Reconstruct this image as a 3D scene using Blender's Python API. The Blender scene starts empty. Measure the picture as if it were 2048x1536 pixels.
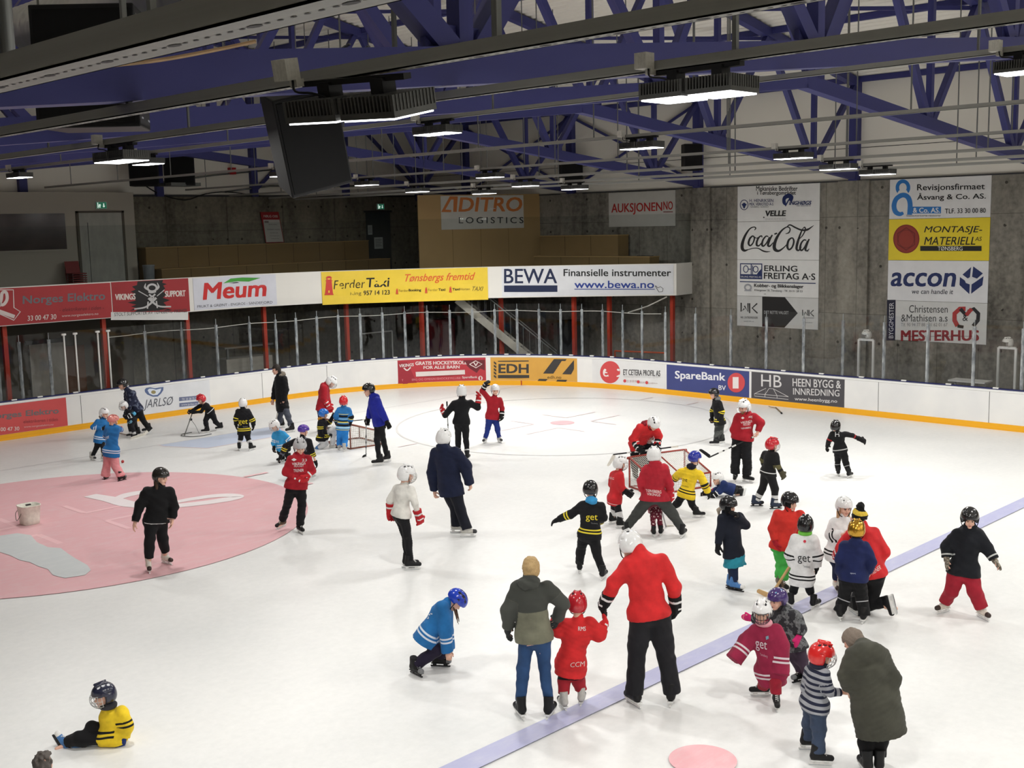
import bpy, math, random
import numpy as np
from mathutils import Vector, Matrix
from mathutils.bvhtree import BVHTree

scene = bpy.context.scene
COL = scene.collection
random.seed(7)
rng = np.random.default_rng(7)

# ------------------------------------------------------------------ camera
CAM = np.array([-16.153, -27.031, 5.394])
YAW, PITCH, ROLL, FL = 0.7805, -0.1366, -0.0222, 2324.4
CF = np.array([math.cos(YAW)*math.cos(PITCH), math.sin(YAW)*math.cos(PITCH), math.sin(PITCH)])
_r = np.cross(CF, [0, 0, 1]); _r /= np.linalg.norm(_r); _u = np.cross(_r, CF)
CR = math.cos(ROLL)*_r + math.sin(ROLL)*_u
CU = -math.sin(ROLL)*_r + math.cos(ROLL)*_u
cd = bpy.data.cameras.new('camera'); cam = bpy.data.objects.new('camera', cd); COL.objects.link(cam)
cd.sensor_fit = 'HORIZONTAL'; cd.sensor_width = 36.0; cd.lens = FL/2048*36.0
cd.clip_start = 0.1; cd.clip_end = 300
cam.matrix_world = Matrix(((CR[0], CU[0], -CF[0], CAM[0]), (CR[1], CU[1], -CF[1], CAM[1]), (CR[2], CU[2], -CF[2], CAM[2]), (0, 0, 0, 1)))
scene.camera = cam

# ------------------------------------------------------------------ exposure, world
vs = scene.view_settings
scene.display_settings.display_device = 'sRGB'
vs.view_transform = 'Standard'; vs.look = 'None'; vs.exposure = 0.0; vs.gamma = 1.0
try: vs.use_curve_mapping = False
except Exception: pass
w = bpy.data.worlds.new('hall_air'); scene.world = w; w.use_nodes = True
w.node_tree.nodes['Background'].inputs[0].default_value = (0.8, 0.85, 0.9, 1)
w.node_tree.nodes['Background'].inputs[1].default_value = 0.02
LAMP_W = 126.0          # watts of each lamp under a twin LED fixture

# ------------------------------------------------------------------ calibration helpers (a pixel of the 2048x1536 photograph -> a point of the hall)
def ray(px, py):
    return CF*FL + (px-1024)*CR - (py-768)*CU
def on(px, py, axis, val):
    d = ray(px, py); return CAM + d*((val-CAM[axis])/d[axis])
def ground(px, py, z=0.0): return on(px, py, 2, z)

# ------------------------------------------------------------------ materials
def lin(c):
    return tuple((v/12.92 if v <= 0.04045 else ((v+0.055)/1.055)**2.4) for v in c)
def rgb(r, g, b): return lin((r/255, g/255, b/255)) + (1.0,)
class N:
    """small node-building helper"""
    def __init__(s, name):
        s.m = bpy.data.materials.new(name); s.m.use_nodes = True
        s.t = s.m.node_tree; s.b = s.t.nodes['Principled BSDF']; s.out = s.t.nodes['Material Output']
    def n(s, typ, **kw):
        nd = s.t.nodes.new(typ)
        for k, v in kw.items():
            if k.startswith('i_'): nd.inputs[k[2:].replace('_', ' ')].default_value = v
            else: setattr(nd, k, v)
        return nd
    def l(s, a, b): s.t.links.new(a, b)
    def math(s, op, a, b=None, clamp=False):
        nd = s.n('ShaderNodeMath', operation=op, use_clamp=clamp)
        for i, v in enumerate((a, b)):
            if v is None: continue
            if isinstance(v, (int, float)): nd.inputs[i].default_value = v
            else: s.l(v, nd.inputs[i])
        return nd.outputs[0]
    def mix(s, fac, a, b, mode='MIX'):
        nd = s.n('ShaderNodeMix', data_type='RGBA', blend_type=mode)
        for sock, v in ((nd.inputs[0], fac), (nd.inputs[6], a), (nd.inputs[7], b)):
            if isinstance(v, (int, float)): sock.default_value = v
            elif isinstance(v, tuple): sock.default_value = v
            else: s.l(v, sock)
        return nd.outputs[2]
    def noise(s, scale, detail=4, vec=None, rough=0.55):
        nd = s.n('ShaderNodeTexNoise'); nd.inputs['Scale'].default_value = scale; nd.inputs['Detail'].default_value = detail; nd.inputs['Roughness'].default_value = rough
        if vec is not None: s.l(vec, nd.inputs['Vector'])
        return nd.outputs['Fac']
    def ramp(s, fac, stops, interp='LINEAR'):
        nd = s.n('ShaderNodeValToRGB'); nd.color_ramp.interpolation = interp
        e = nd.color_ramp.elements
        while len(e) < len(stops): e.new(0.5)
        for k, (p, c) in enumerate(stops):
            e[k].position = p; e[k].color = c
        s.l(fac, nd.inputs[0]); return nd.outputs['Color']
    def pos(s, scale=(1, 1, 1)):
        g = s.n('ShaderNodeNewGeometry'); mp = s.n('ShaderNodeMapping'); mp.inputs['Scale'].default_value = scale
        s.l(g.outputs['Position'], mp.inputs['Vector']); return mp.outputs['Vector']
    def base(s, v):
        if isinstance(v, tuple): s.b.inputs['Base Color'].default_value = v
        else: s.l(v, s.b.inputs['Base Color'])
    def set(s, rough=None, metal=None, spec=None):
        if rough is not None: s.b.inputs['Roughness'].default_value = rough
        if metal is not None: s.b.inputs['Metallic'].default_value = metal
        if spec is not None: s.b.inputs['Specular IOR Level'].default_value = spec
_mc = {}
def mat(name, c, rough=0.6, metal=0.0, var=0.12, scale=6.0, spec=0.3, coat=0.0):
    """plain surface with a little procedural unevenness"""
    key = (name, c, rough, metal)
    if key in _mc: return _mc[key]
    s = N(name); c = rgb(*c) if max(c) > 1.01 else tuple(c)+(1.0,)
    dk = tuple(v*(1-var) for v in c[:3])+(1.0,); lt = tuple(min(1, v*(1+var)) for v in c[:3])+(1.0,)
    s.base(s.ramp(s.noise(scale), [(0.3, dk), (0.7, lt)])); s.set(rough, metal, spec)
    if coat: s.b.inputs['Coat Weight'].default_value = coat; s.b.inputs['Coat Roughness'].default_value = 0.1
    _mc[key] = s.m; return s.m
def flat(name, c, rough=0.55, spec=0.3):
    key = (name, c, rough)
    if key in _mc: return _mc[key]
    s = N(name); s.base(rgb(*c)); s.set(rough, 0, spec); _mc[key] = s.m; return s.m
def emit(name, c, k):
    s = N(name); s.b.inputs['Emission Color'].default_value = rgb(*c); s.b.inputs['Emission Strength'].default_value = k; s.base(rgb(*c)); return s.m

# ------------------------------------------------------------------ meshes and objects
def mesh(name, V, F, mats=(), mi=None, smooth=False, attr=None):
    me = bpy.data.meshes.new(name)
    V = np.asarray(V, np.float32).reshape(-1, 3)
    if isinstance(F, np.ndarray) and F.ndim == 2:
        n, k = F.shape
        me.vertices.add(len(V)); me.vertices.foreach_set('co', V.ravel())
        me.loops.add(n*k); me.loops.foreach_set('vertex_index', F.astype(np.int32).ravel())
        me.polygons.add(n); me.polygons.foreach_set('loop_start', np.arange(0, n*k, k, dtype=np.int32))
        me.update(calc_edges=True)
    else:
        me.from_pydata([tuple(map(float, v)) for v in V], [], [tuple(map(int, f)) for f in F])
    for m in mats: me.materials.append(m)
    if mi is not None: me.polygons.foreach_set('material_index', np.asarray(mi, np.int32))
    if smooth: me.polygons.foreach_set('use_smooth', np.ones(len(me.polygons), bool))
    if attr is not None:
        a = me.attributes.new('hs', 'FLOAT', 'POINT'); a.data.foreach_set('value', np.asarray(attr, np.float32))
    me.validate(verbose=False) if not (isinstance(F, np.ndarray)) else None
    me.update()
    return me
def obj(name, me, parent=None, label=None, cat=None, group=None, kind=None, loc=None):
    o = bpy.data.objects.new(name, me); COL.objects.link(o)
    if parent is not None: o.parent = parent
    if loc is not None: o.location = loc
    if label: o['label'] = label
    if cat: o['category'] = cat
    if group: o['group'] = group
    if kind: o['kind'] = kind
    return o
def empty(name, loc, label=None, cat=None, group=None, kind=None):
    o = obj(name, None, None, label, cat, group, kind, loc); o.empty_display_size = 0.1; return o
class MB:
    """collects shapes into one mesh"""
    def __init__(s): s.V = []; s.F = []; s.M = []; s.cur = 0
    def add(s, V, F, mi=None):
        b = len(s.V); s.V += [tuple(v) for v in V]; s.F += [tuple(i+b for i in f) for f in F]; s.M += [s.cur if mi is None else mi]*len(F); return s
    def box(s, lo, hi, mi=None):
        (x0, y0, z0), (x1, y1, z1) = lo, hi
        return s.add([(x0, y0, z0), (x1, y0, z0), (x1, y1, z0), (x0, y1, z0), (x0, y0, z1), (x1, y0, z1), (x1, y1, z1), (x0, y1, z1)],
                     [(0, 3, 2, 1), (4, 5, 6, 7), (0, 1, 5, 4), (1, 2, 6, 5), (2, 3, 7, 6), (3, 0, 4, 7)], mi)
    def bar(s, a, b, w, h, up=(0, 0, 1), mi=None, bevel=0.0):
        """beam of section w (sideways) x h (along up) from a to b"""
        a = np.array(a, float); b = np.array(b, float); d = b-a; d /= np.linalg.norm(d)
        x = np.cross(d, up)
        if np.linalg.norm(x) < 1e-6: x = np.cross(d, (1, 0, 0))
        x /= np.linalg.norm(x); y = np.cross(x, d); x = x*w/2; y = y*h/2
        V = [a-x-y, a+x-y, a+x+y, a-x+y, b-x-y, b+x-y, b+x+y, b-x+y]
        return s.add(V, [(0, 1, 2, 3), (7, 6, 5, 4), (0, 4, 5, 1), (1, 5, 6, 2), (2, 6, 7, 3), (3, 7, 4, 0)], mi)
    def tube(s, pts, r, n=8, mi=None, caps=True, closed=False):
        P = [np.array(p, float) for p in pts]; R = r if hasattr(r, '__len__') else [r]*len(P)
        V = []; F = []; m = len(P); prev = None
        for i, p in enumerate(P):
            if closed: t = P[(i+1) % m]-P[i-1]
            else: t = P[min(i+1, m-1)]-P[max(i-1, 0)]
            t = t/(np.linalg.norm(t)+1e-12)
            if prev is None:
                x = np.cross(t, (0, 0, 1))
                if np.linalg.norm(x) < 1e-4: x = np.cross(t, (1, 0, 0))
            else: x = prev-t*(prev@t)
            x /= np.linalg.norm(x); prev = x; y = np.cross(t, x)
            for k in range(n):
                a = 2*math.pi*k/n; V.append(p+R[i]*(math.cos(a)*x+math.sin(a)*y))
        segs = m if closed else m-1
        for i in range(segs):
            j = (i+1) % m
            for k in range(n):
                k2 = (k+1) % n; F.append((i*n+k, i*n+k2, j*n+k2, j*n+k))
        if caps and not closed: F.append(tuple(range(n-1, -1, -1))); F.append(tuple((m-1)*n+k for k in range(n)))
        return s.add(V, F, mi)
    def lathe(s, prof, n=24, c=(0, 0, 0), mi=None):
        V = []; F = []
        for (r, z) in prof:
            for k in range(n):
                a = 2*math.pi*k/n; V.append((c[0]+r*math.cos(a), c[1]+r*math.sin(a), c[2]+z))
        for i in range(len(prof)-1):
            for k in range(n): F.append((i*n+k, i*n+(k+1) % n, (i+1)*n+(k+1) % n, (i+1)*n+k))
        F.append(tuple(range(n-1, -1, -1))); F.append(tuple((len(prof)-1)*n+k for k in range(n)))
        return s.add(V, F, mi)
    def build(s, name, mats, parent=None, origin=(0, 0, 0), smooth=False, **kw):
        if not isinstance(mats, (list, tuple)): mats = [mats]
        V = np.array(s.V, float)-np.array(origin, float)
        return obj(name, mesh(name, V, s.F, mats, s.M, smooth), parent, **kw)

# ------------------------------------------------------------------ lettering
_tc = {}
def text2d(txt, bold=0.0, shear=0.0, space=1.0):
    """the built-in font as a flat mesh, scaled to the unit square of its own outline"""
    key = (txt, bold, shear, space)
    if key in _tc: return _tc[key]
    cu = bpy.data.curves.new('t', 'FONT'); cu.body = txt; cu.size = 1; cu.offset = bold; cu.shear = shear; cu.space_character = space
    cu.resolution_u = 3; cu.fill_mode = 'FRONT'
    ob = bpy.data.objects.new('t', cu)
    me = ob.to_mesh()
    V = np.array([v.co[:2] for v in me.vertices]); F = [tuple(p.vertices) for p in me.polygons]
    ob.to_mesh_clear(); bpy.data.objects.remove(ob); bpy.data.curves.remove(cu)
    lo = V.min(0); hi = V.max(0); V = (V-lo)/(hi-lo)
    _tc[key] = (V, F); return _tc[key]
def smooth_path(P, k=6):
    P = [np.array(p, float) for p in P]; out = []
    Q = [2*P[0]-P[1]]+P+[2*P[-1]-P[-2]]
    for i in range(1, len(Q)-2):
        for t in np.linspace(0, 1, k, endpoint=False):
            a, b, c, d = Q[i-1:i+3]
            out.append(0.5*(2*b+(c-a)*t+(2*a-5*b+4*c-d)*t*t+(3*b-a-3*c+d)*t**3))
    out.append(P[-1]); return out
def stroke2d(P, wd, k=6, smooth=True):
    Q = smooth_path(P, k) if smooth else [np.array(p, float) for p in P]
    m = len(Q); V = []
    W_ = np.interp(np.linspace(0, 1, m), np.linspace(0, 1, len(wd)), wd) if hasattr(wd, '__len__') else [wd]*m
    for i, q in enumerate(Q):
        t = Q[min(i+1, m-1)]-Q[max(i-1, 0)]; t = t/(np.linalg.norm(t)+1e-9); nrm = np.array((-t[1], t[0]))
        V += [q+nrm*W_[i]/2, q-nrm*W_[i]/2]
    return V, [(2*i, 2*i+1, 2*i+3, 2*i+2) for i in range(m-1)]
# =================================================================== the hall
# ice plane z = 0; goal line is y = 0; x runs along the goal line, y away from the camera towards the end boards
WX, YE, RC = 12.88, 3.95, 8.0            # inner face of the boards: right side, end, corner radius
def ring(s, off=0.0):
    """point of the board line; s = x along the end, then round the corner, then down the right side; off = metres outwards"""
    cx, cy = WX-RC, YE-RC; q = RC*math.pi/2
    if s < cx: return np.array((s, YE+off, 0.0))
    if s > cx+q: return np.array((WX+off, cy-(s-cx-q), 0.0))
    a = (s-cx)/RC; return np.array((cx+(RC+off)*math.sin(a), cy+(RC+off)*math.cos(a), 0.0))
S0, S1 = -4.9, 62.0                      # from the left corner to far behind the camera
def ring_samples(s0, s1, step=0.35):
    n = max(2, int((s1-s0)/step)+1); return np.linspace(s0, s1, n)
def ring_full(off=0.0):
    """whole closed line of the boards"""
    pts = []
    y0, y1, x1 = -56.0, YE, WX
    for (cx, cy, a0) in ((x1-RC, y1-RC, 90), (x1-RC, y0+RC, 0), (-x1+RC, y0+RC, -90), (-x1+RC, y1-RC, 180)):
        for k in range(0, 25):
            a = math.radians(a0-90*k/24); pts.append((cx+(RC+off)*math.cos(a), cy+(RC+off)*math.sin(a)))
    return pts
# ---- materials of the shell
def ice_base(s, tint=None, fac=0.6):
    p = s.pos()
    big = s.noise(0.35, 3, p); fine = s.noise(9, 6, s.pos((1, 1, 1)), 0.7)
    wht = s.ramp(big, [(0.3, rgb(226, 227, 226)), (0.7, rgb(240, 240, 238))])
    wht = s.mix(0.10, wht, s.ramp(fine, [(0.35, rgb(190, 195, 198)), (0.65, rgb(255, 255, 255))]))
    if tint is not None:
        scr = s.noise(2.2, 8, s.pos((1.0, 3.0, 1)), 0.75)
        k = s.ramp(scr, [(0.30, (fac*0.75,)*3+(1,)), (0.55, (fac,)*3+(1,)), (0.72, (fac*0.86,)*3+(1,))])
        wht = s.mix(k, wht, tint)
    s.base(wht); s.set(0.38, 0, 0.35)
    bp = s.n('ShaderNodeBump'); bp.inputs['Strength'].default_value = 0.03; bp.inputs['Distance'].default_value = 0.02
    s.l(fine, bp.inputs['Height']); s.l(bp.outputs[0], s.b.inputs['Normal'])
    return s.m
M_ICE = ice_base(N('white_ice'))
M_RED = ice_base(N('pink_painted_ice'), rgb(228, 168, 175), 0.86)
M_REDL = ice_base(N('faded_red_line_ice'), rgb(222, 180, 186), 0.5)
M_REDS = ice_base(N('red_spot_ice'), rgb(236, 160, 170), 0.8)
M_GRYL = ice_base(N('grey_line_ice'), rgb(170, 166, 170), 0.42)
M_BLUE = ice_base(N('blue_line_ice'), rgb(174, 176, 214), 0.9)
M_CREASE = ice_base(N('light_blue_crease_ice'), rgb(196, 208, 230), 0.95)
M_LOGO = ice_base(N('white_logo_ice'), rgb(240, 230, 231), 0.9)
M_SCRAPE = ice_base(N('scraped_grey_ice'), rgb(198, 204, 206), 0.85)
M_PINKL = ice_base(N('pale_pink_line_ice'), rgb(244, 184, 190), 0.8)
def concrete(name, c, streak=True, lines=0.0):
    s = N(name); p = s.pos()
    n1 = s.noise(0.8, 6, s.pos((1, 1, 0.35)) if streak else p, 0.65); n2 = s.noise(7, 5, p)
    k = s.math('ADD', s.math('MULTIPLY', n1, 0.7), s.math('MULTIPLY', n2, 0.3))
    cd_ = tuple(v*0.55 for v in c); cl = tuple(min(255, v*1.22) for v in c)
    b = s.ramp(k, [(0.33, rgb(*cd_)), (0.52, rgb(*c)), (0.70, rgb(*cl))])
    if lines:
        sx = s.n('ShaderNodeSeparateXYZ'); s.l(s.pos(), sx.inputs[0])
        h = s.math('ADD', sx.outputs[0], sx.outputs[1])
        fr = s.math('FRACT', s.math('DIVIDE', h, lines)); ln = s.math('LESS_THAN', fr, 0.02)
        fz = s.math('FRACT', s.math('DIVIDE', s.math('ADD', sx.outputs[2], 0.42), 2.9)); lz = s.math('LESS_THAN', fz, 0.008)
        b = s.mix(s.math('MULTIPLY', s.math('MAXIMUM', ln, lz), 0.5), b, rgb(*cd_))
        # tie-rod holes of the formwork
        ux = s.math('SUBTRACT', s.math('FRACT', s.math('DIVIDE', s.math('ADD', h, 0.3), 0.6)), 0.5)
        uz = s.math('SUBTRACT', s.math('FRACT', s.math('DIVIDE', s.math('ADD', sx.outputs[2], 0.1), 1.15)), 0.5)
        dd = s.math('ADD', s.math('POWER', s.math('MULTIPLY', ux, 0.6), 2.0), s.math('POWER', s.math('MULTIPLY', uz, 1.15), 2.0))
        hole = s.math('MULTIPLY', s.math('LESS_THAN', dd, 0.0018), s.math('GREATER_THAN', s.noise(0.9, 2, p), 0.5))
        b = s.mix(s.math('MULTIPLY', hole, 0.75), b, rgb(30, 27, 24))
    s.base(b); s.set(0.85, 0, 0.2); return s.m
M_CONC = concrete('board_marked_concrete', (132, 128, 119), True, 1.2)
M_CONC2 = concrete('dark_concrete', (122, 117, 104), True, 2.4)
M_SLAB = concrete('concrete_slab', (92, 90, 86), False)
M_UPPER = mat('painted_wall_panel', (228, 224, 214), 0.7, 0, 0.04, 0.6)
M_WHITEW = mat('dull_white_paint', (176, 170, 158), 0.8, 0, 0.08, 1.2)
M_BLUES = mat('blue_painted_steel', (58, 60, 114), 0.5, 0, 0.10, 2.0, 0.3)
M_GALV = mat('galvanised_steel', (118, 120, 118), 0.45, 0.55, 0.15, 8)
M_RAIL = mat('grey_lacquered_channel', (150, 150, 145), 0.5, 0.25, 0.10, 3)
M_SHEET = mat('light_corrugated_sheet', (226, 222, 212), 0.5, 0.05, 0.05, 1.0)
M_PLY = mat('plywood', (176, 146, 100), 0.6, 0, 0.16, 0.9)
M_PLYD = mat('worn_plywood', (138, 114, 76), 0.7, 0, 0.2, 0.9)
M_WHITE = mat('white_plastic_board', (232, 232, 230), 0.35, 0, 0.03, 1.5, 0.4)
M_FASC = mat('white_fascia_board', (226, 224, 218), 0.5, 0, 0.04, 1.0)
M_YEL = mat('yellow_kick_plate', (238, 172, 30), 0.4, 0, 0.07, 3.0, 0.4)
M_NAVYC = mat('dark_blue_coping', (40, 44, 92), 0.5)
M_BLACK = mat('black_plastic', (20, 20, 22), 0.55, 0, 0.15, 10)
M_DARK = mat('dark_grey_plastic', (58, 58, 60), 0.55)
M_REDP = mat('red_painted_steel', (172, 58, 40), 0.5)
M_STEEL = mat('bright_steel', (200, 202, 205), 0.25, 0.9, 0.05)
M_WPAINT = mat('white_painted_tube', (225, 225, 222), 0.45)
M_ROPE = mat('white_cord', (210, 208, 200), 0.8)
def board_mat():
    s = N('scuffed_white_board'); p = s.pos()
    sc = s.noise(10, 6, s.pos((1.0, 1.0, 3.2)), 0.75)
    bs = s.ramp(s.noise(0.8, 3, p), [(0.3, rgb(222, 222, 222)), (0.7, rgb(236, 235, 232))])
    s.base(s.mix(s.ramp(sc, [(0.700, (0, 0, 0, 1)), (0.735, (0.6, 0.6, 0.6, 1))]), bs, rgb(96, 96, 104))); s.set(0.4, 0, 0.4)
    return s.m
M_BOARD = board_mat()
def glass_mat(name, ior, tint, rough=0.02):
    s = N(name); t = s.t
    fr = s.n('ShaderNodeFresnel'); fr.inputs[0].default_value = ior
    tr = s.n('ShaderNodeBsdfTransparent'); tr.inputs[0].default_value = tint
    gl = s.n('ShaderNodeBsdfGlossy'); gl.inputs['Roughness'].default_value = rough; gl.inputs['Color'].default_value = (0.95, 0.97, 0.97, 1)
    mx = s.n('ShaderNodeMixShader'); s.l(fr.outputs[0], mx.inputs[0]); s.l(tr.outputs[0], mx.inputs[1]); s.l(gl.outputs[0], mx.inputs[2])
    s.l(mx.outputs[0], s.out.inputs[0]); return s.m
M_GLASS = glass_mat('plexiglass', 1.38, (0.93, 0.94, 0.94, 1))
def post_mat():
    s = N('milky_clear_post'); s.base(s.ramp(s.noise(14, 4, s.pos((1, 1, .35))), [(.35, rgb(120, 126, 132)), (.65, rgb(206, 210, 212))])); s.set(.3, 0, .5); s.b.inputs['Alpha'].default_value = .62; return s.m
M_POST = post_mat()

# ---- ice with its painted marks: one sheet
def ice_sheet():
    b = MB(); pts = ring_full(0.02)
    b.add([(x, y, 0) for x, y in pts], [tuple(range(len(pts)-1, -1, -1))], 0)
    Z = [0.0015]
    def z(): Z[0] += 0.0004; return Z[0]
    def poly(P, mi):
        h = z(); a = sum(P[i-1][0]*P[i][1]-P[i][0]*P[i-1][1] for i in range(len(P)))
        if a < 0: P = P[::-1]
        b.add([(x, y, h) for x, y in P], [tuple(range(len(P)))], mi)
    def disc(cx, cy, r, mi, n=72): poly([(cx+r*math.cos(2*math.pi*k/n), cy+r*math.sin(2*math.pi*k/n)) for k in range(n)], mi)
    def annul(cx, cy, r, w_, mi, n=96):
        h = z(); V = []; F = []
        for k in range(n):
            a = 2*math.pi*k/n; c, s = math.cos(a), math.sin(a)
            V += [(cx+(r-w_/2)*c, cy+(r-w_/2)*s, h), (cx+(r+w_/2)*c, cy+(r+w_/2)*s, h)]
        for k in range(n): j = (k+1) % n; F.append((2*k, 2*k+1, 2*j+1, 2*j))
        b.add(V, F, mi)
    def line(a, c, w_, mi):
        a = np.array(a, float); c = np.array(c, float); d = c-a; d /= np.linalg.norm(d); q = np.array((-d[1], d[0]))*w_/2
        poly([tuple(a+q), tuple(a-q), tuple(c-q), tuple(c+q)], mi)
    def curve(P, wd, mi):
        V, F = stroke2d(P, wd); h = z()
        b.add([(v[0], v[1], h) for v in V], [f[::-1] for f in F], mi)
    # goal line and crease
    line((-12.6, 0), (12.6, 0), 0.06, 4)
    poly([(-1.75, -0.03), (-1.75, -0.30), (-1.2, -1.42), (1.2, -1.42), (1.75, -0.30), (1.75, -0.03)], 3)
    for P in (((-1.75, 0), (-1.75, -0.3)), ((-1.75, -0.3), (-1.2, -1.42)), ((-1.2, -1.42), (1.2, -1.42)), ((1.2, -1.42), (1.75, -0.3)), ((1.75, -0.3), (1.75, 0))): line(P[0], P[1], 0.05, 5)
    # right face-off circle, its spot and hash marks
    annul(7, -6, 4.5, 0.06, 4); disc(7, -6, 0.33, 6)
    def marks(cx, cy, mi, w_):
        for sx in (-1, 1):
            for sy in (-1, 1):
                line((cx+sx*0.65, cy+sy*0.45), (cx+sx*1.9, cy+sy*0.45), w_, mi); line((cx+sx*0.65, cy+sy*0.45), (cx+sx*0.65, cy+sy*1.35), w_, mi)
        for sx in (-1, 1):
            for o_ in (-0.85, 0.85): line((cx+sx*4.5, cy+o_), (cx+sx*5.1, cy+o_), w_, mi)
    marks(7, -6, 5, 0.05)
    # left face-off circle painted full, with a white brush-stroke emblem, pale marks and a scraped patch
    disc(-7, -6, 4.55, 1); marks(-7, -6, 8, 0.11)
    G = lambda L: [tuple(ground(*q)[:2]) for q in L]
    curve(G([(180, 992), (222, 1000), (262, 1010), (330, 1014), (400, 1008), (455, 1000), (478, 995), (462, 992), (430, 993), (380, 1000), (350, 1006)]), [0.3, 0.36, 0.40, 0.32, 0.34, 0.36, 0.2, 0.3, 0.3, 0.26, 0.2], 7)
    curve(G([(232, 1000), (256, 991), (285, 986), (310, 986)]), [0.2, 0.34, 0.36, 0.3], 7)
    poly(G([(-60, 1072), (0, 1073), (35, 1068), (62, 1072), (74, 1086), (96, 1096), (122, 1098), (135, 1108), (150, 1118), (175, 1132), (182, 1142), (170, 1152), (130, 1158), (106, 1152), (96, 1140), (76, 1134), (60, 1126), (40, 1122), (20, 1112), (0, 1106), (-60, 1100)]), 9)
    # blue line, neutral-zone spot, centre line
    poly([(-12.86, -18.70), (12.86, -18.70), (12.86, -19.0), (-12.86, -19.0)], 2)
    disc(-7, -20.55, 0.34, 6); disc(7, -20.55, 0.34, 6)
    poly([(-12.86, -25.85), (12.86, -25.85), (12.86, -26.15), (-12.86, -26.15)], 1)
    return b.build('floor_ice', [M_ICE, M_RED, M_BLUE, M_CREASE, M_GRYL, M_REDL, M_REDS, M_LOGO, M_PINKL, M_SCRAPE], kind='structure')
ice_sheet()
b = MB(); b.box((-22, -60, -0.3), (18, 12, -0.02)); b.build('floor', M_SLAB, kind='structure')

# ---- rink boards: one continuous run with kick plate, rail, coping and bolt caps
def ring_strip(b, pts_off_z, S=None, mi=0, full=None):
    """sweep an open profile [(off, z), ...] along the boards"""
    m = len(pts_off_z); base = []; F = []
    lines = [ring_full(o) for o, _ in pts_off_z]; n = len(lines[0])
    V = []
    for i in range(n):
        for k in range(m): V.append((lines[k][i][0], lines[k][i][1], pts_off_z[k][1]))
    for i in range(n):
        j = (i+1) % n
        for k in range(m-1): F.append((i*m+k, j*m+k, j*m+k+1, i*m+k+1))
    b.add(V, F, mi)
rb = empty('rink_boards', (WX, 0, 0), 'white rink boards with yellow kick plate running round the ice', 'rink boards', kind='structure')
b = MB(); ring_strip(b, [(0.0, 0.15), (0.0, 0.965)]); b.build('board_panel', M_BOARD, rb, (WX, 0, 0))
b = MB(); ring_strip(b, [(0.0, 0.0), (-0.012, 0.0), (-0.012, 0.155), (0.0, 0.16)]); b.build('kick_plate', M_YEL, rb, (WX, 0, 0))
b = MB(); ring_strip(b, [(0.0, 0.955), (-0.015, 0.96), (-0.015, 1.005), (0.035, 1.012)]); b.build('top_rail', M_WHITE, rb, (WX, 0, 0))
b = MB(); ring_strip(b, [(0.03, 1.010), (0.03, 1.042), (0.14, 1.042), (0.14, 0.0)]); b.build('coping', M_NAVYC, rb, (WX, 0, 0))
POSTS = [-5.2, -4.02, -3.43, -2.62, 0.21, 1.38, 2.54, 3.71] + [4.67+0.752*i for i in range(18)] + [18.38, 19.53] + [20.81+1.22*i for i in range(8)]
POSTS += [POSTS[-1]+1.22*(i+1) for i in range(6)]
CLIPS = [0.5*(a+c) for a, c in zip(POSTS[4:], POSTS[5:])] + [-3.0, -2.0, -0.5, -3.7]
for s_ in CLIPS:
    b = MB(); a, c = ring(s_-0.07, 0.045), ring(s_+0.07, 0.045)
    b.bar(a+[0, 0, 1.05], c+[0, 0, 1.05], 0.05, 0.03); b.build('bolt_cap', M_WHITE, rb, (WX, 0, 0))
for s_ in (4.0, 6.4, 9.6, 16.2, 20.0, 25.6, 28.6, -1.9):
    b = MB(); p0 = ring(s_, -0.003); q0 = ring(s_+0.012, -0.003); b.add([p0+[0, 0, .16], q0+[0, 0, .16], q0+[0, 0, .955], p0+[0, 0, .955]], [(0, 1, 2, 3)]); b.build('panel_seam', M_DARK, rb, (WX, 0, 0))
b = MB(); b.add([ring(13.02, -0.016)+[0, 0, 0], ring(13.09, -0.016)+[0, 0, 0], ring(13.09, -0.016)+[0, 0, .16], ring(13.02, -0.016)+[0, 0, .16]], [(0, 1, 2, 3)]); b.build('goal_line_mark', M_REDP, rb, (WX, 0, 0))
# ---- glass round the rink: every pane and every post
GZ = 2.75
for i, (a, c) in enumerate(zip(POSTS[:-1], POSTS[1:])):
    k = max(1, int((c-a)/0.25)); ss = np.linspace(a, c, k+1); b = MB(); V = []; F = []
    for s_ in ss: V += [ring(s_, 0.085)+[0, 0, 1.015], ring(s_, 0.085)+[0, 0, GZ]]
    for j in range(k): F.append((2*j, 2*j+2, 2*j+3, 2*j+1))
    b.add(V, F)
    o = b.build('window_%d' % (i+1), M_GLASS, kind='structure'); o['label'] = 'clear plexiglass pane above the boards'; o['group'] = 'plexiglass panes above the boards'
for i, s_ in enumerate(POSTS):
    p0 = ring(s_, 0.10); t_ = ring(s_+0.05, 0.10)-p0; t_ /= np.linalg.norm(t_); nn = np.array((-t_[1], t_[0], 0))
    root = empty('glass_post', p0+[0, 0, 1.012], 'clear glass support post standing on the rink boards', 'post', 'glass support posts along the boards')
    b = MB(); b.bar(p0+[0, 0, 1.012], p0+[0, 0, GZ-0.18], 0.085, 0.03, tuple(nn)); b.build('post_sleeve', M_POST, root, p0+[0, 0, 1.012])
    b = MB(); b.bar(p0+[0, 0, 1.012], p0+[0, 0, GZ], 0.014, 0.02, tuple(nn)); b.build('pane_edge', mat('pane_edge_plastic', (176, 182, 184), 0.4), root, p0+[0, 0, 1.012])
    b = MB(); b.bar(p0+[0, 0, 1.012]-t_*0.06, p0+[0, 0, 1.012]+t_*0.06, 0.06, 0.05); b.build('post_foot', M_WHITE, root, p0+[0, 0, 1.012])
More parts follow.
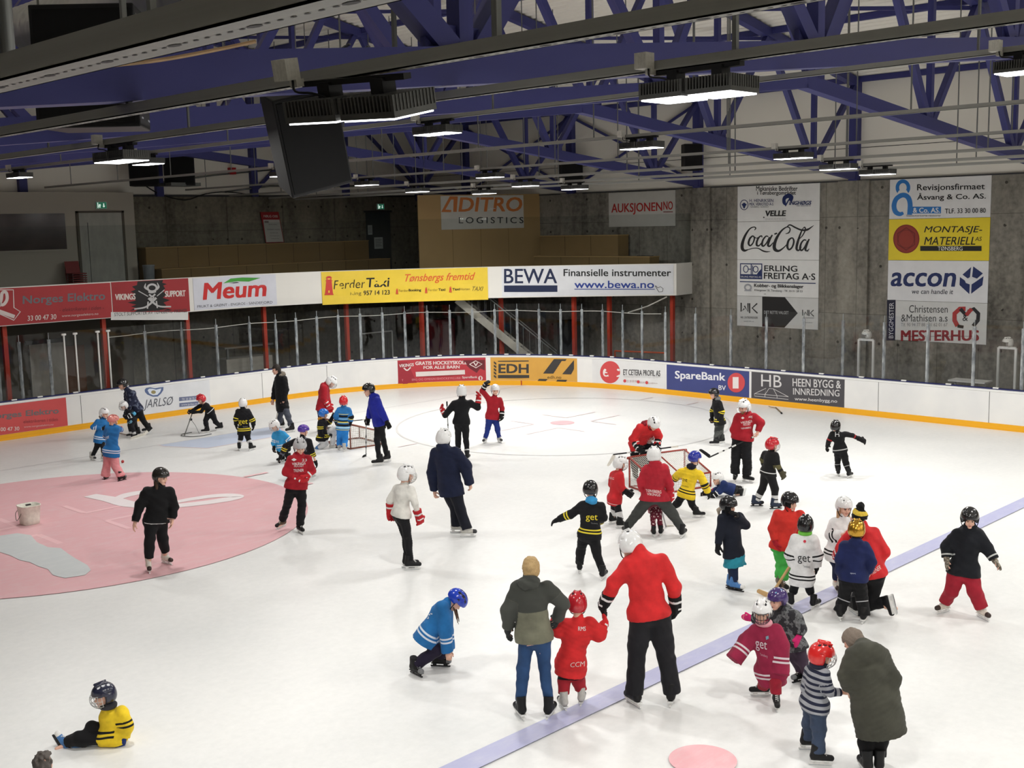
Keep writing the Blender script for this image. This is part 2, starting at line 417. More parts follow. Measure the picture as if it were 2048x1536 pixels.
for i, (s_, lb) in enumerate(((-2.21, 'first'), (-1.89, 'second'), (-1.24, 'third'), (-0.93, 'fourth'))):
    p0 = ring(s_, 0.06)+[0, 0, 1.0]; b = MB(); b.tube([p0, p0+[0, 0, 1.66]], 0.024, 10); root = b.build('white_post', M_WPAINT, None, p0, True, label=lb+' white tube post from the left at the open gate in the boards', cat='post', group='white tube posts at the gate', loc=p0)
    b = MB(); b.tube([p0+[-0.06, 0, 1.67], p0+[0.06, 0, 1.67]], 0.03, 8); b.build('post_cap', M_WPAINT, root, p0, True)
# cord that carries the netting along the top of the glass
b = MB(); b.tube([ring(s_, 0.12)+[0, 0, 2.50+0.02*math.sin(s_*2.1)] for s_ in np.linspace(-0.9, 18.2, 60)], 0.012, 6)
o = b.build('tension_line', M_ROPE, None, label='white net cord strung behind the plexiglass of the end boards', cat='cord')
b = MB(); a = ring(16.9, 0.12)+[0, 0, 2.5]; c = np.array((14.75, -3.7, 2.9)); b.tube([a, (a*0.5+c*0.5)-[0, 0, .05], c], 0.022, 6)
b.build('net_rope', M_ROPE, None, label='thick rope from the glass up to the corner of the balcony', cat='rope')

# ---- walls
XR, YB = 16.0, 10.0
TY = [-20.9, -15.3, -9.73, -4.1, 1.5, 7.1]
def wall_box(name, lo, hi, m): b = MB(); b.box(lo, hi); return b.build(name, m, kind='structure')
wall_box('wall_right', (XR, -60, -0.02), (XR+0.3, YB, 6.45), M_CONC)
wall_box('wall_right_upper', (XR+0.06, -60, 6.45), (XR+0.3, YB+0.3, 12.2), M_UPPER)
wall_box('wall_back', (-22, YB, -0.02), (XR+0.3, YB+0.3, 6.62), M_CONC2)
wall_box('wall_back_upper', (-22, YB+0.06, 6.62), (XR+0.3, YB+0.3, 12.4), M_UPPER)
wall_box('wall_back_left', (-22, 9.5, 3.0), (2.98, YB, 6.72), M_WHITEW)
wall_box('wall_left', (-22.3, -60, -0.3), (-22, YB+0.3, 12), M_WHITEW)
wall_box('wall_front', (-22, -60.3, -0.3), (XR+0.3, -60, 12.4), M_WHITEW)
wall_box('trim_1', (3.0, YB-0.03, 6.60), (XR, YB+0.06, 6.66), M_DARK)
wall_box('trim_2', (XR-0.02, -60, 6.43), (XR+0.06, YB, 6.47), M_DARK)
for k, y in enumerate(TY[1:]):
    wall_box('wall_right_pilaster_%d' % (k+1), (XR-0.10, y-0.5, -0.02), (XR+0.05, y+0.5, 6.45), M_CONC)
    wall_box('column_%d' % (k+1), (XR-0.16, y-0.14, 6.45), (XR+0.10, y+0.14, 9.45), M_BLUES)
wall_box('column_6', (XR-0.2, YB-0.2, 6.45), (XR+0.05, YB+0.05, 9.5), M_BLUES)
for k, x in enumerate((12.2, 8.0, 4.2, -0.5)): wall_box('column_%d' % (7+k), (x-0.13, YB-0.12, 6.6), (x+0.13, YB+0.1, 11.8), M_BLUES)
b = MB()
for (a, c) in (((12.2, 10), (16, 6.9)), ((8, 6.8), (12.2, 10.4)), ((12.2, 6.8), (8, 10.9))):
    b = MB(); b.bar((a[0], YB-0.05, a[1]), (c[0], YB-0.05, c[1]), 0.1, 0.12); b.build('trim_brace', M_BLUES, kind='structure')
for (y0_, y1_) in ((-4.1, 1.5), (1.5, 7.1)):
    for (z0_, z1_) in ((6.6, 9.2), (9.2, 6.6)):
        b = MB(); b.bar((XR-0.05, y0_, z0_), (XR-0.05, y1_, z1_), 0.06, 0.08); b.build('trim_brace', M_BLUES, kind='structure')
for z_ in (7.4, 8.3):
    wall_box('trim_seam', (XR+0.05, -60, z_), (XR+0.065, YB, z_+0.015), M_DARK)
# ---- roof: corrugated sheet on both slopes, ridge at x = 3.6
XK = 3.6
def roof_z(x): return 9.42+0.2*(XR-x) if x > XK else 9.42+0.2*(XR-XK)-0.2*(XK-x)
b = MB(); V = []; F = []; xs = []; x = 16.3; up = 0
while x > -22.2:
    for dx, dz in ((0, 0), (0.045, 0.05), (0.12, 0.05), (0.165, 0)): xs.append((x-dx, dz))
    x -= 0.23
for x, dz in xs:
    z_ = roof_z(x)+dz+0.02; V += [(x, -60.2, z_), (x, YB+0.3, z_)]
for i in range(len(xs)-1): F.append((2*i, 2*i+1, 2*i+3, 2*i+2))
b.add(V, F); b.build('ceiling', M_SHEET, kind='structure')
b = MB(); V = [(16.5, -60.4, roof_z(16.5)+.3), (16.5, YB+.5, roof_z(16.5)+.3), (XK, YB+.5, roof_z(XK)+.3), (XK, -60.4, roof_z(XK)+.3), (-22.5, -60.4, roof_z(-22.5)+.3), (-22.5, YB+.5, roof_z(-22.5)+.3)]
b.add(V, [(0, 1, 2, 3), (3, 2, 5, 4)]); b.build('ceiling_deck', M_DARK, kind='structure')
# ---- balcony behind the end boards
FP = np.array([(-7, 5.0), (3.2, 5.0), (5.2, 4.75), (7.2, 4.1), (9.2, 2.75), (11.2, .95), (12.6, -.7), (14.0, -2.6), (14.95, -3.95), (16.0, -3.86)])
_sm = np.array(smooth_path(FP[:9], 5)); FPS = np.vstack([_sm, FP[9:]])
FA = np.concatenate([[0], np.cumsum(np.linalg.norm(np.diff(FPS, axis=0), axis=1))])
def fasc(s, off=0.0):
    """point of the balcony front at path length s, off metres towards the rink"""
    i = int(np.clip(np.searchsorted(FA, s)-1, 0, len(FA)-2)); t = (s-FA[i])/(FA[i+1]-FA[i])
    p = FPS[i]*(1-t)+FPS[i+1]*t; d = FPS[i+1]-FPS[i]; d /= np.linalg.norm(d)
    return np.array((p[0]+d[1]*off, p[1]-d[0]*off, 0.0))
FZ0, FZ1 = 2.95, 4.0
poly = [tuple(p) for p in FPS]+[(16.0, 10.0), (-7.0, 10.0)]
b = MB(); n = len(poly); b.add([(x, y, 2.96) for x, y in poly]+[(x, y, 3.06) for x, y in poly], [tuple(range(n)), tuple(range(2*n-1, n-1, -1))]+[(i, i+n, (i+1) % n+n, (i+1) % n) for i in range(n)])
b.build('floor_balcony', M_SLAB, kind='structure')
b = MB(); V = []; F = []
for s_ in FA:
    for o_, z_ in ((0.0, FZ0), (0.03, FZ0), (0.03, FZ1), (-0.05, FZ1), (-0.05, FZ0)): V.append(fasc(min(s_, FA[-1]-1e-4), o_)+[0, 0, z_])
for i in range(len(FA)-1):
    for k in range(4): F.append((i*5+k, (i+1)*5+k, (i+1)*5+k+1, i*5+k+1))
b.add(V, F); b.build('wall_balcony', M_FASC, kind='structure')
# glass on top of the balcony front
i = 0; gs = list(np.arange(0.4, FA[-1]-1.3, 1.95))+[FA[-1]-1.2, FA[-1]-0.05]
M_BGLASS = glass_mat('balcony_glass', 1.3, (0.80, 0.83, 0.83, 1))
for i, (a, c) in enumerate(zip(gs[:-1], gs[1:])):
    b = MB(); V = []; F = []; ss = np.linspace(a, c, 5)
    for s_ in ss: V += [fasc(s_, -0.02)+[0, 0, FZ1], fasc(s_, -0.02)+[0, 0, 5.62]]
    for j in range(4): F.append((2*j, 2*j+2, 2*j+3, 2*j+1))
    b.add(V, F); o = b.build('window_%d' % (60+i), M_BGLASS, kind='structure'); o['label'] = 'tinted glass pane on the balcony front'
# red posts that carry the balcony
for k, (x, y, lb) in enumerate(((-3.3, 5.3, 'red steel post at the far left under the balcony'), (-0.43, 5.3, 'dark red post beside the white gate tubes'), (2.29, 5.3, 'red steel post under the viking sign'), (5.08, 5.3, 'red steel post right of the low white trailer'),
                         (7.89, 4.6, 'red steel post under the left end of the yellow banner'), (9.94, 3.09, 'red steel post under the taxi banner'), (11.9, 1.2, 'red steel post under the right end of the yellow banner'), (13.3, -0.9, 'red steel post behind the stair foot'),
                         (14.2, -1.7, 'red steel post behind the orange pipe rail'), (15.2, -3.6, 'red steel post at the corner of the balcony'))):
    b = MB(); b.bar((x, y, -0.02), (x, y, 2.96), 0.12, 0.12); b.box((x-0.15, y-0.15, -0.02), (x+0.15, y+0.15, 0.01)); b.build('balcony_post', M_REDP, None, (x, y, 0), label=lb, cat='post', group='red posts under the balcony', loc=(x, y, 0))
# =================================================================== roof steel
def chord_z(x): return 7.78-(0.106*(x-XK) if x > XK else 0.1015*(XK-x))          # underside of the bottom chord
NODES = [13.6, 8.9, 4.0, -0.8, -5.6, -10.4, -15.2]
ORD = ['nearest', 'second', 'third', 'fourth', 'fifth', 'farthest']
for k, y in enumerate(TY):
    xl = -19.5
    root = empty('roof_truss', (XK, y, 7.9), 'blue steel roof truss, %s from the camera, spanning the hall' % ORD[k], 'roof truss', 'blue roof trusses', 'structure')
    O = (XK, y, 7.9)
    b = MB()
    for x0_, x1_ in ((xl, XK), (XK, XR)): b.bar((x0_, y, chord_z(x0_)+0.14), (x1_, y, chord_z(x1_)+0.14), 0.22, 0.26)
    b.build('bottom_chord', M_BLUES, root, O)
    b = MB()
    for x0_, x1_ in ((xl, XK), (XK, XR)): b.bar((x0_, y, roof_z(x0_)-0.14), (x1_, y, roof_z(x1_)-0.14), 0.22, 0.24)
    b.build('top_chord', M_BLUES, root, O)
    for i, x in enumerate(NODES):
        zb = chord_z(x)+0.28; up = x+2.3; dn = x-2.4
        b = MB(); b.bar((x, y, zb), (x, y, roof_z(x)-0.2), 0.13, 0.13); b.build('strut', M_BLUES, root, O)
        b = MB(); b.bar((x+0.12, y, zb-0.04), (min(up, XR-0.05), y, roof_z(min(up, XR))-0.2), 0.14, 0.15); b.build('strut', M_BLUES, root, O)
        b = MB(); b.bar((x-0.12, y, zb-0.04), (max(dn, xl), y, roof_z(max(dn, xl))-0.2), 0.15, 0.17); b.build('strut', M_BLUES, root, O)
        b = MB(); b.bar((x-0.35, y, zb), (x+0.35, y, zb), 0.05, 0.26); b.build('gusset', M_BLUES, root, O)
for k, x in enumerate((15.95, 11.3, 6.5, 1.6, -3.2, -8.0, -12.8)):
    b = MB(); b.bar((x, -32, roof_z(x)-0.06), (x, YB, roof_z(x)-0.06), 0.12, 0.16)
    b.build('trim_purlin_%d' % (k+1), M_BLUES, kind='structure')
# stiffening blades between trusses at the ridge
for k, (y0_, y1_) in enumerate(zip(TY[:-1], TY[1:])):
    for x in (6.5, 11.3):
        b = MB(); b.bar((x, y0_, roof_z(x)-0.25), (x-2.4, y1_, roof_z(x-2.4)-0.25), 0.07, 0.09); b.build('trim_brace', M_BLUES, kind='structure')

# =================================================================== lighting rails and LED fixtures
M_LED = emit('led_panel', (255, 255, 255), 6.0)
M_SINK = mat('dark_grey_heat_sink', (84, 84, 82), 0.5, 0.4, 0.1, 6)
M_BOX = mat('grey_plastic_box', (196, 194, 186), 0.5)
def lamp_meshes():
    b = MB()
    for sy in (-1, 1):
        cy = sy*0.235
        b.box((-0.20, cy-0.215, 0.012), (0.20, cy+0.215, 0.05)); b.box((-0.17, cy-0.18, 0.05), (0.17, cy+0.18, 0.09))
        for i in range(15):
            y = cy-0.205+0.41*i/14
            b.box((-0.195, y-0.006, 0.05), (0.195, y+0.006, 0.145))
        for i in range(13):
            x = -0.195+0.39*i/12
            for e in (-1, 1): b.box((x-0.006, cy+e*0.205-0.012, 0.05), (x+0.006, cy+e*0.205+0.012, 0.145))
    sink = mesh('heat_sink', b.V, b.F, [M_SINK])
    b = MB()
    for sy in (-1, 1): b.box((-0.185, sy*0.235-0.20, 0.0), (0.185, sy*0.235+0.20, 0.012))
    led = mesh('diffuser', b.V, b.F, [M_LED])
    b = MB()
    for sy in (-1, 1): b.box((-0.06, sy*0.22-0.05, 0.13), (0.06, sy*0.22+0.05, 0.235))
    b.box((-0.035, -0.42, 0.215), (0.035, 0.42, 0.25)); br = mesh('bracket', b.V, b.F, [M_BLACK])
    b = MB(); b.box((-0.17, 0.40, 0.27), (-0.055, 0.52, 0.40)); b.box((-0.10, 0.40, 0.222), (-0.03, 0.46, 0.27)); jb = mesh('junction_box', b.V, b.F, [M_BOX])
    b = MB(); b.tube(smooth_path([(-0.11, 0.42, 0.27), (-0.14, 0.38, 0.20), (-0.10, 0.28, 0.18), (-0.05, 0.2, 0.14)], 4), 0.008, 6); cb = mesh('cable', b.V, b.F, [M_BLACK])
    return sink, led, br, jb, cb
SINK, LED, BRK, JBOX, CAB = lamp_meshes()
LT = bpy.data.lights.new('led_light', 'AREA'); LT.shape = 'RECTANGLE'; LT.size = 0.36; LT.size_y = 0.86; LT.energy = LAMP_W; LT.color = (1.0, 0.985, 0.95)
def led_lamp(p, label, rot=(0, 0, 0), sc=1.0):
    root = empty('led_lamp', p, label, 'ceiling lamp', 'twin led lamps under the roof'); root.rotation_euler = rot; root.scale = (sc,)*3
    for nm, me in (('heat_sink', SINK), ('diffuser', LED), ('bracket', BRK), ('junction_box', JBOX), ('cable', CAB)): obj(nm, me, root)
    l = obj('light', LT, root); l.location = (0, 0, -0.012)
    return root
RAILS = [  # x, height of the underside, section w, h
    (-14.64, 5.845, 0.13, 0.075), (-12.93, 6.04, 0.055, 0.06), (-10.58, 6.256, 0.05, 0.06), (-6.24, 6.70, 0.045, 0.05),
    (-0.43, 6.80, 0.05, 0.055), (4.37, 6.75, 0.05, 0.055)]
LS = [0, .7, .7, .7, .8, .8]
LAMPS = {1: [(-22.95, 'twin led lamp with the hanging black loudspeaker behind it')], 2: [(-23.05, 'large twin led lamp with a square grey box on top, near the top right'), (-16.2, 'twin led lamp at far left above the exit sign')],
         3: [(-23.3, 'twin led lamp at the top right edge of the picture'), (-16.0, 'twin led lamp just right of the black loudspeaker'), (-8.7, 'small twin led lamp in front of the dark speaker box at left'), (-3.5, 'single small led lamp at the left edge of the picture')],
         4: [(-14.65, 'twin led lamp in front of the blue strut above the white auction sign'), (-4.2, 'small led lamp half hidden behind the big loudspeaker, upper one')],
         5: [(-14.65, 'twin led lamp above the sign with the mechanical firms'), (-6.1, 'led lamp above the orange lettered sign, upper right one'), (-1.2, 'small led lamp under the bottom edge of the big loudspeaker')]}
for i, (x, z_, w_, h_) in enumerate(RAILS):
    lb = ['widest grey channel rail at the top left, with a row of punched holes', 'grey rail carrying the nearest lamp, with loudspeaker below', 'grey rail carrying the large lamp at top right', 'grey rail just above the lamp right of the loudspeaker', 'grey rail crossing above the white auction sign', 'grey rail running above the sign with the mechanical firms'][i]
    root = empty('lighting_rail', (x, -15, z_), lb, 'rail', 'lighting rails'); O = (x, -15, z_)
    b = MB(); b.box((x-w_/2, -34, z_), (x+w_/2, 8.5, z_+0.006)); b.box((x-w_/2, -34, z_), (x-w_/2+0.006, 8.5, z_+h_)); b.box((x+w_/2-0.006, -34, z_), (x+w_/2, 8.5, z_+h_)); b.build('channel', M_RAIL, root, O)
    if i < 3:
        b = MB(); y = -26.0
        while y < -17:
            big = int(round((y+30)/0.05)) % 7 == 0
            hx, hy = (0.012, 0.03) if big else (0.005, 0.012)
            n = 8; b.add([(x+hx*math.cos(2*math.pi*q/n), y+hy*math.sin(2*math.pi*q/n), z_-0.0015) for q in range(n)], [tuple(range(n-1, -1, -1))]); y += 0.05
        b.build('punched_holes', M_BLACK, root, O)
    for y in [yy for yy in np.arange(-24.3+0.5*i, 8.2, 2.9)]:
        b = MB(); r_ = 0.014 if i in (1, 2) and y < -20 else 0.009
        b.bar((x, y, z_+h_), (x, y, roof_z(x)-0.02), 2*r_, 2*r_); b.build('hanger_rod', M_GALV, root, O)
    for y, lbl in LAMPS.get(i, []):
        led_lamp((x, y, z_-0.252*LS[i]), lbl, (0.03, -0.20, 0.16) if i == 1 else (0, 0, 0), LS[i])
    for y in (-31.6, -41.5, -51.4):
        if i: led_lamp((x, y, z_-0.252*LS[i]), 'twin led lamp over the near half of the rink', sc=LS[i])
    if i in (4, 5): led_lamp((x, -22.6, z_-0.252*LS[i]), 'twin led lamp just outside the right edge', sc=LS[i])
# the three rails nearest the right wall hang level
for i, (x, z_, lab, lamps) in enumerate(((6.05, 6.563, 'upper of the three grey rails close to the right wall', [(-14.7, (1800, 331), 'twin led lamp above the yellow sign, left of two'), (-5.7, (1245, 365), 'led lamp above the white auction sign, left of two'), (-1.4, (888, 383), 'led lamp above the left half of the orange lettered sign')]),
                                         (7.65, 6.479, 'middle of the three grey rails close to the right wall', [(-14.75, (1905, 337), 'twin led lamp above the blue figure eight sign, right of two'), (-6.0, (1364, 365), 'led lamp above the white auction sign, right of two'), (-2.5, (1011, 387), 'led lamp just above the right half of the orange lettered sign')]),
                                         (8.77, 6.428, 'lowest grey rail, nearest the right wall', []))):
    root = empty('lighting_rail', (x, -15, z_), lab, 'rail', 'lighting rails'); O = (x, -15, z_)
    b = MB(); b.box((x-.03, -34, z_), (x+.03, 8.5, z_+0.06)); b.build('channel', M_RAIL, root, O)
    for y in np.arange(-23.6+0.9*i, 8.2, 2.9):
        b = MB(); b.bar((x, y, z_+.06), (x, y, roof_z(x)-0.02), 0.02, 0.02); b.build('hanger_rod', M_GALV, root, O)
    for y, q, lbl in lamps: led_lamp((x, y, z_-0.2), lbl, sc=.8)
    if i < 2:
        for y in (-22.6, -31.6, -41.5, -51.4): led_lamp((x, y, z_-0.2), 'twin led lamp over the near half of the rink', sc=.8)

# =================================================================== loudspeakers, ducts
def speaker(name, c, size, rot, label, cat='loudspeaker', hang=None):
    root = empty(name, c, label, cat); root.rotation_euler = rot
    w_, d_, h_ = size; b = MB()
    # wedge cabinet: front face wider than the back
    V = [(-w_/2, -d_/2, -h_/2), (w_/2, -d_/2, -h_/2), (w_*0.42, d_/2, -h_/2), (-w_*0.42, d_/2, -h_/2), (-w_/2, -d_/2, h_/2), (w_/2, -d_/2, h_/2), (w_*0.42, d_/2, h_/2), (-w_*0.42, d_/2, h_/2)]
    b.add(V, [(0, 3, 2, 1), (4, 5, 6, 7), (0, 1, 5, 4), (1, 2, 6, 5), (2, 3, 7, 6), (3, 0, 4, 7)]); o = b.build('cabinet', M_BLACK, root)
    m = o.modifiers.new('bev', 'BEVEL'); m.width = 0.012; m.segments = 2
    b = MB(); b.box((-w_*0.46, -d_/2-0.012, -h_*0.46), (w_*0.46, -d_/2+0.01, h_*0.46)); b.build('grille', mat('black_speaker_grille', (14, 14, 15), 0.85), root)
    for sz in (-0.42, 0.42):
        for e in (-0.36, -0.26, 0.26, 0.36): b = MB(); x_ = w_*(0.46-0.08*e); b.box((x_-0.004, e*d_-0.008, sz*h_-0.008), (x_+0.006, e*d_+0.008, sz*h_+0.008)); b.build('screw', M_STEEL, root)
    b = MB(); b.box((-0.1, d_/2-0.004, h_*0.10), (0.1, d_/2+0.006, h_*0.2)); b.build('handle', M_DARK, root)
    return root
p = on(608, 277, 1, -20.2)
speaker('loudspeaker', p, (0.46, 0.38, 0.68), (math.radians(14), math.radians(-14), math.radians(-18)), 'large black loudspeaker hung at a tilt below the nearest roof truss')
b = MB(); q = np.array(p)
for dx in (-0.08, 0.08):
    top = np.array((q[0]+dx, -20.85, chord_z(q[0])+0.3)); a = q+[dx, 0, 0.36]; n = 16
    for k in range(n):
        t = k/n; c0 = a*(1-t)+top*t; c1 = a*(1-(k+1.2)/n)+top*((k+1.2)/n); b.bar(c0, c1, 0.022 if k % 2 else 0.008, 0.008 if k % 2 else 0.022)
b.build('chain', M_GALV, None, q, label='steel chain holding the large tilted loudspeaker', cat='chain', loc=q)
p = on(190, 140, 1, -17.6); speaker('loudspeaker', p, (0.85, 0.5, 0.98), (0, 0, math.radians(-45)), 'huge black box hanging behind the nearest truss at upper left', 'loudspeaker')
for (px, py, y, sz, lb) in ((360, 337, 8.6, (1.0, 0.7, 1.15), 'black speaker box on a bracket above the left end of the concrete wall'), (290, 348, 8.9, (0.95, 0.6, 0.8), 'dark blue-black box left of the bracket speaker box'), (1140, 345, None, (0.8, 0.6, 0.95), 'black speaker box on the blue wall column above the orange sign'),
                           (1382, 315, None, (0.6, 0.5, 0.85), 'black rounded loudspeaker on the blue column above the auction sign')):
    speaker('loudspeaker', on(px, py, 1, y) if y else on(px, py, 0, 15.3), sz, (0, 0, math.radians(-35)), lb)
p = on(360, 369, 1, 8.6); b = MB(); b.box((p[0]-.55, p[1]-.4, p[2]-.06), (p[0]+.55, p[1]+.4, p[2]+.05)); b.build('speaker_bracket', M_GALV, None, p, loc=p, label='grey shelf bracket under the black speaker box', cat='bracket')
def duct(name, x, y0_, y1_, z_, r, label):
    b = MB(); ys = np.arange(y0_, y1_, 0.05); prof = [(r+(0.012 if i % 3 == 0 else 0.0)) for i in range(len(ys))]
    b.tube([(x, y, z_) for y in ys], prof, 28); return b.build(name, mat('spiral_duct_steel', (190, 192, 190), 0.3, 0.85, 0.05, 4), None, (x, y0_, z_), True, label=label, cat='air duct', loc=(x, y0_, z_))
duct('air_duct', -10.2, -22.5, -9.0, 7.62, 0.36, 'silver spiral air duct at the top left corner')
duct('air_duct', -6.3, -24.0, -19.5, 8.25, 0.36, 'short silver spiral duct behind the top centre struts')
p = on(12, 60, 1, -21.5); b = MB(); b.tube([(p[0], p[1], p[2]-0.25), (p[0], p[1], p[2]+1.2)], 0.035, 12); b.build('hanger_pipe', M_GALV, None, p, True, loc=p, label='grey vertical pipe at the top left edge', cat='pipe')
b = MB(); b.tube(smooth_path([on(200, 133, 1, -21.2), on(320, 120, 1, -21.15), on(430, 100, 1, -21.1), on(510, 83, 1, -21.1)], 5), 0.012, 6); b.build('cable', mat('beige_cable', (170, 140, 105), 0.6), None, label='beige cable hanging in front of the nearest blue truss', cat='cable')
# =================================================================== signs, banners and board adverts
def inv_quad(Q):
    """crop pixel -> (u, v) in the sign, v upwards; Q = top-left, top-right, bottom-right, bottom-left"""
    A = [np.array(q, float) for q in Q]
    def f(x, y):
        u, v = 0.5, 0.5
        for _ in range(12):
            P = (1-v)*((1-u)*A[0]+u*A[1])+v*((1-u)*A[3]+u*A[2])
            du = (1-v)*(A[1]-A[0])+v*(A[2]-A[3]); dv = (1-u)*(A[3]-A[0])+u*(A[2]-A[1])
            d = np.array((x, y))-P; D = du[0]*dv[1]-du[1]*dv[0]
            u += (d[0]*dv[1]-d[1]*dv[0])/D; v += (du[0]*d[1]-du[1]*d[0])/D
        return u, 1-v
    return f
def plane_map(p, ux, uy):
    p = np.array(p, float); ux = np.array(ux, float); uy = np.array(uy, float); n = np.cross(ux, uy); n /= np.linalg.norm(n)
    return lambda u, v, o: p+ux*u+uy*v+n*o
def ring_map(s0, s1, z0, z1): return lambda u, v, o: ring(s0+(s1-s0)*u, -o)+np.array((0, 0, z0+(z1-z0)*v))
def fasc_map(s0, s1, z0, z1): return lambda u, v, o: fasc(s0+(s1-s0)*u, 0.03+o)+np.array((0, 0, z0+(z1-z0)*v))
SIGN_R = {}
def sign_mat(c, rough=0.45):
    if c not in SIGN_R:
        s = N('sign_paint_%d_%d_%d' % c); cc = rgb(*c); k = s.noise(3.0, 4, s.pos())
        s.base(s.ramp(k, [(0.3, tuple(v*0.93 for v in cc[:3])+(1,)), (0.7, cc)])); s.set(rough, 0, 0.35); SIGN_R[c] = s.m
    return SIGN_R[c]
def sign(name, label, fmap, Q, bg, items, cat='sign', off=0.02, wob=0.0, group=None, grid=(12, 4)):
    """panel with thickness following fmap; lettering of each colour is one child"""
    iq = inv_quad(Q); nu, nv = grid; b = MB()
    bump = (lambda u, v: wob*(math.sin(u*23+v*5)+math.sin(u*11-v*9))*0.5) if wob else (lambda u, v: 0.0)
    V = []; F = []
    for o_ in (off, 0.0):
        for j in range(nv+1):
            for i in range(nu+1): V.append(fmap(i/nu, j/nv, o_+(bump(i/nu, j/nv) if o_ else 0)))
    w_ = nu+1; top = w_*(nv+1)
    for j in range(nv):
        for i in range(nu): F.append((j*w_+i, j*w_+i+1, (j+1)*w_+i+1, (j+1)*w_+i)); F.append((top+j*w_+i, top+(j+1)*w_+i, top+(j+1)*w_+i+1, top+j*w_+i+1))
    for i in range(nu): F.append((i, top+i, top+i+1, i+1)); a = nv*w_; F.append((a+i, a+i+1, top+a+i+1, top+a+i))
    for j in range(nv): F.append((j*w_, (j+1)*w_, top+(j+1)*w_, top+j*w_)); F.append((j*w_+nu, top+j*w_+nu, top+(j+1)*w_+nu, (j+1)*w_+nu))
    org = np.array(fmap(0.5, 0.5, 0)); root = None
    b.add(V, F); root = b.build(name, sign_mat(bg), None, org, label=label, cat=cat, group=group, loc=org)
    by = {}; lay = [0]
    def put(V2, F2, c, kind, zs=None):
        lay[0] += 1 if zs is None else 4; o_ = off+0.0015+0.0005*lay[0]; key = (c, kind)
        if key not in by: by[key] = MB()
        W3 = []
        for i_, (x, y) in enumerate(V2):
            u, v = iq(x, y); W3.append(fmap(u, v, o_+bump(u, v)-(zs[i_] if zs is not None else 0)))
        by[key].add(W3, F2)
    for it in items:
        k = it[0]
        if k == 't':            # text in a box
            _, txt, x0, y0, x1, y1, c = it[:7]; op = it[7] if len(it) > 7 else {}
            zs = None; bo = op.get('bold', 0); V2, F2 = text2d(txt, 0.0, op.get('shear', 0), op.get('space', 1))
            if bo > 0.008:      # heavier weights: the outline repeated a hair apart
                e = bo*0.8; ex = e*(y1-y0)/max(abs(x1-x0), 1e-6)*(1 if not op.get('rot') else 0.2); n_ = len(V2)
                V2 = np.vstack([V2*(1-2*ex, 1-1.2*e)+(ex+a*ex, 0.6*e+c*0.6*e) for a, c in ((-1, -1), (1, -1), (-1, 1), (1, 1))]); F2 = [tuple(i+q*n_ for i in f) for q in range(4) for f in F2]; zs = np.repeat(np.arange(4)*0.0004, n_)
            sl = op.get('rise', 0); 
            if op.get('rot'): P = [(x0+(x1-x0)*v[1], y1-(y1-y0)*v[0]) for v in V2]
            elif op.get('mirror'): P = [(x1-(x1-x0)*v[0], y1-(y1-y0)*v[1]) for v in V2]
            else: P = [(x0+(x1-x0)*v[0], y1-(y1-y0)*v[1]+sl*v[0]) for v in V2]
            if op.get('rot'): P = [(x0+(x1-x0)*(1-v[1]) if op['rot'] < 0 else x0+(x1-x0)*(1-v[1]), y1-(y1-y0)*v[0]) for v in V2]
            put(P, F2, c, op.get('as', 'lettering'), zs)
        elif k == 'r': _, x0, y0, x1, y1, c = it[:6]; put([(x0, y0), (x1, y0), (x1, y1), (x0, y1)], [(3, 2, 1, 0)], c, 'colour_field')
        elif k == 'p': put(it[1], [tuple(range(len(it[1])))], it[2], it[3] if len(it) > 3 else 'emblem')
        elif k == 'c':
            _, cx, cy, rx, ry, c = it[:6]; n = 40; put([(cx+rx*math.cos(2*math.pi*q/n), cy-ry*math.sin(2*math.pi*q/n)) for q in range(n)], [tuple(range(n))], c, 'emblem')
        elif k == 'o':          # ring
            _, cx, cy, rx, ry, wd, c = it[:7]; n = 40; P = []; F2 = []
            for q in range(n):
                a = 2*math.pi*q/n; P += [(cx+rx*math.cos(a), cy-ry*math.sin(a)), (cx+(rx-wd)*math.cos(a), cy-(ry-wd)*math.sin(a))]
            for q in range(n): j = (q+1) % n; F2.append((2*q, 2*j, 2*j+1, 2*q+1))
            put(P, F2, c, 'emblem')
        elif k == 's': V2, F2 = stroke2d(it[1], it[2], it[5] if len(it) > 5 else 6, it[4] if len(it) > 4 else True); put(V2, F2, it[3], 'emblem')
    for (c, kind), bb in by.items():
        bb.build(kind, sign_mat(c), root, org)
    return root
WHT, BLK, NAVY = (226, 226, 224), (24, 24, 26), (28, 44, 96)
